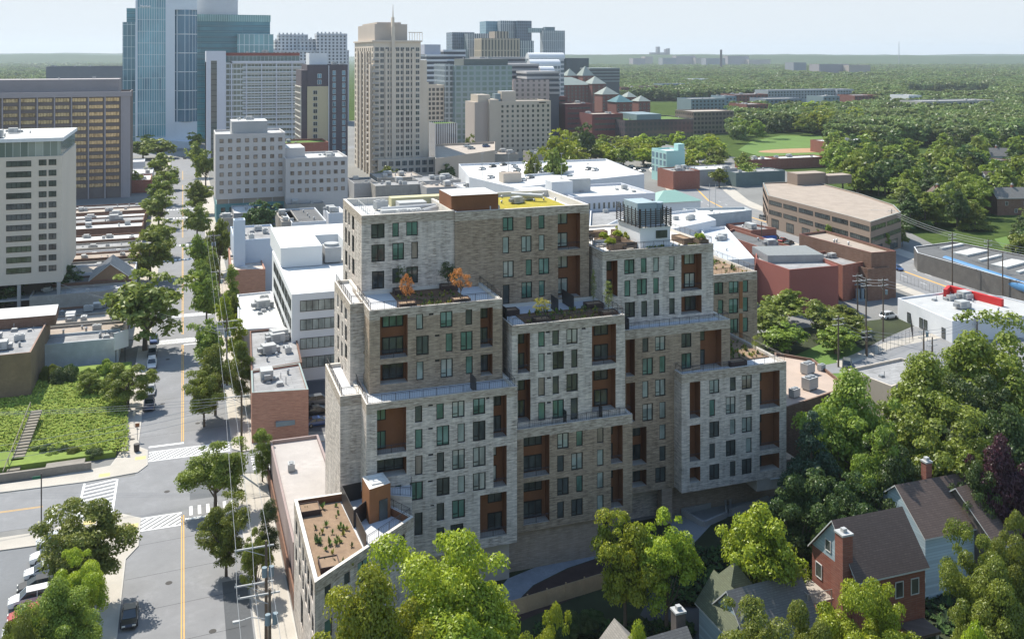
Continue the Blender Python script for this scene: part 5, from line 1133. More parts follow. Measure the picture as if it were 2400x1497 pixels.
# castle-like white building far behind
CB = thing('apartment_block', 'long white apartment block with a battlemented stepped top, far behind', 'apartment building')
for uL, uR, vt, d, dy in ((645, 700, 95, 905, 0), (653, 722, 81, 900, 4), (700, 744, 92, 903, 2), (743, 814, 79, 899, 4), (640, 818, 118, 890, -8)):
    X, Y = DP(uL, d); xr = onY(uR, 100, Y)[0]; z = ZV(vt, d); shell(CB, rect(X, Y, xr, Y + 18), 0, z, MCW('castle_wall', (.10, .11, .13), (.56, .56, .58), 3.6, 3.1, 1.9, 1.3, rough=.5), white_roof)
    n = int((xr - X) / 3.6); b = MB(); b.box(X, Y - .3, z - 2, xr, Y + .2, z - 1.4)
    for k in range(n): b.box(X + k * 3.6, Y - .3, z - 1.39, X + k * 3.6 + 1.5, Y + 1.2, z + 1.5)
    b.build('battlement', M('castle_white', (.58, .58, .60)), CB)
# far cluster of towers
def simple(name, label, cat, uL, uR, vT, d, dep, m, rm=None, wn=None, base=0, **k):
    return px_building(name, label, cat, uL, uR, vT, uL, d, dep, m, rm or grey_roof, base, **k)
cwa = MCW('far_wall_a', (.10, .15, .20), (.50, .52, .54), 3.0, 12, 1.5, .5, rough=.3); cwb = MCW('far_wall_b', (.08, .13, .19), (.14, .20, .27), 3.0, 4.0, .5, .6, rough=.15); cwc = MCW('far_wall_c', (.14, .13, .12), (.50, .40, .31), 4.2, 14, 2.2, 1.2, rough=.6)
simple('tower', 'far dark blue glass tower with white fins at the left of the distant cluster', 'tower', 1060, 1112, 76, 1250, 30, cwb)
simple('tower', 'far grey finned tower beside the dark blue glass one', 'tower', 1098, 1150, 79, 1235, 30, cwa)
simple('tower', 'far tower with a sky-blue glass face, highest of the distant cluster on the left', 'tower', 1139, 1172, 50, 1330, 30, MCW('far_glass_d', (.16, .32, .42), (.2, .36, .46), 4, 4, .3, .4, rough=.1))
r, x0, y0, x1, y1, z = simple('tower', 'far white and dark tower at the left end of the high glass bridge', 'tower', 1172, 1212, 49, 1320, 12, cwa)
simple('tower', 'far dark glass half of the tower by the high bridge', 'tower', 1212, 1246, 49, 1318, 12, cwb)
r, x0, y0, x1, y1, z = simple('tower', 'far grey finned tower at the right end of the high glass bridge', 'tower', 1273, 1324, 72, 1320, 12, cwa); bbox_part(r, 'penthouse', x0 + 4, y0 + 3, z, x1 - 14, y1, z + 5, mgrey)
X, Y = DP(1240, 1319); br = thing('sky_bridge', 'glass bridge high between the two far towers', 'bridge'); bbox_part(br, 'bridge_deck', X, Y + 3, ZV(77, 1319), onY(1276, 70, Y)[0], Y + 9, ZV(66, 1319), MCW('bridge_glass', (.3, .42, .44), (.5, .55, .56), 3, 8, .5, .6))
simple('office_tower', 'far salmon stone building with stepped crown in front of the distant cluster', 'tower', 1128, 1218, 90, 1180, 30, cwc); simple('office_tower', 'upper step of the far salmon stone building', 'tower', 1160, 1192, 74, 1190, 24, cwc)
simple('office_tower', 'far narrow grey finned block right of the salmon stone one', 'tower', 1218, 1251, 96, 1200, 30, cwa)
# banded white building, long terraces, arched roofs
def banded(label, uL, uR, vT, d, dep, n, name='office_block', pitch=4.0, m=None, hh=1.7):
    r, x0, y0, x1, y1, z = simple(name, label, 'office building', uL, uR, vT, d, dep, M('band_dark', (.10, .11, .13), .4, .1), white_roof)
    for j in range(n): bbox_part(r, 'spandrel_band', x0 - .5, y0 - .6, z - hh - j * pitch, x1 + .5, y1, z - j * pitch + (.05 if j == 0 else 0), m or white_p)
    return r, x0, y0, x1, y1, z
r, x0, y0, x1, y1, z = banded('white and dark banded office building right of the cream tower', 1000, 1046, 128, 760, 40, 9); bbox_part(r, 'penthouse', x0 - 1, y0 + 3, z, x1 - 4, y1, z + 8, M('lilac_grey', (.45, .46, .52), .7, .08))
banded('low white banded wing behind the teal-grey glass block', 1040, 1090, 117, 800, 30, 3)
banded('stepped pale office terraces with long horizontal bands, upper part', 1126, 1230, 134, 800, 30, 5, m=M('band_beige', (.44, .42, .41), .8, .08)); banded('stepped pale office terraces with long horizontal bands, middle part', 1180, 1262, 150, 760, 26, 6, m=MATS['band_beige'])
banded('stepped pale office terraces with long horizontal bands, lower part', 1235, 1310, 168, 735, 24, 5, m=MATS['band_beige'])
ar = thing('arched_roof_building', 'white building with three stepped barrel-vault roofs and glass ends', 'office building')
for uL, uR, vt, d in ((1243, 1322, 124, 840), (1246, 1312, 140, 800), (1270, 1298, 156, 775)):
    X, Y = DP(uL, d); xr = onY(uR, 120, Y)[0]; z = ZV(vt, d); R = 5.5
    bbox_part(ar, 'wall', X, Y, 0, xr, Y + 2 * R, z - R, MCW('arch_wall', (.22, .27, .31), (.58, .58, .60), 4, 4, .6, 1.6, rough=.3))
    b = MB()
    for k in range(10):
        a0, a1 = pi * k / 10, pi * (k + 1) / 10; b.quad((X - 1, Y + R - R * cos(a0), z - R + R * sin(a0)), (xr + 1, Y + R - R * cos(a0), z - R + R * sin(a0)), (xr + 1, Y + R - R * cos(a1), z - R + R * sin(a1)), (X - 1, Y + R - R * cos(a1), z - R + R * sin(a1)))
    b.poly([(xr + .9, Y + R - R * cos(pi * k / 10), z - R + R * sin(pi * k / 10)) for k in range(11)]); b.poly([(X - .9, Y + R - R * cos(pi * k / 10), z - R + R * sin(pi * k / 10)) for k in range(11)]); b.build('vault_roof', M('vault_white', (.68, .68, .68), .6, .05), ar)
simple('office_block', 'dark office block right of the arched white roofs', 'office building', 1328, 1380, 137, 1300, 40, M('dark_panel', (.11, .13, .15), .5), grey_roof)
banded('grey office block with white bands right of the red brick complex', 1382, 1452, 160, 1200, 30, 5, m=M('band_grey', (.28, .31, .32), .7))
# teal-grey glass apartment block
tw = MCW('teal_block_wall', (.20, .30, .28), (.235, .30, .325), 4.6, 3.6, 1.5, 1.3, rough=.25, glass2=(.09, .13, .11))
r, x0, y0, x1, y1, z = px_building('apartment_block', 'blue-grey glass apartment block right of the cream tower', 'apartment building', 1066, 1200, 154, 1066, 640, 34, tw, grey_roof, 0, units=4)
bbox_part(r, 'side_wing', onY(1042, 200, y0 + 5)[0], y0 + 4, 0, x0, y1, z + 1, MCW('teal_side', (.14, .18, .19), (.36, .40, .42), 3, 3.6, 1, 1.2)); bbox_part(r, 'penthouse', x0 + 8, y0 + 6, z - 1, x1 - 1, y1 - 4, z + 4.4, M('pent_dark', (.17, .19, .18), .7), grey_roof); roof_units(r, x0 + 12, y0 + 10, x1 - 8, y1 - 8, z + 4.4, 4, 6)
r, x0, y0, x1, y1, z = simple('apartment_block', 'tan apartment block with dark balconies between the cream tower and the glass block', 'apartment building', 1000, 1042, 200, 640, 20, cream); put_windows(r, front(x0, x1, y0, 4, 1.9, 1, 1, 10, z - 2, 3.2, 2, 'd', .03))
r, x0, y0, x1, y1, z = simple('office_block', 'white-finned dark low block at the foot of the glass block', 'building', 1020, 1072, 290, 560, 20, MCW('finned', (.10, .10, .11), (.55, .55, .57), 1.3, 40, .7, 0), lawn_m)
# beige hotel block
r, x0, y0, x1, y1, z = px_building('hotel_block', 'beige block with ten columns of small square windows in the middle distance', 'building', 1168, 1291, 238, 1168, 590, 24, tan_c, tan_roof, 0)
put_windows(r, front(x0, x1, y0, 10, 1.35, 2.0, 1.2, 10, z - 2.4, 3.08, 1.6, 'd', .03)); 
bbox_part(r, 'stair_tower', onY(1149, 250, y0 - 2)[0], y0 - .5, 0, x0 - .02, y1, z + 1.2, tan_c); bbox_part(r, 'blank_wing', onY(1116, 250, y0)[0], y0 + 3, 0, onY(1149, 250, y0)[0] - .05, y1, z - .5, M('mauve_tan', (.44, .38, .34), .9, .06), tan_roof)
bbox_part(r, 'penthouse', onY(1183, 220, y0)[0], y0 + 6, z - .8, onY(1216, 220, y0)[0], y0 + 14, z + 6.0, tan_c, white_roof); bbox_part(r, 'penthouse', x0 - 12, y0 + 4, z - 1, x0 - 4, y1 - 4, z + 4, tan_c, tan_roof); bbox_part(r, 'cooling_unit', x0 - .5, y0 + 5, z - .8, x0 + 3.2, y0 + 11, z + 4.5, mgrey)
bbox_part(r, 'lettering', x1 - 8, y0 - .2, z - 1.5, x1 - 3.5, y0 - .02, z - .9, frame_d)
# red brick complex
rb_ = M('far_red_brick', (.215, .095, .08), .9, .15, .06, .8); gr_ = M('pale_copper_roof', (.22, .255, .235), .7, .1)
def pyr(root, x0, y0, x1, y1, z, h, m):
    b = MB(); cx, cy = (x0 + x1) / 2, (y0 + y1) / 2; ins = min(x1 - x0, y1 - y0) * .5
    lx0, lx1 = (x0 + ins, x1 - ins) if x1 - x0 > y1 - y0 else (cx, cx); q = [(x0 - .6, y0 - .6, z), (x1 + .6, y0 - .6, z), (x1 + .6, y1 + .6, z), (x0 - .6, y1 + .6, z)]
    A, B = (lx0, cy, z + h), (lx1, cy, z + h)
    b.quad(q[0], q[1], B, A); b.poly([q[1], q[2], B]); b.quad(q[2], q[3], A, B); b.poly([q[3], q[0], A]); b.build('hipped_roof', m, root)
for k, (uL, uR, vt, d, dep, h, lab) in enumerate([(1294, 1388, 200, 1000, 34, 8, 'large red brick building with a pale copper roof'), (1330, 1352, 178, 1060, 16, 8, 'small hipped-roof tower on the left behind the red brick building'), (1366, 1392, 178, 1050, 18, 11, 'taller hipped-roof tower behind the red brick building'), (1388, 1420, 197, 1005, 22, 8, 'right wing of the red brick building'),
       (1412, 1450, 222, 880, 18, 7, 'red brick block with balconies and copper roof right of the complex'), (1445, 1482, 240, 800, 18, 6, 'red brick block with a teal copper roof'), (1470, 1492, 228, 900, 14, 5, 'small brick house with a pointed pale roof'), (1497, 1524, 238, 850, 14, 5, 'second small brick house with a pointed pale roof')]):
    r, x0, y0, x1, y1, z = simple('brick_building', lab, 'building', uL, uR, vt, d, dep, rb_, par=.1); pyr(r, x0, y0, x1, y1, z, h, gr_ if k != 5 else M('teal_copper', (.08, .18, .20), .8)); put_windows(r, front(x0, x1, y0, max(3, int((x1 - x0) / 4)), 1.4, 1, 1, 6, z - 2, 3.3, 1.6, 'dw', .03))
for uL, uR, vt, d, dep, lab, n in ((1255, 1330, 228, 800, 30, 'dark red office building behind the beige hotel block', 5), (1325, 1388, 244, 740, 26, 'dark red office building with white-striped glazing', 6), (1388, 1460, 268, 700, 24, 'low dark red building with a grey flat roof', 3)):
    r, x0, y0, x1, y1, z = simple('office_block', lab, 'office building', uL, uR, vt, d, dep, M('dark_red_brick', (.165, .06, .055), .9, .1, .06, .8), tan_roof, units=4)
    for j in range(n): bbox_part(r, 'window_band', x0 + 2, y0 - .06, z - 4.2 - j * 4, x1 - 2, y0 - .01, z - 2.8 - j * 4, glass_d)
r, x0, y0, x1, y1, z = simple('apartment_block', 'pinkish white apartment block with gables right of the glass block', 'apartment building', 1203, 1288, 188, 720, 24, MCW('pink_wall', (.20, .17, .16), (.42, .33, .31), 4.5, 3.6, 2.6, 1.6), white_roof)
r, x0, y0, x1, y1, z = simple('office_block', 'long dark building with planted roof terraces left of the ball field', 'office building', 1465, 1625, 282, 690, 40, MCW('dark_brick_wall', (.09, .09, .10), (.10, .085, .09), 3.4, 4, 1.4, 1.8), lawn_m, units=5); bbox_part(r, 'penthouse', x0 + 12, y0 + 5, z - .8, x0 + 32, y1 - 4, z + 3.6, mgrey)
simple('office_block', 'brown end block of the long dark building left of the ball field', 'office building', 1625, 1720, 262, 770, 30, MCW('brown_end', (.08, .07, .07), (.20, .16, .14), 3.4, 3.6, 1.3, 1.7), tan_roof)
for uL, uR, vt, d, m_, lab in ((1455, 1500, 205, 780, rb_, 'brick block with zigzag facade beyond the red complex'), (1500, 1552, 203, 800, M('dk', (.16, .08, .07)), 'dark brick school-like building in the distance'), (1552, 1614, 197, 820, mgrey, 'blue-grey block in the distance beside the school-like building'), (1620, 1700, 232, 700, mgrey, 'pale blue-grey low block left of the distant apartments'), (1700, 1726, 226, 700, M('blue_pale', (.22, .30, .36)), 'pale blue block in the distance'), (1722, 1800, 222, 720, rb_, 'low red brick row in the distance'),
       (1795, 1880, 232, 690, M('slate_blue', (.22, .26, .31)), 'slate-blue apartment building left of the field trees'), (1800, 1960, 212, 760, M('slate_blue_b', (.33, .36, .40)), 'long pale grey apartment building in the distance'), (1930, 1968, 226, 715, mgrey, 'small pale grey block right of the slate-blue one'), (1962, 2002, 210, 760, M('pale_bl', (.40, .42, .46)), 'grey block at the right end of the distant apartments'), (2003, 2060, 224, 750, rb_, 'low brown row at the edge of the distant wood'), (2130, 2160, 224, 720, white_p, 'small white building right in the distance beside a car park'), (2160, 2330, 238, 700, gconc, 'long grey car park deck in the distance on the right'),
       (1750, 1800, 245, 640, rb_, 'low brown house row above the ball field trees'), (1625, 1660, 185, 1000, white_p, 'small white block among the trees in the distance')):
    d = max(d, 46 * F_PX / (vt - V0)); r, x0, y0, x1, y1, z = simple('distant_building', lab, 'building', uL, uR, vt, d, 30, m_, units=3)
    put_windows(r, front(x0, x1, y0, max(3, int((x1 - x0) / 4.5)), 2.0, 1.5, 1.5, 3, z - 2, 3.6, 1.7, 'd', .03))
for k, (uL, uR, vt, d) in enumerate([(1484, 1512, 137, 2600), (1512, 1530, 133, 2700), (1553, 1585, 136, 2600), (1585, 1630, 131, 2700), (1630, 1655, 136, 2700), (1655, 1700, 137, 2500), (1706, 1755, 131, 2600), (1755, 1806, 140, 2600), (1860, 1890, 147, 2200), (1920, 1990, 151, 2000), (1990, 2040, 153, 2000)]):
    d = d * 1.65 if k < 8 else d * 1.2; simple('distant_block', ['distant apartment slab left of the far towers on the skyline', 'thin distant slab on the skyline', 'distant grey slab under the cathedral', 'broad distant slab in the middle of the skyline row', 'small distant slab in the skyline row', 'pale distant slab left of the tall tan one', 'tall tan distant slab in the skyline row', 'right-hand distant slab in the skyline row', 'low distant building in the far wood, left', 'long low distant building in the far wood', 'low distant building in the far wood, right'][k], 'building', uL, uR, vt, d, 40, M('far_slab_%d' % (k % 3), ((.34, .31, .33), (.42, .37, .34), (.28, .29, .32))[k % 3], .9, .1, .02, .1))
# cathedral and radio mast
X, Y = DP(1544, 7000); ct = thing('cathedral', 'tiny silhouette of a cathedral with three towers on the skyline', 'church'); sc_ = 7000 / F_PX
for uL, uR, vt in ((1526, 1570, 123.5), (1541, 1547, 110), (1565, 1570, 114), (1560.5, 1564, 116)):
    xa, xb = onY(uL, 100, Y)[0], onY(uR, 100, Y)[0]; bbox_part(ct, 'tower' if uR - uL < 10 else 'nave', xa, Y, 0, xb, Y + 30, ZV(vt, 7000), M('dist_stone', (.16, .15, .17)))
X, Y = DP(2107, 5000); rm_ = thing('radio_mast', 'thin radio mast standing on the skyline at the right', 'mast'); b = MB(); b.tube((X, Y, 0), (X, Y, ZV(101, 5000)), 2.2, 1.2, 6); b.tube((X, Y, ZV(101, 5000)), (X, Y, ZV(97, 5000)), 1.0, .5, 5); b.build('mast', M('mast_m', (.35, .33, .35)), rm_)
X, Y = DP(1690, 3500); cm = thing('chimney_stack', 'dark chimney stack rising from the far wood near the skyline blocks', 'chimney'); b = MB(); b.tube((X, Y, 0), (X, Y, ZV(117, 3500)), 5, 4, 8); b.build('stack', M('stack_m', (.12, .10, .11)), cm)
# ---------------------------------------------------------------- low buildings left of the street
def roofpoly(name, label, cat, pts, z, wm, rm, par=.6, z0=0, units=0, ut=1.0, kinds=(0, 1, 2, 3), cop=None, group=None):
    """building whose roof corners are seen at the pixels pts, roof edge at height z"""
    q = [P(u, v, z) for u, v in pts]; r = thing(name, label, cat, group); shell(r, q, z0, z, wm, rm, par, .3, cop=cop)
    xs, ys = [p[0] for p in q], [p[1] for p in q]; cx, cy = sum(xs) / len(q), sum(ys) / len(q)
    rr_ = random.Random(int(pts[0][0] + pts[0][1]))
    for _ in range(units):
        a = rr_.uniform(0, 1); i = rr_.randrange(len(q)); t = rr_.uniform(.15, .72); p, p2 = q[i], q[(i + 1) % len(q)]
        ex, ey = p[0] + (p2[0] - p[0]) * a, p[1] + (p2[1] - p[1]) * a; k = rr_.choice(kinds); s = ut * rr_.uniform(.75, 1.2)
        link(NM[k], unit_mesh(k), r, (ex + (cx - ex) * (1 - t * .85), ey + (cy - ey) * (1 - t * .85), z - par), rr_.choice((0, pi / 2, .2)), (s, s, s))
    return r, q
def lowb(name, label, x0, y0, x1, y1, z, wm, rm, units=3, par=.5, cat='shop building', ut=1.0):
    r = thing(name, label, cat); shell(r, rect(x0, y0, x1, y1), 0, z, wm, rm, par, .3); 
    if units: roof_units(r, x0 + 1.5, y0 + 1.5, x1 - 1.5, y1 - 1.5, z - par, units, int(y0 * 3 + x0), sc_=ut)
    return r
XL = -12.2
stain = M('stained_wall', (.40, .37, .33), .9, .35, .4, 2)
lowb('shop_building', 'low shop with a white painted side wall next to the overgrown lot', -36, 216.2, XL - .6, 223.5, 5.2, M('blue_white_paint', (.50, .54, .56), .9, .25, .5, 3), grey_roof, 5)
lowb('shop_building', 'low shop with a tan gravel roof behind the white-walled one', -36.5, 223.8, XL, 231, 5.0, stain, gravel_roof, 5)
lowb('shop_building', 'low shop with a metal strip roof two behind the overgrown lot', -37, 231.3, XL, 238.5, 5.4, stain, tan_roof, 6)
lowb('shop_building', 'low shop with a brown flat roof under the round street tree', -38, 238.8, XL, 247, 5.1, brick_brown, dark_roof, 5)
bp = thing('billboard', 'white billboard panel on posts at the corner of the white-walled shop', 'billboard'); b = MB(); b.obox(-12.2, 215.4, 3.2, 3.4, .2, 3.6, .7); b.build('panel', M('billboard_white', (.7, .7, .7), .7, .05), bp); b = MB(); b.tube((-13.2, 214.7, 0), (-13.2, 214.7, 3.3), .1); b.tube((-11.5, 216.1, 0), (-11.5, 216.1, 3.3), .1); b.build('frame', metal_d, bp)
r, q = roofpoly('warehouse', 'old warehouse with a stained brown wall and patched roof at the left edge', 'building', [(-60, 838), (72, 825), (118, 740), (-60, 765)], 9.0, M('brown_stucco', (.26, .19, .13), .95, .4, .3, 2.5), grey_roof, units=9, cop=M('rusty_coping', (.33, .22, .17), .9))
x, y = P(75, 760, 9); b = MB(); b.prism([(x - 9, y), (x + 4.5, y), (x + 4, y + 9), (x - 9.5, y + 9)], 8.5, 10.6, 0, 1); b.build('raised_roof', [brick_brown, white_roof], r)
gabled_m = M('striped_metal_roof', (.26, .27, .28), .6, .2)
def gable(root, cx, cy, L, Wd, ze, zr, ang, wall, roof, over=.35, z0=0, gwall=None, name='roof'):
    """house body with ridge along local x; returns transform"""
    c, s = cos(ang), sin(ang)
    def T(x, y, z): return (cx + x * c - y * s, cy + x * s + y * c, z)
    b = MB(); l, w2 = L / 2, Wd / 2
    for a, e in (((-l, -w2), (l, -w2)), ((l, -w2), (l, w2)), ((l, w2), (-l, w2)), ((-l, w2), (-l, -w2))): b.quad(T(*a, z0), T(*e, z0), T(*e, ze), T(*a, ze), 0)
    for sx in (-l, l): 
        p = [T(sx, -w2, ze), T(sx, w2, ze), T(sx, 0, zr - .05)]; b.poly(p if sx > 0 else p[::-1], 1)
    b.build('wall', [wall, gwall or wall], root)
    b = MB(); o = over; k = (zr - ze) / w2; t = .18
    for sg in (-1, 1):
        A, B = (-l - o, sg * (w2 + o), ze - k * o), (l + o, sg * (w2 + o), ze - k * o); D, E_ = (l + o, 0, zr), (-l - o, 0, zr)
        pts = [A, B, D, E_] if sg < 0 else [B, A, E_, D]
        up = [T(p[0], p[1], p[2] + t) for p in pts]; lo = [T(*p) for p in pts]
        b.poly(up); b.poly(lo[::-1])
        for i in range(4): j = (i + 1) % 4; b.quad(lo[i], lo[j], up[j], up[i], 1)
    b.build(name, [roof, M('fascia_white', (.6, .6, .58), .7, .1)], root); return T
sk = thing('skylit_hall', 'low brick hall with a striped gable roof behind the round street tree', 'building'); T_ = gable(sk, *DP(262, 256), 11, 10, 5.6, 9.5, pi / 2, brick_red, gabled_m, gwall=M('timber_gable', (.30, .19, .12)))
b = MB()
for k in range(9):
    for sg in (-1, 1): b.tube(T_(-5.2 + k * 1.3, sg * 5.3, 5.75), T_(-5.2 + k * 1.3, 0, 9.85), .12, n=4)
b.build('roof_rib', metal_w, sk)
ys = [262, 271, 279, 290, 300, 309, 318, 327, 337]
lab = ['grey flat-roofed shop just past the striped hall', 'shop with cluttered ventilation plant on a grey roof', 'flat shop with a long pale parapet behind the ventilation plant', 'shop with a smooth dark grey roof left of the road', 'narrow shop with a red-brown lane beside it', 'shop with a pale stained roof in the middle of the left row', 'white-edged flat shop in the left row', 'flat shop roof with many small vents', 'flat shop with a grey parapet near the crossing']
cols = [grey_roof, dark_roof, tan_roof, dark_roof, gravel_roof, tan_roof, grey_roof, white_roof, tan_roof]
for k, y in enumerate(ys[:-1]): lowb('shop_building', lab[k], -36 - (k % 3) * 2, y, XL - (k % 2), ys[k + 1] - .5, 4.8 + (k * 37 % 5) * .35, [stain, brick_brown, white_p][k % 3], cols[k], 8, ut=.55)
for k, (y, m) in enumerate([(355, white_roof), (365, grey_roof), (376, white_roof), (388, tan_roof), (400, grey_roof)]): lowb('shop_building', ['white-roofed shop just past the second crossing on the left', 'grey-roofed shop, second past the crossing on the left', 'pale-roofed shop, third past the crossing on the left', 'tan-roofed shop, fourth past the crossing on the left', 'grey-blue-roofed shop in front of the gold-glass block'][k], -46, y, XL - 1, y + 10, 5.2 + k % 2 * .5, brick_brown, m, 5)
lowb('brick_building', 'small brick building with a flat roof left of the row of shops', -52, 300, -39, 322, 9.5, brick_brown, grey_roof, 3, cat='building'); lowb('brick_building', 'low brick building with a white roof beside the tan tower', -62, 322, -49, 340, 10, brick_brown, white_roof, 3, cat='building')
lowb('shop_building', 'low white-roofed shop on the left where the street meets the blue tower', -30, 505, XL - 2, 528, 6, white_p, white_roof, 5); lowb('shop_building', 'low shop with a brick front near the blue tower on the left', -30, 478, XL - 2, 500, 6, brick_red, white_roof, 5)
lowb('pavilion', 'white canopy roof at the foot of the tallest tower', -60, 560, -20, 575, 6, white_p, white_roof, 0, cat='building')
# ---- right of the street
r, q = roofpoly('brick_shop', 'orange brick two-storey shop with a green-edged flat roof by the junction', 'shop building', [(590, 920), (723, 912), (703, 850), (588, 868)], 8.6, brick_orange, grey_roof, .4, units=8, cop=M('green_coping', (.30, .36, .34)))
X0, Y0 = q[0]; X1 = q[1][0]
b = MB(); b.box(X1 - 5.4, Y0 - .12, 5.4, X1 - 2.0, Y0 - .02, 7.8); b.build('window', [M('orange_window', (.50, .30, .16), .3, .4, 1, 2)], r)
b = MB(); b.box(X1 - 5.0, Y0 - .12, 0, X1 - 2.4, Y0 - .02, 2.7); b.build('shop_door', glass_d, r)
b = MB(); b.prism([(X1 - 5.3, Y0 - 1.2), (X1 - 2.2, Y0 - 1.2), (X1 - 2.2, Y0), (X1 - 5.3, Y0)], 2.8, 3.6); b.build('awning', mgrey, r)
b = MB(); b.box(X0 + 4.6, Y0 - .14, 3.0, X0 + 8.2, Y0 - .02, 4.6, 0)
for k in range(3): b.box(X0 + 5.8, Y0 - .17, 3.35 + k * .35, X0 + 7.7 - k * .3, Y0 - .14, 3.5 + k * .35, 1)
b.tube((X0 + 5.2, Y0 - .14, 3.8), (X0 + 5.2, Y0 - .18, 3.8), .35, n=12, m=2); b.build('sign_panel', [M('sign_white', (.85, .85, .85)), metal_g, brick_orange], r)
roofpoly('flat_roof_shop', 'long grey flat-roofed building with white pipes and vents behind the orange brick shop', 'shop building', [(588, 868), (708, 848), (690, 765), (585, 775)], 8.2, brick_brown, grey_roof, .4, units=14, ut=1.1)
roofpoly('flat_roof_shop', 'white flat-roofed building beside the tree row', 'shop building', [(558, 772), (682, 765), (636, 682), (556, 690)], 7.4, white_p, white_roof, .4, units=6)
r, q = roofpoly('brick_shop', 'orange brick building with a peeling roof and vents, farther up the street', 'shop building', [(540, 633), (622, 630), (600, 575), (535, 580)], 8.6, brick_orange, M('peeling_roof', (.55, .46, .38), .95, .4, .4, 1.2, col2=(.75, .70, .65)), .5, units=7)
put_windows(r, front(q[0][0], q[1][0], q[0][1], 2, 2.6, 2, 2, 2, 6.4, 3.4, 1.5, 'p', .03))
lowb('garage_wall_building', 'long blank blue-white wall with a rooftop terrace of planters behind it', onY(549, 600, 268)[0], 268, onY(652, 600, 268)[0], 290, 14.5, M('blue_white_wall', (.52, .58, .66), .9, .06, .1, 1), grey_roof, 12, cat='building', ut=1.2)
lowb('white_stair_building', 'narrow tall blank white building left of the long blue-white wall', onY(549, 600, 266)[0] - .2, 264.5, onY(574, 600, 266)[0], 267.9, 20.5, M('blue_white_wall', (.5, .5, .5)), white_roof, 0, cat='building')
for k, (uL, uR, vt, d, dep, m, lab) in enumerate([(520, 546, 512, 330, 12, grey_roof, 'small building with a ribbed grey roof by the teal-based block'), (548, 600, 500, 325, 18, white_roof, 'small building with a sloping white roof by the teal-based block'), (684, 765, 522, 270, 30, dark_roof, 'green-grey flat roof with a pale parapet behind the white office building'), (660, 700, 520, 285, 24, tan_roof, 'flat tan roof left of the green-grey one'), (700, 800, 470, 330, 20, grey_roof, 'flat grey roof at the foot of the concrete wing'), (770, 810, 500, 290, 14, white_roof, 'tiny roof with a white skylight beside the brick building'), (672, 760, 480, 318, 12, dark_roof, 'dark flat roof just below the concrete wing')]):
    d = (H - 8) * F_PX / (vt - V0); X, Y = DP(uL, d); lowb('low_building', lab, X, Y, onY(uR, 500, Y)[0], Y + dep, 8, [stain, gconc, white_p][k % 3], m, 5, cat='building')
# white five-storey office building with ribbon windows
WO = thing('white_office', 'white five-storey office building with ribbon windows left of the brick building', 'office building')
wz = 17.4; (wx0, wy0), (wx1, _) = P(684, 690, wz), P(806, 690, wz); wx1 = wx0 + 20; (wlx, wly) = P(640, 590, wz)
shell(WO, rect(wx0, wy0, wx1, wy0 + 44), 0, wz, M('bright_white_wall', (.70, .70, .69), .85, .05, .1, 1), white_roof, .3)
b = MB(); pz = wz + 4.2; yp0 = P(668, 632, wz)[1]; b.box(wx0 + .3, yp0 + 3, wz - .2, wx0 + 9.5, yp0 + 30, pz, 0, 1); b.box(wx0 + 9.5, yp0 + 16, wz - .2, wx1, yp0 + 30, pz, 0, 1); b.box(wx1 - 5, yp0 + 3, wz - .2, wx1 - .3, yp0 + 16, pz, 0, 1); b.build('penthouse', [MATS['bright_white_wall'], white_roof], WO)
b = MB(); b.box(wx0 + 10.3, yp0 + 4, wz, wx0 + 14, yp0 + 9, wz + 3.4); b.tube((wx0 + 12.1, yp0 + 6.5, wz + 3.4), (wx0 + 12.1, yp0 + 6.5, wz + 4.0), 1.7, n=16); b.build('cooling_tower', metal_w, WO)
W_ = []
for j in range(4): W_.append((wx0 + 8.9, wy0 - .03, wz - 3.6 - j * 3.75, 0, 14.6, 2.2, 'pd'))
for j in range(4): W_ += [(wx0 - .03, wy0 + 4 + k * 6.5, wz - 3.6 - j * 3.75, -pi / 2, 5.2, 2.2, 'pd') for k in range(6)]
put_windows(WO, W_); b = MB(); b.box(wx0 + 9.2, wy0 - .1, 2.2, wx0 + 12.6, wy0 - .02, 3.6); b.build('sign_panel', M('sign_white', (.8, .8, .8)), WO)
# podium roof beside the brick building
r, q = lowb('podium', 'low flat podium roof between the sidewalk and the brick building', 12.6, 117.0, 19.9, 149, 6.0, M('mauve_render', (.36, .28, .26), .9, .2), M('stained_podium_roof', (.47, .43, .40), .95, .25, .25, 1.2), 0, cat='building'), 0
for x, y in ((14.7, 138.5), (15.6, 120.8)): link('air_conditioner', unit_mesh(0), r, (x, y, 5.5), 1.5, (.7, .8, .9))
sheet('car_park', [(722, 1010), (770, 1010), (770, 890), (700, 895)], .03, asphalt_dark); sheet('car_park', [(610, 690), (660, 690), (650, 590), (600, 600)], .03, asphalt_dark)
kb = MB(); p, q = P(640, 1040), P(770, 1022)
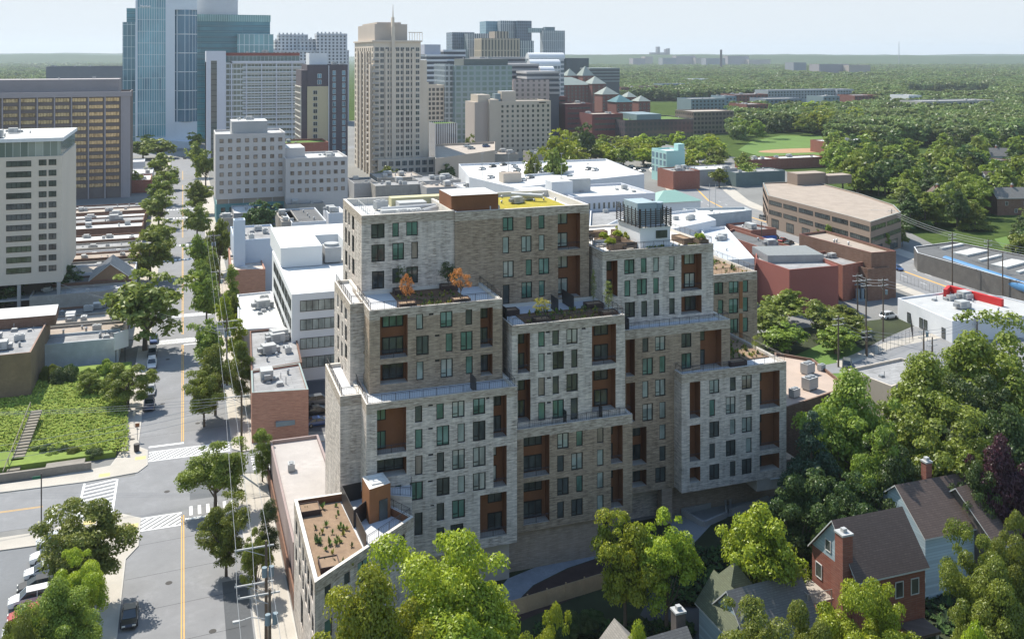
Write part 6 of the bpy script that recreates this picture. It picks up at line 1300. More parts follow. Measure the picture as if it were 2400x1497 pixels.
# ---- behind the brick building
GD = M('deck_concrete', (.58, .57, .55), .9, .12, .15, 2)
gr = thing('parking_garage', 'white parking deck with parked cars on its roof, behind the brick building', 'parking garage'); gz = 12.0
gq = [P(1205, 440, gz), P(1510, 408, gz), P(1420, 372, gz), P(1075, 384, gz), P(1100, 415, gz)]
shell(gr, gq, 0, gz, white_p, GD, 1.0, .3)
gx0, gy0 = P(1200, 435, gz); gx1 = onY(1350, 435, gy0)[0]
for j in range(2): bbox_part(gr, 'opening_shade_panel', gx0 + 1, gy0 - .5 + .0, gz - 3.6 - j * 4, gx1 + 12, gy0 - .38, gz - 1.6 - j * 4, M('deck_shade', (.05, .055, .06)))  # solid dark panels; shade inside the deck is put into their colour
for k in range(9):
    x, y = P(1130 + (k % 5) * 62, 425 - (k // 5) * 28, gz - 1); lp = thing('lamp_post', 'thin lamp post on the white parking deck, %s from the left in the %s row' % (ordinal(k % 5 + 1), 'front' if k < 5 else 'back'), 'lamp post', 'lamp posts on the white parking deck', (x, y, gz - 1.0)); b = MB(); b.tube((0, 0, 0), (0, 0, 7.5), .1, n=5); b.build('post', metal_g, lp); b = MB(); b.box(-.7, -.12, 7.4, .7, .12, 7.6); b.build('lamp_head', metal_w, lp)
for a, e in (((1230, 412), (1345, 402)), ((1245, 398), (1340, 390))):
    p, q = P(*a, gz - .5), P(*e, gz - .5); b = MB(); b.obox((p[0] + q[0]) / 2, (p[1] + q[1]) / 2, gz - 1, hypot(q[0] - p[0], q[1] - p[1]), .4, 1.0, atan2(q[1] - p[1], q[0] - p[0])); b.build('ramp_wall', white_p, gr)
sx, sy = P(1180, 424, gz); bbox_part(gr, 'stair_head', sx, sy, gz - 1, sx + 8, sy + 6, gz + 3.0, tan_c, gravel_roof)
g2 = thing('parking_garage', 'tan parking deck in front of the beige hotel block', 'parking garage'); z2 = 14.0
q2 = [P(1020, 372, z2), P(1160, 352, z2), P(1160, 332, z2), P(1020, 338, z2)]; shell(g2, q2, 0, z2, M('tan_deck', (.42, .36, .30), .9, .1), tan_roof, 1.2, .4)
for k, (uL, uR, vt, d, dep, wm, rm, un, lab) in enumerate([(1155, 1215, 362, 480, 16, stain, tan_roof, 6, 'low tan-roofed building behind the white parking deck'), (1245, 1320, 358, 480, 14, stain, grey_roof, 8, 'low building with many roof vents behind the white parking deck'), (1085, 1205, 440, 250, 16, white_p, white_roof, 6, 'low white roof right behind the green roof of the brick building'), (1365, 1485, 404, 330, 22, gconc, grey_roof, 5, 'grey flat-roofed building with a blue-grey box right of the white parking deck'), (885, 990, 418, 400, 20, stain, tan_roof, 10, 'cluttered low roofs below the cream tower'), (985, 1080, 425, 380, 20, gconc, grey_roof, 10, 'cluttered grey roofs left of the white parking deck'), (880, 1000, 436, 360, 14, stain, grey_roof, 8, 'front low roof with vents below the cream tower'), (830, 885, 430, 380, 20, gconc, dark_roof, 4, 'low dark roof left of the cluttered ones'), (1000, 1070, 440, 330, 14, gconc, tan_roof, 6, 'small cluttered roof left of the blank white garage wall')]):
    d = (H - 7.5) * F_PX / (vt - V0); X, Y = DP(uL, d); lowb('low_building', lab, X, Y, onY(uR, 400, Y)[0], Y + dep, 7.5, wm, rm, un, cat='building', ut=1.2)
# white building with small window row
r, x0, y0, x1, y1, z = px_building('white_building', 'long white building with a row of narrow windows behind the roof deck', 'building', 1345, 1536, 462, 1345, 305, 26, M('lilac_wall', (.56, .57, .61), .85, .06), white_roof, 0, units=6)
put_windows(r, front(x0, x1, y0, 16, .85, 1.5, .8, 1, z - 2.2, 3, 2.1, 'dw', .03)); bbox_part(r, 'stair_box', onY(1315, 440, y0)[0], y0 + 8, 0, onY(1365, 440, y0)[0], y0 + 14, z + 4.0, white_p, white_roof); bbox_part(r, 'plant_screen', onY(1368, 440, y0)[0], y0 + 14, z - .8, onY(1425, 440, y0)[0], y0 + 20, z + 3.8, metal_w, white_roof); bbox_part(r, 'low_wing', onY(1278, 440, y0)[0], y0 + 10, 0, x0, y0 + 30, z - .5, white_p, white_roof)
# tilt-up white blocks right behind
for k, (pts, z, wm, rm, lab) in enumerate([([(1380, 548), (1480, 500), (1530, 480), (1385, 476)], 15, white_p, grey_roof, 'white-walled roof with blue-grey equipment behind the roof deck'), ([(1568, 538), (1678, 515), (1630, 490), (1540, 500)], 14, white_p, white_roof, 'white flat-roofed block right of the roof deck bulkhead'), ([(1640, 505), (1762, 492), (1745, 485), (1600, 488)], 9.5, M('blue_white_paint', (.5, .5, .5)), white_roof, 'long low white roof with two tall poles'), ([(1690, 610), (1768, 605), (1700, 530), (1640, 535)], 12, white_p, M('pale_blue_roof', (.52, .55, .58)), 'white open-topped block between the roof deck and the red brick hall')]):
    roofpoly('white_block', lab, 'building', pts, z, wm, rm, .8, units=3)
for u in (1663, 1677): x, y = P(u, 545); fp = thing('flagpole', 'tall thin white pole, %s of the pair over the low white roof' % ('left' if u < 1670 else 'right'), 'pole'); b = MB(); b.tube((x, y, 0), (x, y, ZV(430, dist(x, y))), .14, .08, 6); b.build('pole', metal_w, fp)
# green pyramid roof
X, Y = DP(1538, 350); r = thing('pavilion', 'small building with a pale green hipped roof behind the long white building', 'building'); xb = onY(1642, 480, Y)[0]; z = ZV(476, 350) ; bbox_part(r, 'wall', X, Y, 0, xb, Y + 14, z, white_p); pyr(r, X, Y, xb, Y + 14, z + .02, 3.4, M('green_roof_metal', (.25, .40, .34), .6, .1))
# teal modern block, shops along the avenue
r, x0, y0, x1, y1, z = px_building('modern_block', 'small pale aqua modern building with a glazed left side', 'building', 1562, 1605, 354, 1562, 480, 16, M('aqua_wall', (.38, .60, .57), .8, .05), M('aqua_roof', (.6, .68, .66)), 0); bbox_part(r, 'stair_tower', x1 - 3.5, y0 + .5, 0, x1 + .05, y0 + 5, z + 3.2, MATS['aqua_wall']); put_windows(r, leftf(x0, y0, y1, 4, 2.6, .6, .6, 3, z - 1.5, 3.6, 2.9, 'b', .03))
for uL, uR, vt, d, dep, wm, rm, un, lab in [(1578, 1640, 402, 9, 16, brick_red, grey_roof, 8, 'cream-fronted brick shop with a cluttered roof beside the avenue'), (1640, 1728, 398, 8, 16, gconc, white_roof, 4, 'shop with a white barrel-like roof beside the avenue'), (1725, 1840, 405, 7, 14, M('dk_teal', (.14, .19, .19)), grey_roof, 5, 'dark green low building beside the white roof'), (1820, 1935, 372, 6, 12, brick_red, white_roof, 4, 'low brick building with a white roof below the ball field'), (1935, 2060, 332, 8, 16, brick_red, white_roof, 4, 'building with a blue wall panel beside the ball field'), (1750, 1830, 375, 6, 12, brick_red, white_roof, 3, 'low white-roofed shop left of the ball field car park'), (2265, 2370, 380, 8, 12, brick_brown, M('slate_roof', (.2, .2, .21)), 0, 'long dark-roofed house among the trees at the right'), (2255, 2340, 318, 9, 12, brick_brown, M('slate_roof', (.2, .2, .21)), 0, 'dark-roofed house far in the trees at the right')]:
    z = d; d = (H - z) * F_PX / (vt - V0); X, Y = DP(uL, d); lowb('shop_building' if un else 'house', lab, X, Y, onY(uR, 400, Y)[0], Y + dep, z, wm, rm, un, cat='shop building' if un else 'house')
xx = DP(1975, (H - 8) * F_PX / (332 - V0)); b = MB(); b.box(xx[0], xx[1] - .3, 3.5, xx[0] + 12, xx[1] - .05, 7.4); b.build('wall_panel', M('blue_panel', (.10, .24, .45), .6, .05), [o for o in COL.objects if o.get('label') == 'building with a blue wall panel beside the ball field'][0])
# brown office block on the avenue
OB = thing('office_block', 'brown three-storey office block with long dark window bands across the avenue', 'office building'); oz = 12.0
oq = [P(1788, 428, oz), P(1800, 458, oz), P(1990, 506, oz), P(2040, 520, oz), P(2112, 497, oz), P(2095, 480, oz), P(2020, 455, oz), P(1905, 424, oz)]
om = M('taupe_concrete', (.285, .215, .17), .9, .12, .1, 1.5); shell(OB, oq, 0, oz, om, gravel_roof, .5, .4, cop=M('copper_edge', (.30, .33, .31)))
cq = ccw(oq)
def edge_of(pts, i): return pts[i], pts[(i + 1) % len(pts)]
ow = []
for i in range(len(cq)):
    p, q = edge_of(cq, i); L = hypot(q[0] - p[0], q[1] - p[1]); nx, ny = (q[1] - p[1]) / L, -(q[0] - p[0]) / L
    if nx * p[0] + ny * p[1] > 0 or L < 6: continue
    n = max(1, int(L / 9)); ww = L / n - 1.2
    for zt_ in (oz - 1.6, oz - 5.2): ow += edge_windows(p, q, n, ww, .6, .6, 1, zt_, 1, 1.5, 'd', .04)
    ow += edge_windows(p, q, n, ww * .55, .6 + ww * .22, .6 + ww * .22, 1, oz - 8.2, 1, 3.2, 'd', .04)
put_windows(OB, ow)
x, y = P(1905, 432, oz); bbox_part(OB, 'penthouse', x - 6, y + 2, oz - .5, x + 8, y + 9, oz + 4.2, om, gravel_roof); bbox_part(OB, 'penthouse', x + 8.1, y + 1, oz - .5, x + 20, y + 7, oz + 3.0, om, gravel_roof)
p = P(2053, 476, 13.2); 
# red brick hall complex
for pts, z, wm, rm, un, lab in [([(1873, 548), (2042, 592), (2100, 588), (1935, 540)], 12.5, brick_brown, gravel_roof, 3, 'long dark red brick hall with a gravel roof and maroon edge'), ([(1990, 618), (2034, 630), (2085, 626), (2045, 615)], 8.5, brick_brown, gravel_roof, 0, 'low brick annex in front of the long brick hall'), ([(1895, 592), (1975, 622), (2030, 612), (1935, 588)], 9.5, brick_red, grey_roof, 2, 'low flat brick link between the two brick halls'),
                     ([(1772, 606), (1850, 632), (1965, 622), (1852, 575), (1770, 578)], 11.5, M('red_painted_brick', (.30, .105, .085), .9, .12, .15, 1.5), grey_roof, 0, 'large plain red brick hall right of the far block'), ([(1690, 548), (1800, 585), (1850, 575), (1720, 535)], 9.5, brick_red, dark_roof, 2, 'flat-roofed brick shop behind the plain red hall'), ([(1702, 524), (1760, 540), (1820, 535), (1745, 520)], 6.0, brick_red, grey_roof, 3, 'small brick shop with blue awnings by the avenue')]:
    r, q = roofpoly('brick_hall', lab, 'building', pts, z, wm, rm, .7, units=un, cop=M('maroon_edge', (.22, .07, .06)) if 'maroon' in lab else None)
    if 'plain red' in lab:
        x, y = P(1845, 598, z); b = MB(); b.obox(x, y, z - .7, 15, 12, 2.0, -.25, 0, 1); b.build('slatted_roof_box', [metal_g, MCW('slat_roof', (.12, .13, .12), (.28, .29, .28), 1.2, 60, .4, 0)], r)
    if 'awnings' in lab:
        for k in range(2): a, c_ = q[1], q[2]; t = .3 + k * .4; bx, by = a[0] + (c_[0] - a[0]) * t, a[1] + (c_[1] - a[1]) * t; b = MB(); b.obox(bx, by - .6, 2.6, 4.5, 1.4, 1.1, .1); b.build('awning', M('blue_awning', (.04, .12, .40), .7, .1), r)
# row of shops with a blue barrel canopy
SR = thing('shop_row', 'low row of shops with a long blue barrel canopy across the avenue', 'shop building'); sz = 5.6
sq = [P(2142, 578, sz), P(2150, 592, sz), P(2390, 660, sz), P(2520, 700, sz), P(2560, 640, sz), P(2400, 598, sz), P(2235, 566, sz)]
shell(SR, sq, 0, sz, M('shop_glass_wall', (.16, .15, .14), .4, .4, .4, 2), dark_roof, .4, .3, cop=white_p)
for k in range(5):
    a, e = P(2205 + k * 45, 582 + k * 14, sz), P(2255 + k * 45, 572 + k * 13, sz); b = MB(); b.obox((a[0] + e[0]) / 2, (a[1] + e[1]) / 2, sz - .4, hypot(e[0] - a[0], e[1] - a[1]), 1.0 + (k % 2) * 3.5, .6, atan2(e[1] - a[1], e[0] - a[0])); b.build('roof_ridge', white_roof, SR)
a, e = P(2215, 600, sz), P(2520, 700, sz); b = MB(); n = 8; L = hypot(e[0] - a[0], e[1] - a[1]); ex, ey = (e[0] - a[0]) / L, (e[1] - a[1]) / L; nx, ny = ey, -ex
for k in range(n):
    t0, t1 = pi / 2 * k / n * 1.4, pi / 2 * (k + 1) / n * 1.4; R = 1.5
    f = lambda t: (R * sin(t) - .2, R * cos(t))
    (o0, h0), (o1, h1) = f(t0), f(t1)
    b.quad((a[0] + nx * o0, a[1] + ny * o0, sz - 1.4 + h0), (a[0] + nx * o1, a[1] + ny * o1, sz - 1.4 + h1), (e[0] + nx * o1, e[1] + ny * o1, sz - 1.4 + h1), (e[0] + nx * o0, e[1] + ny * o0, sz - 1.4 + h0))
b.build('barrel_canopy', M('blue_canopy', (.08, .22, .42), .4, .15, .3, 2), SR)
# white workshop with red canopy
WS = thing('workshop', 'grey flat-roofed workshop with a red canopy edge at its back', 'building'); kz = 5.0
kq = [P(2104, 698, kz), P(2232, 752, kz), P(2345, 742, kz), P(2520, 735, kz), P(2350, 694, kz), P(2232, 682, kz)]
shell(WS, kq, 0, kz, white_p, M('pale_grey_roof', (.47, .47, .46), .9, .25, .2, 1.2), .4, .3)
roof_units(WS, P(2200, 705, kz)[0], P(2300, 735, kz)[1], P(2330, 715, kz)[0], P(2250, 690, kz)[1], kz - .4, 12, 8)
for a, e in (((2225, 672), (2350, 705)), ((2225, 672), (2215, 682))):
    p, q = P(*a, kz + 1), P(*e, kz + 1); L = hypot(q[0] - p[0], q[1] - p[1]); b = MB(); b.obox((p[0] + q[0]) / 2, (p[1] + q[1]) / 2, kz - .6, L, .8, 2.0, atan2(q[1] - p[1], q[0] - p[0])); b.build('red_canopy', M('red_canopy', (.55, .03, .03), .6, .1), WS)
cq = ccw(kq); i = [k for k in range(len(cq)) if cq[k] == kq[0] or cq[k] == kq[1]]
p, q = kq[0], kq[1]; L = hypot(q[0] - p[0], q[1] - p[1]); W_ = [(p[0] + (q[0] - p[0]) * t - .05, p[1] + (q[1] - p[1]) * t - .05, .2, atan2(q[1] - p[1], q[0] - p[0]), 1.3, 2.4, 'd') for t in (.22, .45, .53, .85)]; put_windows(WS, W_)
# low roofs just right of the brick building
r, q = roofpoly('flat_building', 'gravel-roofed building with air conditioners right beside the brick building', 'building', [(1830, 958), (1990, 905), (1905, 840), (1815, 825)], 10.5, brick_brown, M('pink_gravel', (.47, .37, .30), .95, .2, .4, 6), .5, units=0)
for u, v, s in ((1893, 875, 1.2), (1898, 912, 1.3), (1862, 930, .9), (1925, 868, .7)): x, y = P(u, v, 10); link('air_conditioner', unit_mesh(0), r, (x, y, 10), .3, (s, s, s * 1.3))
x, y = P(1870, 965, 7.5); b = MB(); b.obox(x, y, 7.2, 9, 5, .35, -.1); b.build('canopy', gravel_roof, r)
roofpoly('flat_building', 'long low grey roof beyond the gravel-roofed building', 'building', [(1985, 865), (2090, 905), (2210, 860), (2110, 838)], 7.0, tan_c, grey_roof, .5, units=3)

# ---------------------------------------------------------------- houses, lower right
sh_b = shingle('brown_shingles', (.17, .125, .105)); sh_g = shingle('grey_shingles', (.24, .23, .215)); sh_o = shingle('olive_shingles', (.17, .185, .12))
sid = MCW('blue_siding', (.40, .50, .55), (.30, .38, .43), 500, .35, 0.0, .08, rough=.8, glass2=(.42, .52, .56)); sidw = MCW('pale_siding', (.55, .58, .60), (.42, .45, .48), 500, .35, 0.0, .08, rough=.8, glass2=(.58, .60, .60))
def hwin(root, T, items, rz):
    for x, y, z, wd, ht, side in items: link('window', win_mesh(wd, ht, 'dw'), root, T(x, y, z), rz + side)
def chimney(root, x, y, z0, z1, m=brick_red, s=.9):
    b = MB(); b.box(x - s / 2, y - s / 2, z0, x + s / 2, y + s / 2, z1); b.box(x - s / 2 - .08, y - s / 2 - .08, z1, x + s / 2 + .08, y + s / 2 + .08, z1 + .2, 1); b.box(x - .25, y - .25, z1 + .2, x + .25, y + .25, z1 + .6, 1); return b.build('chimney', [m, metal_w], root)
# red brick house: gable end faces left
def on_ground(u, v, z): return P(u, v, z)
BH = thing('brick_house', 'red brick house with a tall chimney, blue-grey gable and brown roof', 'house')
r0, r1 = P(2085, 1208, 13.2), P(1990, 1250, 13.2)
A = P(1917, 1272, 9.2); B_ = P(2010, 1357, 9.2); Cc = P(2168, 1322, 9.2)
ang = atan2(Cc[1] - B_[1], Cc[0] - B_[0]); Wd = hypot(B_[0] - A[0], B_[1] - A[1]); Ln = hypot(Cc[0] - B_[0], Cc[1] - B_[1])
nx, ny = -sin(ang), cos(ang); cx = (B_[0] + Cc[0]) / 2 + nx * Wd / 2; cy = (B_[1] + Cc[1]) / 2 + ny * Wd / 2
T_ = gable(BH, cx, cy, Ln, Wd, 9.2, 13.6, ang, brick_red, sh_b, gwall=sid)
hwin(BH, T_, [(-Ln / 2 - .03, 2.6, 6.0, 1.1, 1.7, -pi / 2), (-Ln / 2 - .03, -2.2, 6.0, 1.1, 1.7, -pi / 2), (-Ln / 2 - .03, 1.0, 9.8, 1.0, 1.3, -pi / 2), (-Ln / 2 - .03, 2.6, 2.6, 1.1, 1.7, -pi / 2), (-Ln / 2 + 2.5, -Wd / 2 - .03, 6.2, 1.1, 1.8, 0), (Ln / 2 - 3.5, -Wd / 2 - .03, 6.2, 1.1, 1.8, 0), (Ln / 2 - 1.4, -Wd / 2 - .03, 6.2, 1.1, 1.8, 0), (-1.0, -Wd / 2 - .03, 2.4, 1.1, 1.8, 0)], ang)
x, y, _ = T_(-Ln / 2 - .5, -Wd / 2 + 1.6, 0); chimney(BH, x, y, 0, 13.4, s=1.3)
x, y, _ = T_(Ln / 2 - 2.0, -Wd / 2 - 1.4, 0); b = MB(); b.obox(x, y, 3.2, 3.4, 2.6, .3, ang, 0); c_, s_ = cos(ang), sin(ang)
for dx, dy in ((-1.4, -1.0), (1.4, -1.0)): b.tube((x + dx * c_ - dy * s_, y + dx * s_ + dy * c_, 0), (x + dx * c_ - dy * s_, y + dx * s_ + dy * c_, 3.2), .15, n=8, m=1)
b.build('porch', [sh_b, M('porch_white', (.65, .65, .62), .6, .05)], BH)
dk_ = MB(); x, y, _ = T_(-Ln / 2 - 2.1, Wd / 2 - 2.0, 0); tm_ = M('deck_timber', (.42, .37, .31), .9, .2); dk_.obox(x, y, 5.2, 3.4, 4.6, .2, ang)
for dx, dy in ((-1.6, -2.2), (-1.6, 2.2), (-1.6, 0), (1.5, 2.2), (1.5, -2.2)): q = (x + dx * c_ - dy * s_, y + dx * s_ + dy * c_); dk_.tube((*q, 0), (*q, 6.4), .08, n=5)
for a, e in (((-1.6, -2.2), (-1.6, 2.2)), ((-1.6, -2.2), (1.5, -2.2)), ((-1.6, 2.2), (1.5, 2.2))):
    pa = (x + a[0] * c_ - a[1] * s_, y + a[0] * s_ + a[1] * c_); pe = (x + e[0] * c_ - e[1] * s_, y + e[0] * s_ + e[1] * c_)
    dk_.tube((*pa, 6.4), (*pe, 6.4), .06, n=4); dk_.tube((*pa, 5.6), (*pe, 5.6), .03, n=4)
    for k in range(1, 16): t = k / 16; dk_.tube((pa[0] + (pe[0] - pa[0]) * t, pa[1] + (pe[1] - pa[1]) * t, 5.5), (pa[0] + (pe[0] - pa[0]) * t, pa[1] + (pe[1] - pa[1]) * t, 6.4), .025, n=3, cap=False)
dk_.build('deck', tm_, BH)
# blue-sided house behind it
H2 = thing('siding_house', 'blue-sided house with a grey front roof and a chimney, behind the red brick one', 'house')
T_ = gable(H2, *DP(2200, 119.5), 13, 9.5, 7.6, 11.6, ang, sid, sh_b, gwall=sid); x, y, _ = T_(-1.0, 1.0, 0); chimney(H2, x, y, 8, 13.4)
hwin(H2, T_, [(-6.53, -1.5, 4.8, 1.2, 1.7, -pi / 2)], ang)
T2 = gable(H2, *T_(-4.5, 4.0, 0)[:2], 9, 7, 7.4, 10.2, ang + pi / 2, sid, sh_g, gwall=sid)
# grey roofed cottage at the bottom
H3 = thing('cottage', 'cottage with a grey shingled roof and a stone chimney at the bottom edge', 'house')
g0, g1 = P(1513, 1460, 7), P(1573, 1422, 8)
T_ = gable(H3, *DP(1530, 95), 7.5, 6.2, 3.9, 6.6, ang + .08, sidw, sh_g, gwall=sidw); T2 = gable(H3, *T_(-2.2, 1.2, 0)[:2], 5.5, 4.4, 4.2, 6.5, ang + pi / 2, sidw, shingle('light_shingles', (.34, .315, .28)))
x, y, _ = T_(4.1, 1.6, 0); chimney(H3, x, y, 0, 7.4, M('stone', (.14, .12, .11), .95, .4), 1.1)
H4 = thing('cottage', 'pale blue cottage with an olive green roof and a dormer near the driveway', 'house')
T_ = gable(H4, *DP(1790, 103), 9, 6.6, 4.2, 7.6, ang + .05, sid, sh_g, gwall=sid); T2 = gable(H4, *T_(-3.2, 1.4, 0)[:2], 6.5, 4.2, 4.2, 7.0, ang + pi / 2, sid, sh_o); x, y, _ = T_(-1.5, 3.2, 0); b = MB(); b.poly([(x - 1.6, y - 1.6, 6.4), (x + 1.6, y - 1.6, 6.4), (x, y, 8.6)]); b.poly([(x + 1.6, y - 1.6, 6.4), (x + 1.6, y + 1.6, 6.4), (x, y, 8.6)]); b.poly([(x + 1.6, y + 1.6, 6.4), (x - 1.6, y + 1.6, 6.4), (x, y, 8.6)]); b.poly([(x - 1.6, y + 1.6, 6.4), (x - 1.6, y - 1.6, 6.4), (x, y, 8.6)]); b.box(x - 1.5, y - 1.5, 2, x + 1.5, y + 1.5, 6.4); b.build('turret_roof', sh_o, H4)
H5 = thing('stone_house', 'stone house with a wide brown roof at the right edge', 'house'); T_ = gable(H5, *DP(2345, 121), 16, 11, 6.6, 11.2, ang + .12, M('fieldstone', (.17, .14, .12), .95, .4, .8, 4), sh_b); hwin(H5, T_, [(-8.03, 0, 4.2, 1.6, 1.4, -pi / 2)], ang + .12)
fn = thing('plank_fence', 'long tan plank fence running behind the yard of the brick building', 'fence'); p = P(1190, 1448); q = P(1535, 1340); L = hypot(q[0] - p[0], q[1] - p[1]); b = MB(); n = int(L / 2.4); a = atan2(q[1] - p[1], q[0] - p[0])
b2 = MB()
for k in range(n): t = (k + .5) / n; x, y = p[0] + (q[0] - p[0]) * t, p[1] + (q[1] - p[1]) * t; b.obox(x, y, 0, L / n - .06, .06, 1.9, a); b2 = MB(); b2.obox(0, 0, 0, .14, .14, 2.1, a); b2.build('post', M('fence_timber', (.50, .36, .22), .9, .25, .8, 5), fn, (p[0] + (q[0] - p[0]) * k / n, p[1] + (q[1] - p[1]) * k / n, 0))
b.build('plank_panel', M('fence_timber', (.50, .36, .22), .9, .25, .8, 5), fn)
# houses beyond the avenue
for k, (u, v, L, W2, ze, zr, an, wm, rm, lab) in enumerate([(2365, 500, 16, 9, 7, 10.5, .1, brick_brown, sh_g, 'brick house with a grey slate roof above the low shops at the right edge'), (2335, 452, 13, 8, 7, 10, .1, sidw, sh_b, 'white house with a brown roof and chimney among the trees at the right'), (2190, 490, 11, 8, 5, 9, 1.2, sidw, sh_b, 'house with steep dormer gables half hidden behind the office block trees'), (2230, 400, 20, 9, 7, 11, .05, sidw, sh_g, 'long grey-roofed house in the trees right of the ball field'), (2330, 392, 18, 9, 7, 11, -.1, sidw, sh_g, 'second long grey-roofed house at the right edge'), (2215, 430, 10, 8, 5, 9, .8, sidw, sh_g, 'small white gabled house among dark trees')]):
    h_ = thing('house', lab, 'house'); x, y = P(u, v); T_ = gable(h_, x, y, L, W2, ze, zr, an - TH, wm, rm); hwin(h_, T_, [(-L / 4, -W2 / 2 - .03, 4, 1.2, 1.6, 0), (L / 4, -W2 / 2 - .03, 4, 1.2, 1.6, 0), (0, -W2 / 2 - .03, 1, 1.2, 1.6, 0)], an - TH)
    chimney(h_, x + 1.5, y, 6, zr + 1.2)

# ---------------------------------------------------------------- vehicles
def carpaint(name, c):
    m = bpy.data.materials.new(name); m.use_nodes = True; b = m.node_tree.nodes['Principled BSDF']; b.inputs['Base Color'].default_value = (*c, 1); b.inputs['Roughness'].default_value = .3; b.inputs['Coat Weight'].default_value = .5; b.inputs['Metallic'].default_value = .2; return m
CPAINT = {k: carpaint('paint_' + k, c) for k, c in {'white': (.68, .68, .68), 'silver': (.42, .43, .44), 'black': (.02, .02, .022), 'blue': (.03, .07, .20), 'red': (.30, .02, .02), 'grey': (.14, .145, .15), 'navy': (.02, .03, .07)}.items()}
cglass = M('car_glass', (.02, .03, .035), .08, .05, spec=.8); tyre = M('tyre', (.02, .02, .02), .9); rimm = M('rim', (.4, .4, .4), .4, metal=.6); lampw = M('headlight', (.7, .7, .65), .2); lampr = M('taillight', (.35, .02, .02), .3)
def loft(st, m=0):
    """stations (x, halfwidth low, halfwidth belt, z low, z belt); closed body"""
    b = MB(); ring = []
    for x, wl, wb, zl, zb in st: 
        i = len(b.v); b.v += [(x, -wl, zl), (x, -wb, (zl + zb) / 2), (x, -wb * .93, zb), (x, wb * .93, zb), (x, wb, (zl + zb) / 2), (x, wl, zl)]; ring.append(i)
    for a, e in zip(ring, ring[1:]):
        for k in range(6): j = (k + 1) % 6; b.f.append((a + k, a + j, e + j, e + k)); b.m.append(m)
    b.f.append(tuple(ring[0] + k for k in range(5, -1, -1))); b.m.append(m); b.f.append(tuple(ring[-1] + k for k in range(6))); b.m.append(m); return b
CARM = {}
def car_meshes(kind):
    if kind in CARM: return CARM[kind]
    L, Wd, belt, roof = (4.7, 1.86, .88, 1.42) if kind == 'sedan' else (4.8, 1.95, 1.02, 1.72); h = L / 2; w2 = Wd / 2
    body = loft([(-h, w2 * .8, w2 * .84, .35, belt * .78), (-h + .15, w2 * .92, w2 * .95, .25, belt * .92), (-h + .9, w2 * .96, w2, .22, belt), (.7, w2 * .96, w2, .22, belt), (h - .9, w2 * .95, w2 * .97, .22, belt * .94), (h - .25, w2 * .88, w2 * .88, .25, belt * .8), (h, w2 * .7, w2 * .74, .35, belt * .6)])
    if kind == 'sedan': xs_ = (-h + .55, -h + 1.35, .25, 1.25)
    else: xs_ = (-h + .12, -h + .55, .45, 1.2)
    gb_ = MB(); zt_ = roof
    q = [(xs_[0], w2 * .86, belt), (xs_[1], w2 * .70, zt_ - .05), (xs_[2], w2 * .70, zt_ - .05), (xs_[3], w2 * .86, belt)]
    gb_.poly([(x, -w_, z) for x, w_, z in q[::-1]]); gb_.poly([(x, w_, z) for x, w_, z in q])
    for (x0, a, z0), (x1, e, z1) in zip(q, q[1:]): gb_.quad((x0, -a, z0), (x0, a, z0), (x1, e, z1), (x1, -e, z1))
    rf = MB(); rf.box(xs_[1] - .02, -w2 * .71, zt_ - .07, xs_[2] + .02, w2 * .71, zt_)
    for sg in (-1, 1):
        for xa, xb in ((xs_[0], xs_[1]), (xs_[3], xs_[2])): rf.tube((xa, sg * w2 * .865, belt), (xb, sg * w2 * .705, zt_ - .04), .045, n=4)
        rf.tube(((xs_[1] + xs_[2]) / 2, sg * w2 * .87, belt), ((xs_[1] + xs_[2]) / 2, sg * w2 * .71, zt_ - .04), .05, n=4)
    wh = MB(); wh.tube((0, -.12, 0), (0, .12, 0), .34, n=14); rm2 = MB(); rm2.tube((0, -.13, 0), (0, .13, 0), .2, n=10)
    hl = MB(); hl.box(-.06, -.18, -.07, .05, .18, .07); CARM[kind] = (body.mesh('body', [CPAINT['white']]), gb_.mesh('cabin_glass', [cglass]), rf.mesh('roof', [CPAINT['white']]), wh.mesh('wheel', [tyre]), rm2.mesh('rim', [rimm]), hl.mesh('headlight', [lampw]), hl.mesh('taillight', [lampr]), L, Wd, belt)
    return CARM[kind]
def car(x, y, rz, kind, col, label, group=None, z=.03, detail=True):
    bd, gl, rf, wh, rm2, hl, tl, L, Wd, belt = car_meshes(kind); o = thing('parked_car', label, 'car', group, (x, y, z), rz)
    for nm, me in (('body', bd), ('roof', rf)):
        c = link(nm, me, o); c.material_slots[0].link = 'OBJECT'; c.material_slots[0].material = CPAINT[col]
    link('cabin_glass', gl, o)
    for sx in (-1, 1):
        for sy in (-1, 1):
            w_ = link('wheel', wh, o, (sx * L * .3, sy * (Wd / 2 - .12), .34))
            if detail: link('rim', rm2, w_)
    if detail:
        for sy in (-1, 1): link('headlight', hl, o, (L / 2 - .08, sy * Wd * .3, belt * .68)); link('taillight', tl, o, (-L / 2 + .05, sy * Wd * .34, belt * .75))
    return o
def cpx(u, v, rz, kind, col, label, group=None, z=.03): x, y = P(u, v, z); return car(x, y, rz, kind, col, label, group, z, dist(x, y) < 170)
DN = -pi / 2
cpx(304, 1452, DN, 'sedan', 'black', 'black car parked at the left kerb at the bottom of the photo')
cpx(350, 955, DN, 'suv', 'navy', 'dark blue SUV parked at the left kerb beside the overgrown lot'); cpx(353, 920, DN, 'sedan', 'silver', 'silver car parked right behind the dark blue SUV')
cpx(356, 858, DN, 'suv', 'white', 'white SUV parked at the edge of the big tree shadow'); cpx(357, 832, DN, 'suv', 'grey', 'grey SUV parked in the tree shadow behind the white SUV'); cpx(361, 800, DN, 'sedan', 'blue', 'dark car with a blue windscreen parked under the big round tree')
PG = 'cars parked side by side in the lot at the bottom left'
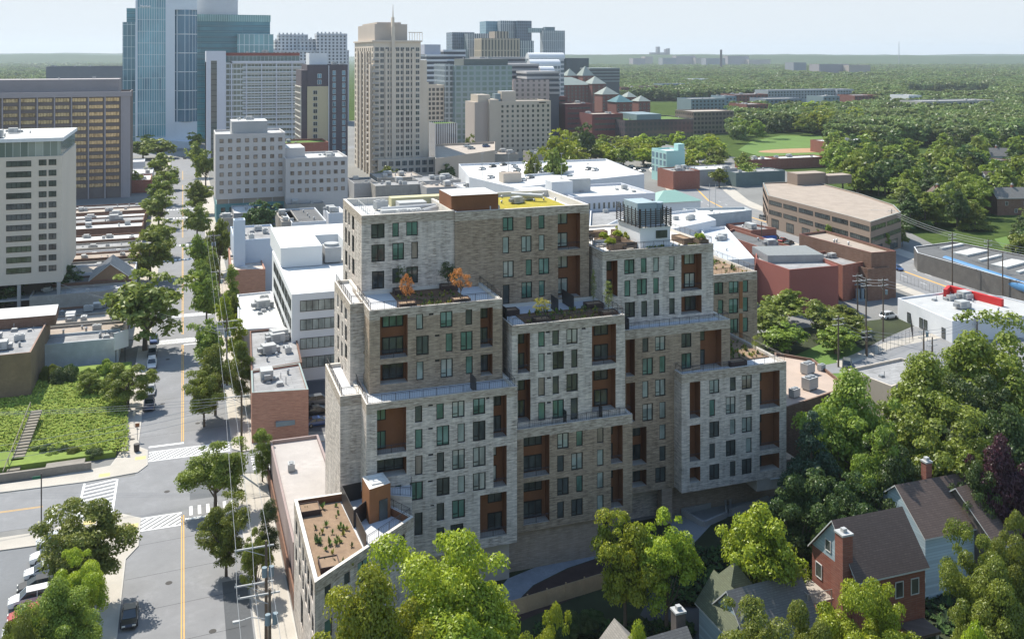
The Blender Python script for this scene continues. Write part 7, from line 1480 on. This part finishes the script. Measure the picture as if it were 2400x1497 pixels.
for u, v, c_, k, lab in ((118, 1310, 'white', 'suv', 'white car half under the corner tree in the parking lot'), (105, 1345, 'white', 'sedan', 'white sedan in the parking lot, second under the trees'), (90, 1378, 'black', 'sedan', 'black car between the two white ones in the parking lot'), (72, 1412, 'white', 'suv', 'big white SUV in the parking lot'), (70, 1448, 'red', 'sedan', 'red car peeking out from the parking lot trees'), (130, 1272, 'silver', 'sedan', 'silver car hidden under the corner tree in the parking lot'), (60, 1482, 'silver', 'sedan', 'silver car under the bottom left trees')):
    cpx(u, v, pi + .12, k, c_, lab, PG)
cpx(745, 995, .1, 'sedan', 'blue', 'blue car behind the orange brick shop'); cpx(745, 968, .1, 'sedan', 'black', 'black car parked just behind the blue one beside the orange shop'); cpx(748, 945, .1, 'suv', 'grey', 'grey car parked third behind the orange shop')
for k in range(9): cpx(628 + k % 2 * 12, 612 + k * 8, pi * .5 + .1, 'sedan', ('silver', 'white', 'grey', 'black')[k % 4], '%s car, %s from the back of the tight lot by the white office' % (('silver', 'white', 'grey', 'black')[k % 4], ordinal(k + 1)), 'cars in the lot by the white office')
for k, (u, v, c_) in enumerate([(433, 372, 'black'), (437, 366, 'white'), (418, 425, 'grey'), (462, 640, 'black'), (400, 520, 'white')]): cpx(u, v, DN if u < 428 else -DN, 'sedan', c_, ['black car driving away near the far crossing', 'white car at the far crossing', 'dark car at the left kerb beside the far trees', 'dark car at the right kerb half under the trees', 'white car half hidden by the left street trees'][k])
gd = [(1130, 398, 'white'), (1155, 392, 'black'), (1180, 388, 'black'), (1205, 392, 'white'), (1240, 384, 'silver'), (1262, 384, 'white'), (1210, 405, 'white'), (1225, 424, 'white'), (1290, 385, 'silver'), (1380, 398, 'grey'), (1395, 400, 'white')]
gd += [(1150 + 31 * k, 418 - k % 3 * 9, ('white', 'black', 'silver', 'grey')[k % 4]) for k in range(7)]
for k, (u, v, c_) in enumerate(sorted(gd)): cpx(u, v, .6, 'sedan', c_, '%s car on the white parking deck, %s from the left' % (c_, ordinal(k + 1)), 'cars on the white parking deck', gz - 1.0)
for u, v, c_ in ((1095, 345, 'white'), (1105, 350, 'silver'), (1140, 345, 'blue')): cpx(u, v, .3, 'suv', c_, {'white': 'white car on the tan parking deck', 'silver': 'silver car on the tan parking deck', 'blue': 'blue car on the tan parking deck'}[c_], None, z2 - 1.2)
avx = lambda u, v: P(u, v)
aa = atan2(av[3][1] - av[2][1], av[3][0] - av[2][0])
cpx(1790, 514, aa, 'suv', 'grey', 'grey SUV driving on the avenue in front of the brown office block'); cpx(2102, 632, aa, 'sedan', 'blue', 'blue car on the avenue half hidden by the brick hall'); cpx(1850, 572, .5, 'sedan', 'black', 'black car parked beside the awning shop'); cpx(1835, 566, .5, 'sedan', 'red', 'red car parked beside the awning shop'); cpx(1815, 560, .5, 'suv', 'navy', 'dark blue car beside the awning shop, farthest left')
cpx(2083, 745, .15, 'suv', 'white', 'white SUV behind the fenced transformer yard'); cpx(1985, 858, .9, 'suv', 'grey', 'grey pickup-like car by the verge above the gravel roof')
for k in range(10): cpx(1480 + k * 13, 392 + k % 3 * 5, .4, 'sedan', ('white', 'grey', 'silver', 'black')[k % 4], '%s car along the avenue behind the aqua building, %s from the left' % (('white', 'grey', 'silver', 'black')[k % 4], ordinal(k + 1)), 'cars along the far avenue')

for k, (x, y) in enumerate(((-2.2, 150), (3.2, 112), (-3.5, 188), (2.5, 176), (-1.6, 124), (-8.0, 172), (-3, 215), (3, 260))):
    b = MB(); b.tube((x, y, .0), (x, y, .034 if x > -6 else KB + .012), .42, n=14); b.build('manhole_cover', M('iron', (.07, .065, .06), .8))['kind'] = 'structure'
# ---------------------------------------------------------------- utility poles and wires
def pole(x, y, h, label, arms=(), trans=0, lean=(0, 0), aw=2.0):
    o = thing('utility_pole', label, 'utility pole', None, (x, y, 0)); b = MB(); b.tube((0, 0, 0), (lean[0], lean[1], h), .2, .13, 8); b.build('pole', wood_pole, o)
    for z, off in arms:
        a = MB(); a.box(-aw + off, -.07, z, aw + off, .07, z + .14); a.tube((-aw * .5 + off, 0, z), (0, 0, z - 1.0), .04, n=4)
        ar_ = a.build('crossarm', metal_w, o)
        s = MB()
        for k in (-.95, -.1, .75): s.tube((aw * k + off, 0, z + .14), (aw * k + off, 0, z + .42), .06, .04, 6)
        s.build('insulator', metal_w, ar_)
    for k in range(trans):
        t = MB(); a_ = k * 2.0; t.tube((.5 * cos(a_), -.45, h * .74), (.5 * cos(a_), -.45, h * .74 + 1.0), .28, n=10); t.build('transformer', mgrey, o)
    return o
POLES = [(8.35, 103.2, 13.6, 'weathered utility pole in front with two steel crossarms', [(13.0, -1.2), (9.2, -1.2)], 2), (8.1, 96.0, 12.4, 'nearest utility pole at the bottom with one steel crossarm and a street light', [(11.9, -1.0)], 2),
         (8.6, 152.0, 13.0, 'leaning utility pole at the far side of the junction', [(12.2, -.6)], 0), (8.2, 194, 13.2, 'utility pole with grey transformers halfway up the street', [(12.6, 0), (11.2, 0)], 3), (8.4, 240, 13.0, 'utility pole among the right trees opposite the round tree', [(12.4, 0)], 1), (8.4, 288, 13, 'utility pole by the blank blue-white wall', [(12.4, 0)], 2)]
for x, y, h, lab, arms, tr in POLES: pole(x, y, h, lab, arms, tr)
lt = thing('street_light', 'cobra-head street light on an arm from the nearest utility pole', 'street light', None, (8.1, 96.0, 0)); b = MB(); b.tube((0, 0, 9.4), (-1.8, .1, 9.9), .05, n=5); b.tube((-1.8, .1, 9.9), (-2.9, .1, 9.7), .05, n=5); b.build('arm', metal_w, lt); b = MB(); b.box(-3.5, -.05, 9.6, -2.8, .25, 9.8); b.build('lamp_head', metal_w, lt)
def wire(pts, name, label, sag=.7, r=.022, group='overhead wires'):
    b = MB()
    for a, e in zip(pts, pts[1:]):
        n = 10; q = [tuple(a[i] + (e[i] - a[i]) * k / n - (sag * 4 * (k / n) * (1 - k / n) if i == 2 else 0) for i in range(3)) for k in range(n + 1)]
        for s, t in zip(q, q[1:]): b.tube(s, t, r, n=4, cap=False)
    return tag(b.build(name, wire_m), label, 'cable', group)
for dx, lab in ((-3.1, 'leftmost of the three bright wires running along the right sidewalk'), (-1.4, 'middle one of the three bright wires along the right sidewalk'), (.3, 'rightmost of the three bright wires along the right sidewalk')):
    wire([(8.1 + dx, 60, 12.2), (8.1 + dx, 96, 12.35), (8.35 + dx, 103.2, 13.4), (8.6 + dx * .8, 152, 12.6), (8.2 + dx * .6, 194, 13.0), (8.4 + dx * .6, 240, 12.8), (8.4 + dx * .6, 288, 12.8)], 'wire', lab, .5, .024)
for k, (z, yy, lab) in enumerate([(11.8, 151.5, 'dark cable crossing the junction, upper'), (11.1, 150.8, 'dark cable crossing the junction, middle'), (10.2, 150, 'dark cable crossing the junction, lower')]):
    wire([(8.5, 152, z), (-40, 148 - k, z - 1.5), (-90, 146 - k, z - 1)], 'wire', lab, .8, .025)
for k in range(3): wire([(8.6, 152, 12.3 - k * .5), (-45, 168 + k, 10.5 - k * .4), (-95, 170, 10.5)], 'wire', 'thin pale wire over the overgrown lot, number %s from the top' % ('one', 'two', 'three')[k], .8, .022)
for k in range(3): wire([(8.2, 194, 11 - k * .6), (-30, 256, 9.5)], 'wire', '%s of three service wires crossing the street by the round tree' % ('highest', 'middle', 'lowest')[k], .6, .02)
RP = [(2010, 770, 640, 'utility pole behind the clump right of the brick building'), (2030, 830, 650, 'twin utility pole behind the clump'), (2070, 800, 650, 'utility pole with glass insulators by the transformer yard'), (1965, 860, 740, 'utility pole over the gravel roof, left'), (2032, 835, 770, 'utility pole over the gravel roof, right'), (2165, 840, 770, 'utility pole with transformers beside the workshop'), (2290, 800, 740, 'utility pole in front of the workshop'), (2232, 670, 545, 'tall pole in front of the blue canopy'), (2316, 680, 560, 'tall pole at the blue canopy, right one'), (2350, 700, 590, 'pole at the right edge of the blue canopy'), (2090, 580, 490, 'pole at the corner of the brown office block'), (1843, 530, 460, 'pole in front of the left part of the brown office block'), (1785, 620, 520, 'slim pole behind the white open-topped block'), (2185, 830, 790, 'short pole beside the workshop drive')]
tops = []
for u, v, vt, lab in RP:
    x, y = P(u, v); d = dist(x, y); h = ZV(vt, d); pole(x, y, h, lab, [(h - .7, 0), (h - 1.9, 0)], 1 if 'transf' in lab else 0, aw=1.4); tops.append((x, y, h - .4))
for k in range(3):
    dz = k * .7
    wire([(tops[11][0], tops[11][1], tops[11][2] - dz), (tops[10][0], tops[10][1], tops[10][2] - dz), (tops[8][0], tops[8][1], tops[8][2] - dz), (tops[9][0] + 30, tops[9][1] - 20, tops[9][2] - dz)], 'wire', 'pale power line sweeping across the avenue, %s strand' % ('upper', 'middle', 'lower')[k], 1.2, .04)
    wire([(tops[3][0], tops[3][1], tops[3][2] - dz), (tops[4][0], tops[4][1], tops[4][2] - dz), (tops[5][0], tops[5][1], tops[5][2] - dz), (tops[6][0], tops[6][1], tops[6][2] - dz)], 'wire', 'pale wire behind the gravel roof, %s strand' % ('upper', 'middle', 'lower')[k], .7, .03)
    wire([(tops[0][0], tops[0][1], tops[0][2] - dz), (tops[2][0], tops[2][1], tops[2][2] - dz), P(2130, 745) + (9 - dz,)], 'wire', 'pale wire at the transformer yard, %s strand' % ('upper', 'middle', 'lower')[k], .6, .03)
# fenced transformer yard
ty = thing('yard_fence', 'tall black fence around the small transformer yard', 'fence'); pts = [P(2010, 775), P(2050, 835), P(2140, 800), P(2135, 770)]
for a, e in zip(pts, pts[1:]): railing(ty, [a, e], 0, 3.0, name='fence_panel', pick=.45)
rf = thing('rail_fence', 'long black metal fence along the near side of the avenue', 'fence'); a, e = P(2102, 655), P(2235, 705); railing(rf, [a, e], 0, 2.4, name='fence_panel', pick=.5)
tr_ = thing('transformer_rack', 'rack of grey electrical transformers by the brick hall', 'transformer'); x, y = P(2010, 705); b = MB()
for k in range(4): b.tube((x + k * 1.5, y, .5), (x + k * 1.5, y, 3.2), .5, n=10)
b.box(x - 1, y - .8, 0, x + 5.6, y + .8, .5); b.box(x - 1, y - .1, 4.2, x + 5.6, y + .1, 4.4); b.build('rack', mgrey, tr_)
# street furniture
def signpost(x, y, h, col, label, w_=.7, hh=.7):
    o = thing('sign_post', label, 'sign', None, (x, y, KB)); b = MB(); b.tube((0, 0, 0), (0, 0, h), .05, n=5); b.build('post', metal_g, o); b = MB(); b.box(-w_ / 2, -.06, h - hh, w_ / 2, -.02, h); b.build('sign_panel', col, o)
signpost(-7.2, 171.5, 2.8, M('brown_sign', (.28, .12, .06)), 'small brown-red sign on the sidewalk beside the overgrown lot'); signpost(-8.0, 178, 2.6, metal_g, 'grey parking sign on the sidewalk beside the overgrown lot', .4)
sp = thing('traffic_pole', 'slim dark pole with a green street-name sign at the parking lot corner', 'pole', None, (-18.3, 143.9, 0)); b = MB(); b.tube((0, 0, 0), (0, 0, 7.6), .09, n=6); b.build('post', metal_d, sp); b = MB(); b.box(-1.1, -.04, 6.9, 0, .04, 7.3); b.build('sign_panel', M('green_sign', (.03, .16, .09), .6), sp)
bn = thing('litter_bin', 'black litter bin at the sidewalk corner below the overgrown lot', 'bin', None, (-7.1, 166.6, KB)); b = MB(); b.tube((0, 0, 0), (0, 0, 1.2), .42, .48, 12); b.build('bin', metal_d, bn)
pm = thing('parking_meter', 'twin-headed parking meter on the side street sidewalk', 'parking meter', None, (-29.5, 158.4, KB)); b = MB(); b.tube((0, 0, 0), (0, 0, 1.3), .05, n=5); b.box(-.35, -.1, 1.3, -.08, .1, 1.7); b.box(.08, -.1, 1.3, .35, .1, 1.7); b.build('meter', metal_g, pm)
cab = thing('utility_cabinet', 'brown box with a blue-grey lid on the sidewalk beside the front wing', 'cabinet', None, (11.0, 92.6, KB)); b = MB(); b.box(-.9, -1.1, 0, .9, 1.1, 2.2); b.box(-1, -1.2, 2.2, 1, 1.2, 2.4, 1); b.build('cabinet', [brick_brown, mgrey], cab)
fb = thing('boundary_fence', 'brown fence between the sidewalk and the front wing', 'fence'); b = MB(); b.box(12.0, 60, 0, 12.12, 93.9, 2.0); b.build('fence_panel', M('brown_fence', (.22, .12, .08), .9, .3), fb); b = MB(); b.box(12.25, 113, 0, 12.45, 150, 2.2); b.build('fence_panel', MATS['brown_fence'], fb)
er = MB(); rr = random.Random(77)
for u, v, r_ in ((1905, 520, 5), ):
    pass
# benches and tables on the roof deck
for k, (x, y) in enumerate([(56.6, 129.5), (57.8, 131.5), (56.8, 124.6), (60.0, 121.8)]):
    o = thing('lounge_seat', ['dark lounge seat at the back of the roof deck', 'second dark lounge seat at the back of the roof deck', 'pale bench by the left edge of the roof deck', 'dark low seat at the front edge of the roof deck'][k], 'seat', None, (x, y, fF)); b = MB(); b.box(-1.1, -.4, .2, 1.1, .4, .45); b.box(-1.1, .3, .45, 1.1, .42, .9)
    for sx in (-1, 1):
        for sy in (-.35, .35): b.box(sx - .05, sy - .05, 0, sx + .05, sy + .05, .2)
    b.build('frame', metal_d if k != 2 else metal_w, o)
# undergrowth texture on the lot and the dark yard
def ground_tufts(name, label, quads, n, s0, s1, cols, seed, z=.0):
    r = random.Random(seed); b = MB(); mats = cols
    for _ in range(n):
        u0, v0, u1, v1 = r.choice(quads); x, y = P(r.uniform(u0, u1), r.uniform(v0, v1)); s = r.uniform(s0, s1); m = r.randrange(len(cols))
        for k in range(5):
            a = r.uniform(0, 6.28); q = s * r.uniform(.5, 1.1); w2 = .35 * s; t = (x + cos(a) * q, y + sin(a) * q, z + q * r.uniform(.35, 1.0)); n_ = (-sin(a) * w2, cos(a) * w2)
            b.poly([(x, y, z), ((x + t[0]) / 2 + n_[0], (y + t[1]) / 2 + n_[1], z + (t[2] - z) * .7), t, ((x + t[0]) / 2 - n_[0], (y + t[1]) / 2 - n_[1], z + (t[2] - z) * .7)], m)
    return tag(b.build(name, mats), label, 'undergrowth', kind='stuff')
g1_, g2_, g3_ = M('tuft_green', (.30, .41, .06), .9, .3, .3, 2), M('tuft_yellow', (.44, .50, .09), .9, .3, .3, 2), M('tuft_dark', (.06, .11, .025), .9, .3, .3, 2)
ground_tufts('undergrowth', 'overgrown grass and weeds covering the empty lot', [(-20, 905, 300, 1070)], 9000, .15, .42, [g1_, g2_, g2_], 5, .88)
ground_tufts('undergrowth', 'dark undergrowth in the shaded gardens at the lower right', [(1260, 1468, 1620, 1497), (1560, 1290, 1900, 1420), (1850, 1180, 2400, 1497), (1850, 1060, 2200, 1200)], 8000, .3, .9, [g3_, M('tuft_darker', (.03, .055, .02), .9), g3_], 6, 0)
# ---------------------------------------------------------------- tidy: things stand at their own base
deps = bpy.context.evaluated_depsgraph_get(); deps.update()
from mathutils import Vector
for o in list(COL.objects):
    if o.type == 'EMPTY' and o.parent is None and o.location.length < 1e-6 and o.children:
        lo = [1e9] * 3; hi = [-1e9] * 3
        for c in o.children:
            if c.type != 'MESH': continue
            co = np.empty(len(c.data.vertices) * 3, 'f'); c.data.vertices.foreach_get('co', co); co = co.reshape(-1, 3)
            if not len(co): continue
            if c.rotation_euler.z:
                a = c.rotation_euler.z; co = np.stack([co[:, 0] * cos(a) - co[:, 1] * sin(a), co[:, 0] * sin(a) + co[:, 1] * cos(a), co[:, 2]], 1)
            co = co * np.array(c.scale) + np.array(c.location)
            for i in range(3): lo[i] = min(lo[i], co[:, i].min()); hi[i] = max(hi[i], co[:, i].max())
        if lo[0] > 1e8: continue
        base = Vector(((lo[0] + hi[0]) / 2, (lo[1] + hi[1]) / 2, max(0, lo[2]))); o.location = base
        for c in o.children: c.location = Vector(c.location) - base
    elif o.type == 'EMPTY' and o.parent is None and not o.children: bpy.data.objects.remove(o)
# ---------------------------------------------------------------- air
HAZE = 0.00007
hz_ = MB(); hz_.box(-9500, -150, -1.5, 11500, 11500, 190)
hm_ = bpy.data.materials.new('haze_air'); hm_.use_nodes = True; n = hm_.node_tree; n.nodes.clear()
out = n.nodes.new('ShaderNodeOutputMaterial'); pv = n.nodes.new('ShaderNodeVolumePrincipled'); pv.inputs['Density'].default_value = HAZE; pv.inputs['Color'].default_value = (.80, .90, 1, 1); pv.inputs['Anisotropy'].default_value = .2
n.links.new(pv.outputs[0], out.inputs['Volume'])
o = hz_.build('haze', hm_); o['kind'] = 'stuff'; tag(o, 'pale blue summer haze over the far trees and towers', 'haze', kind='stuff')
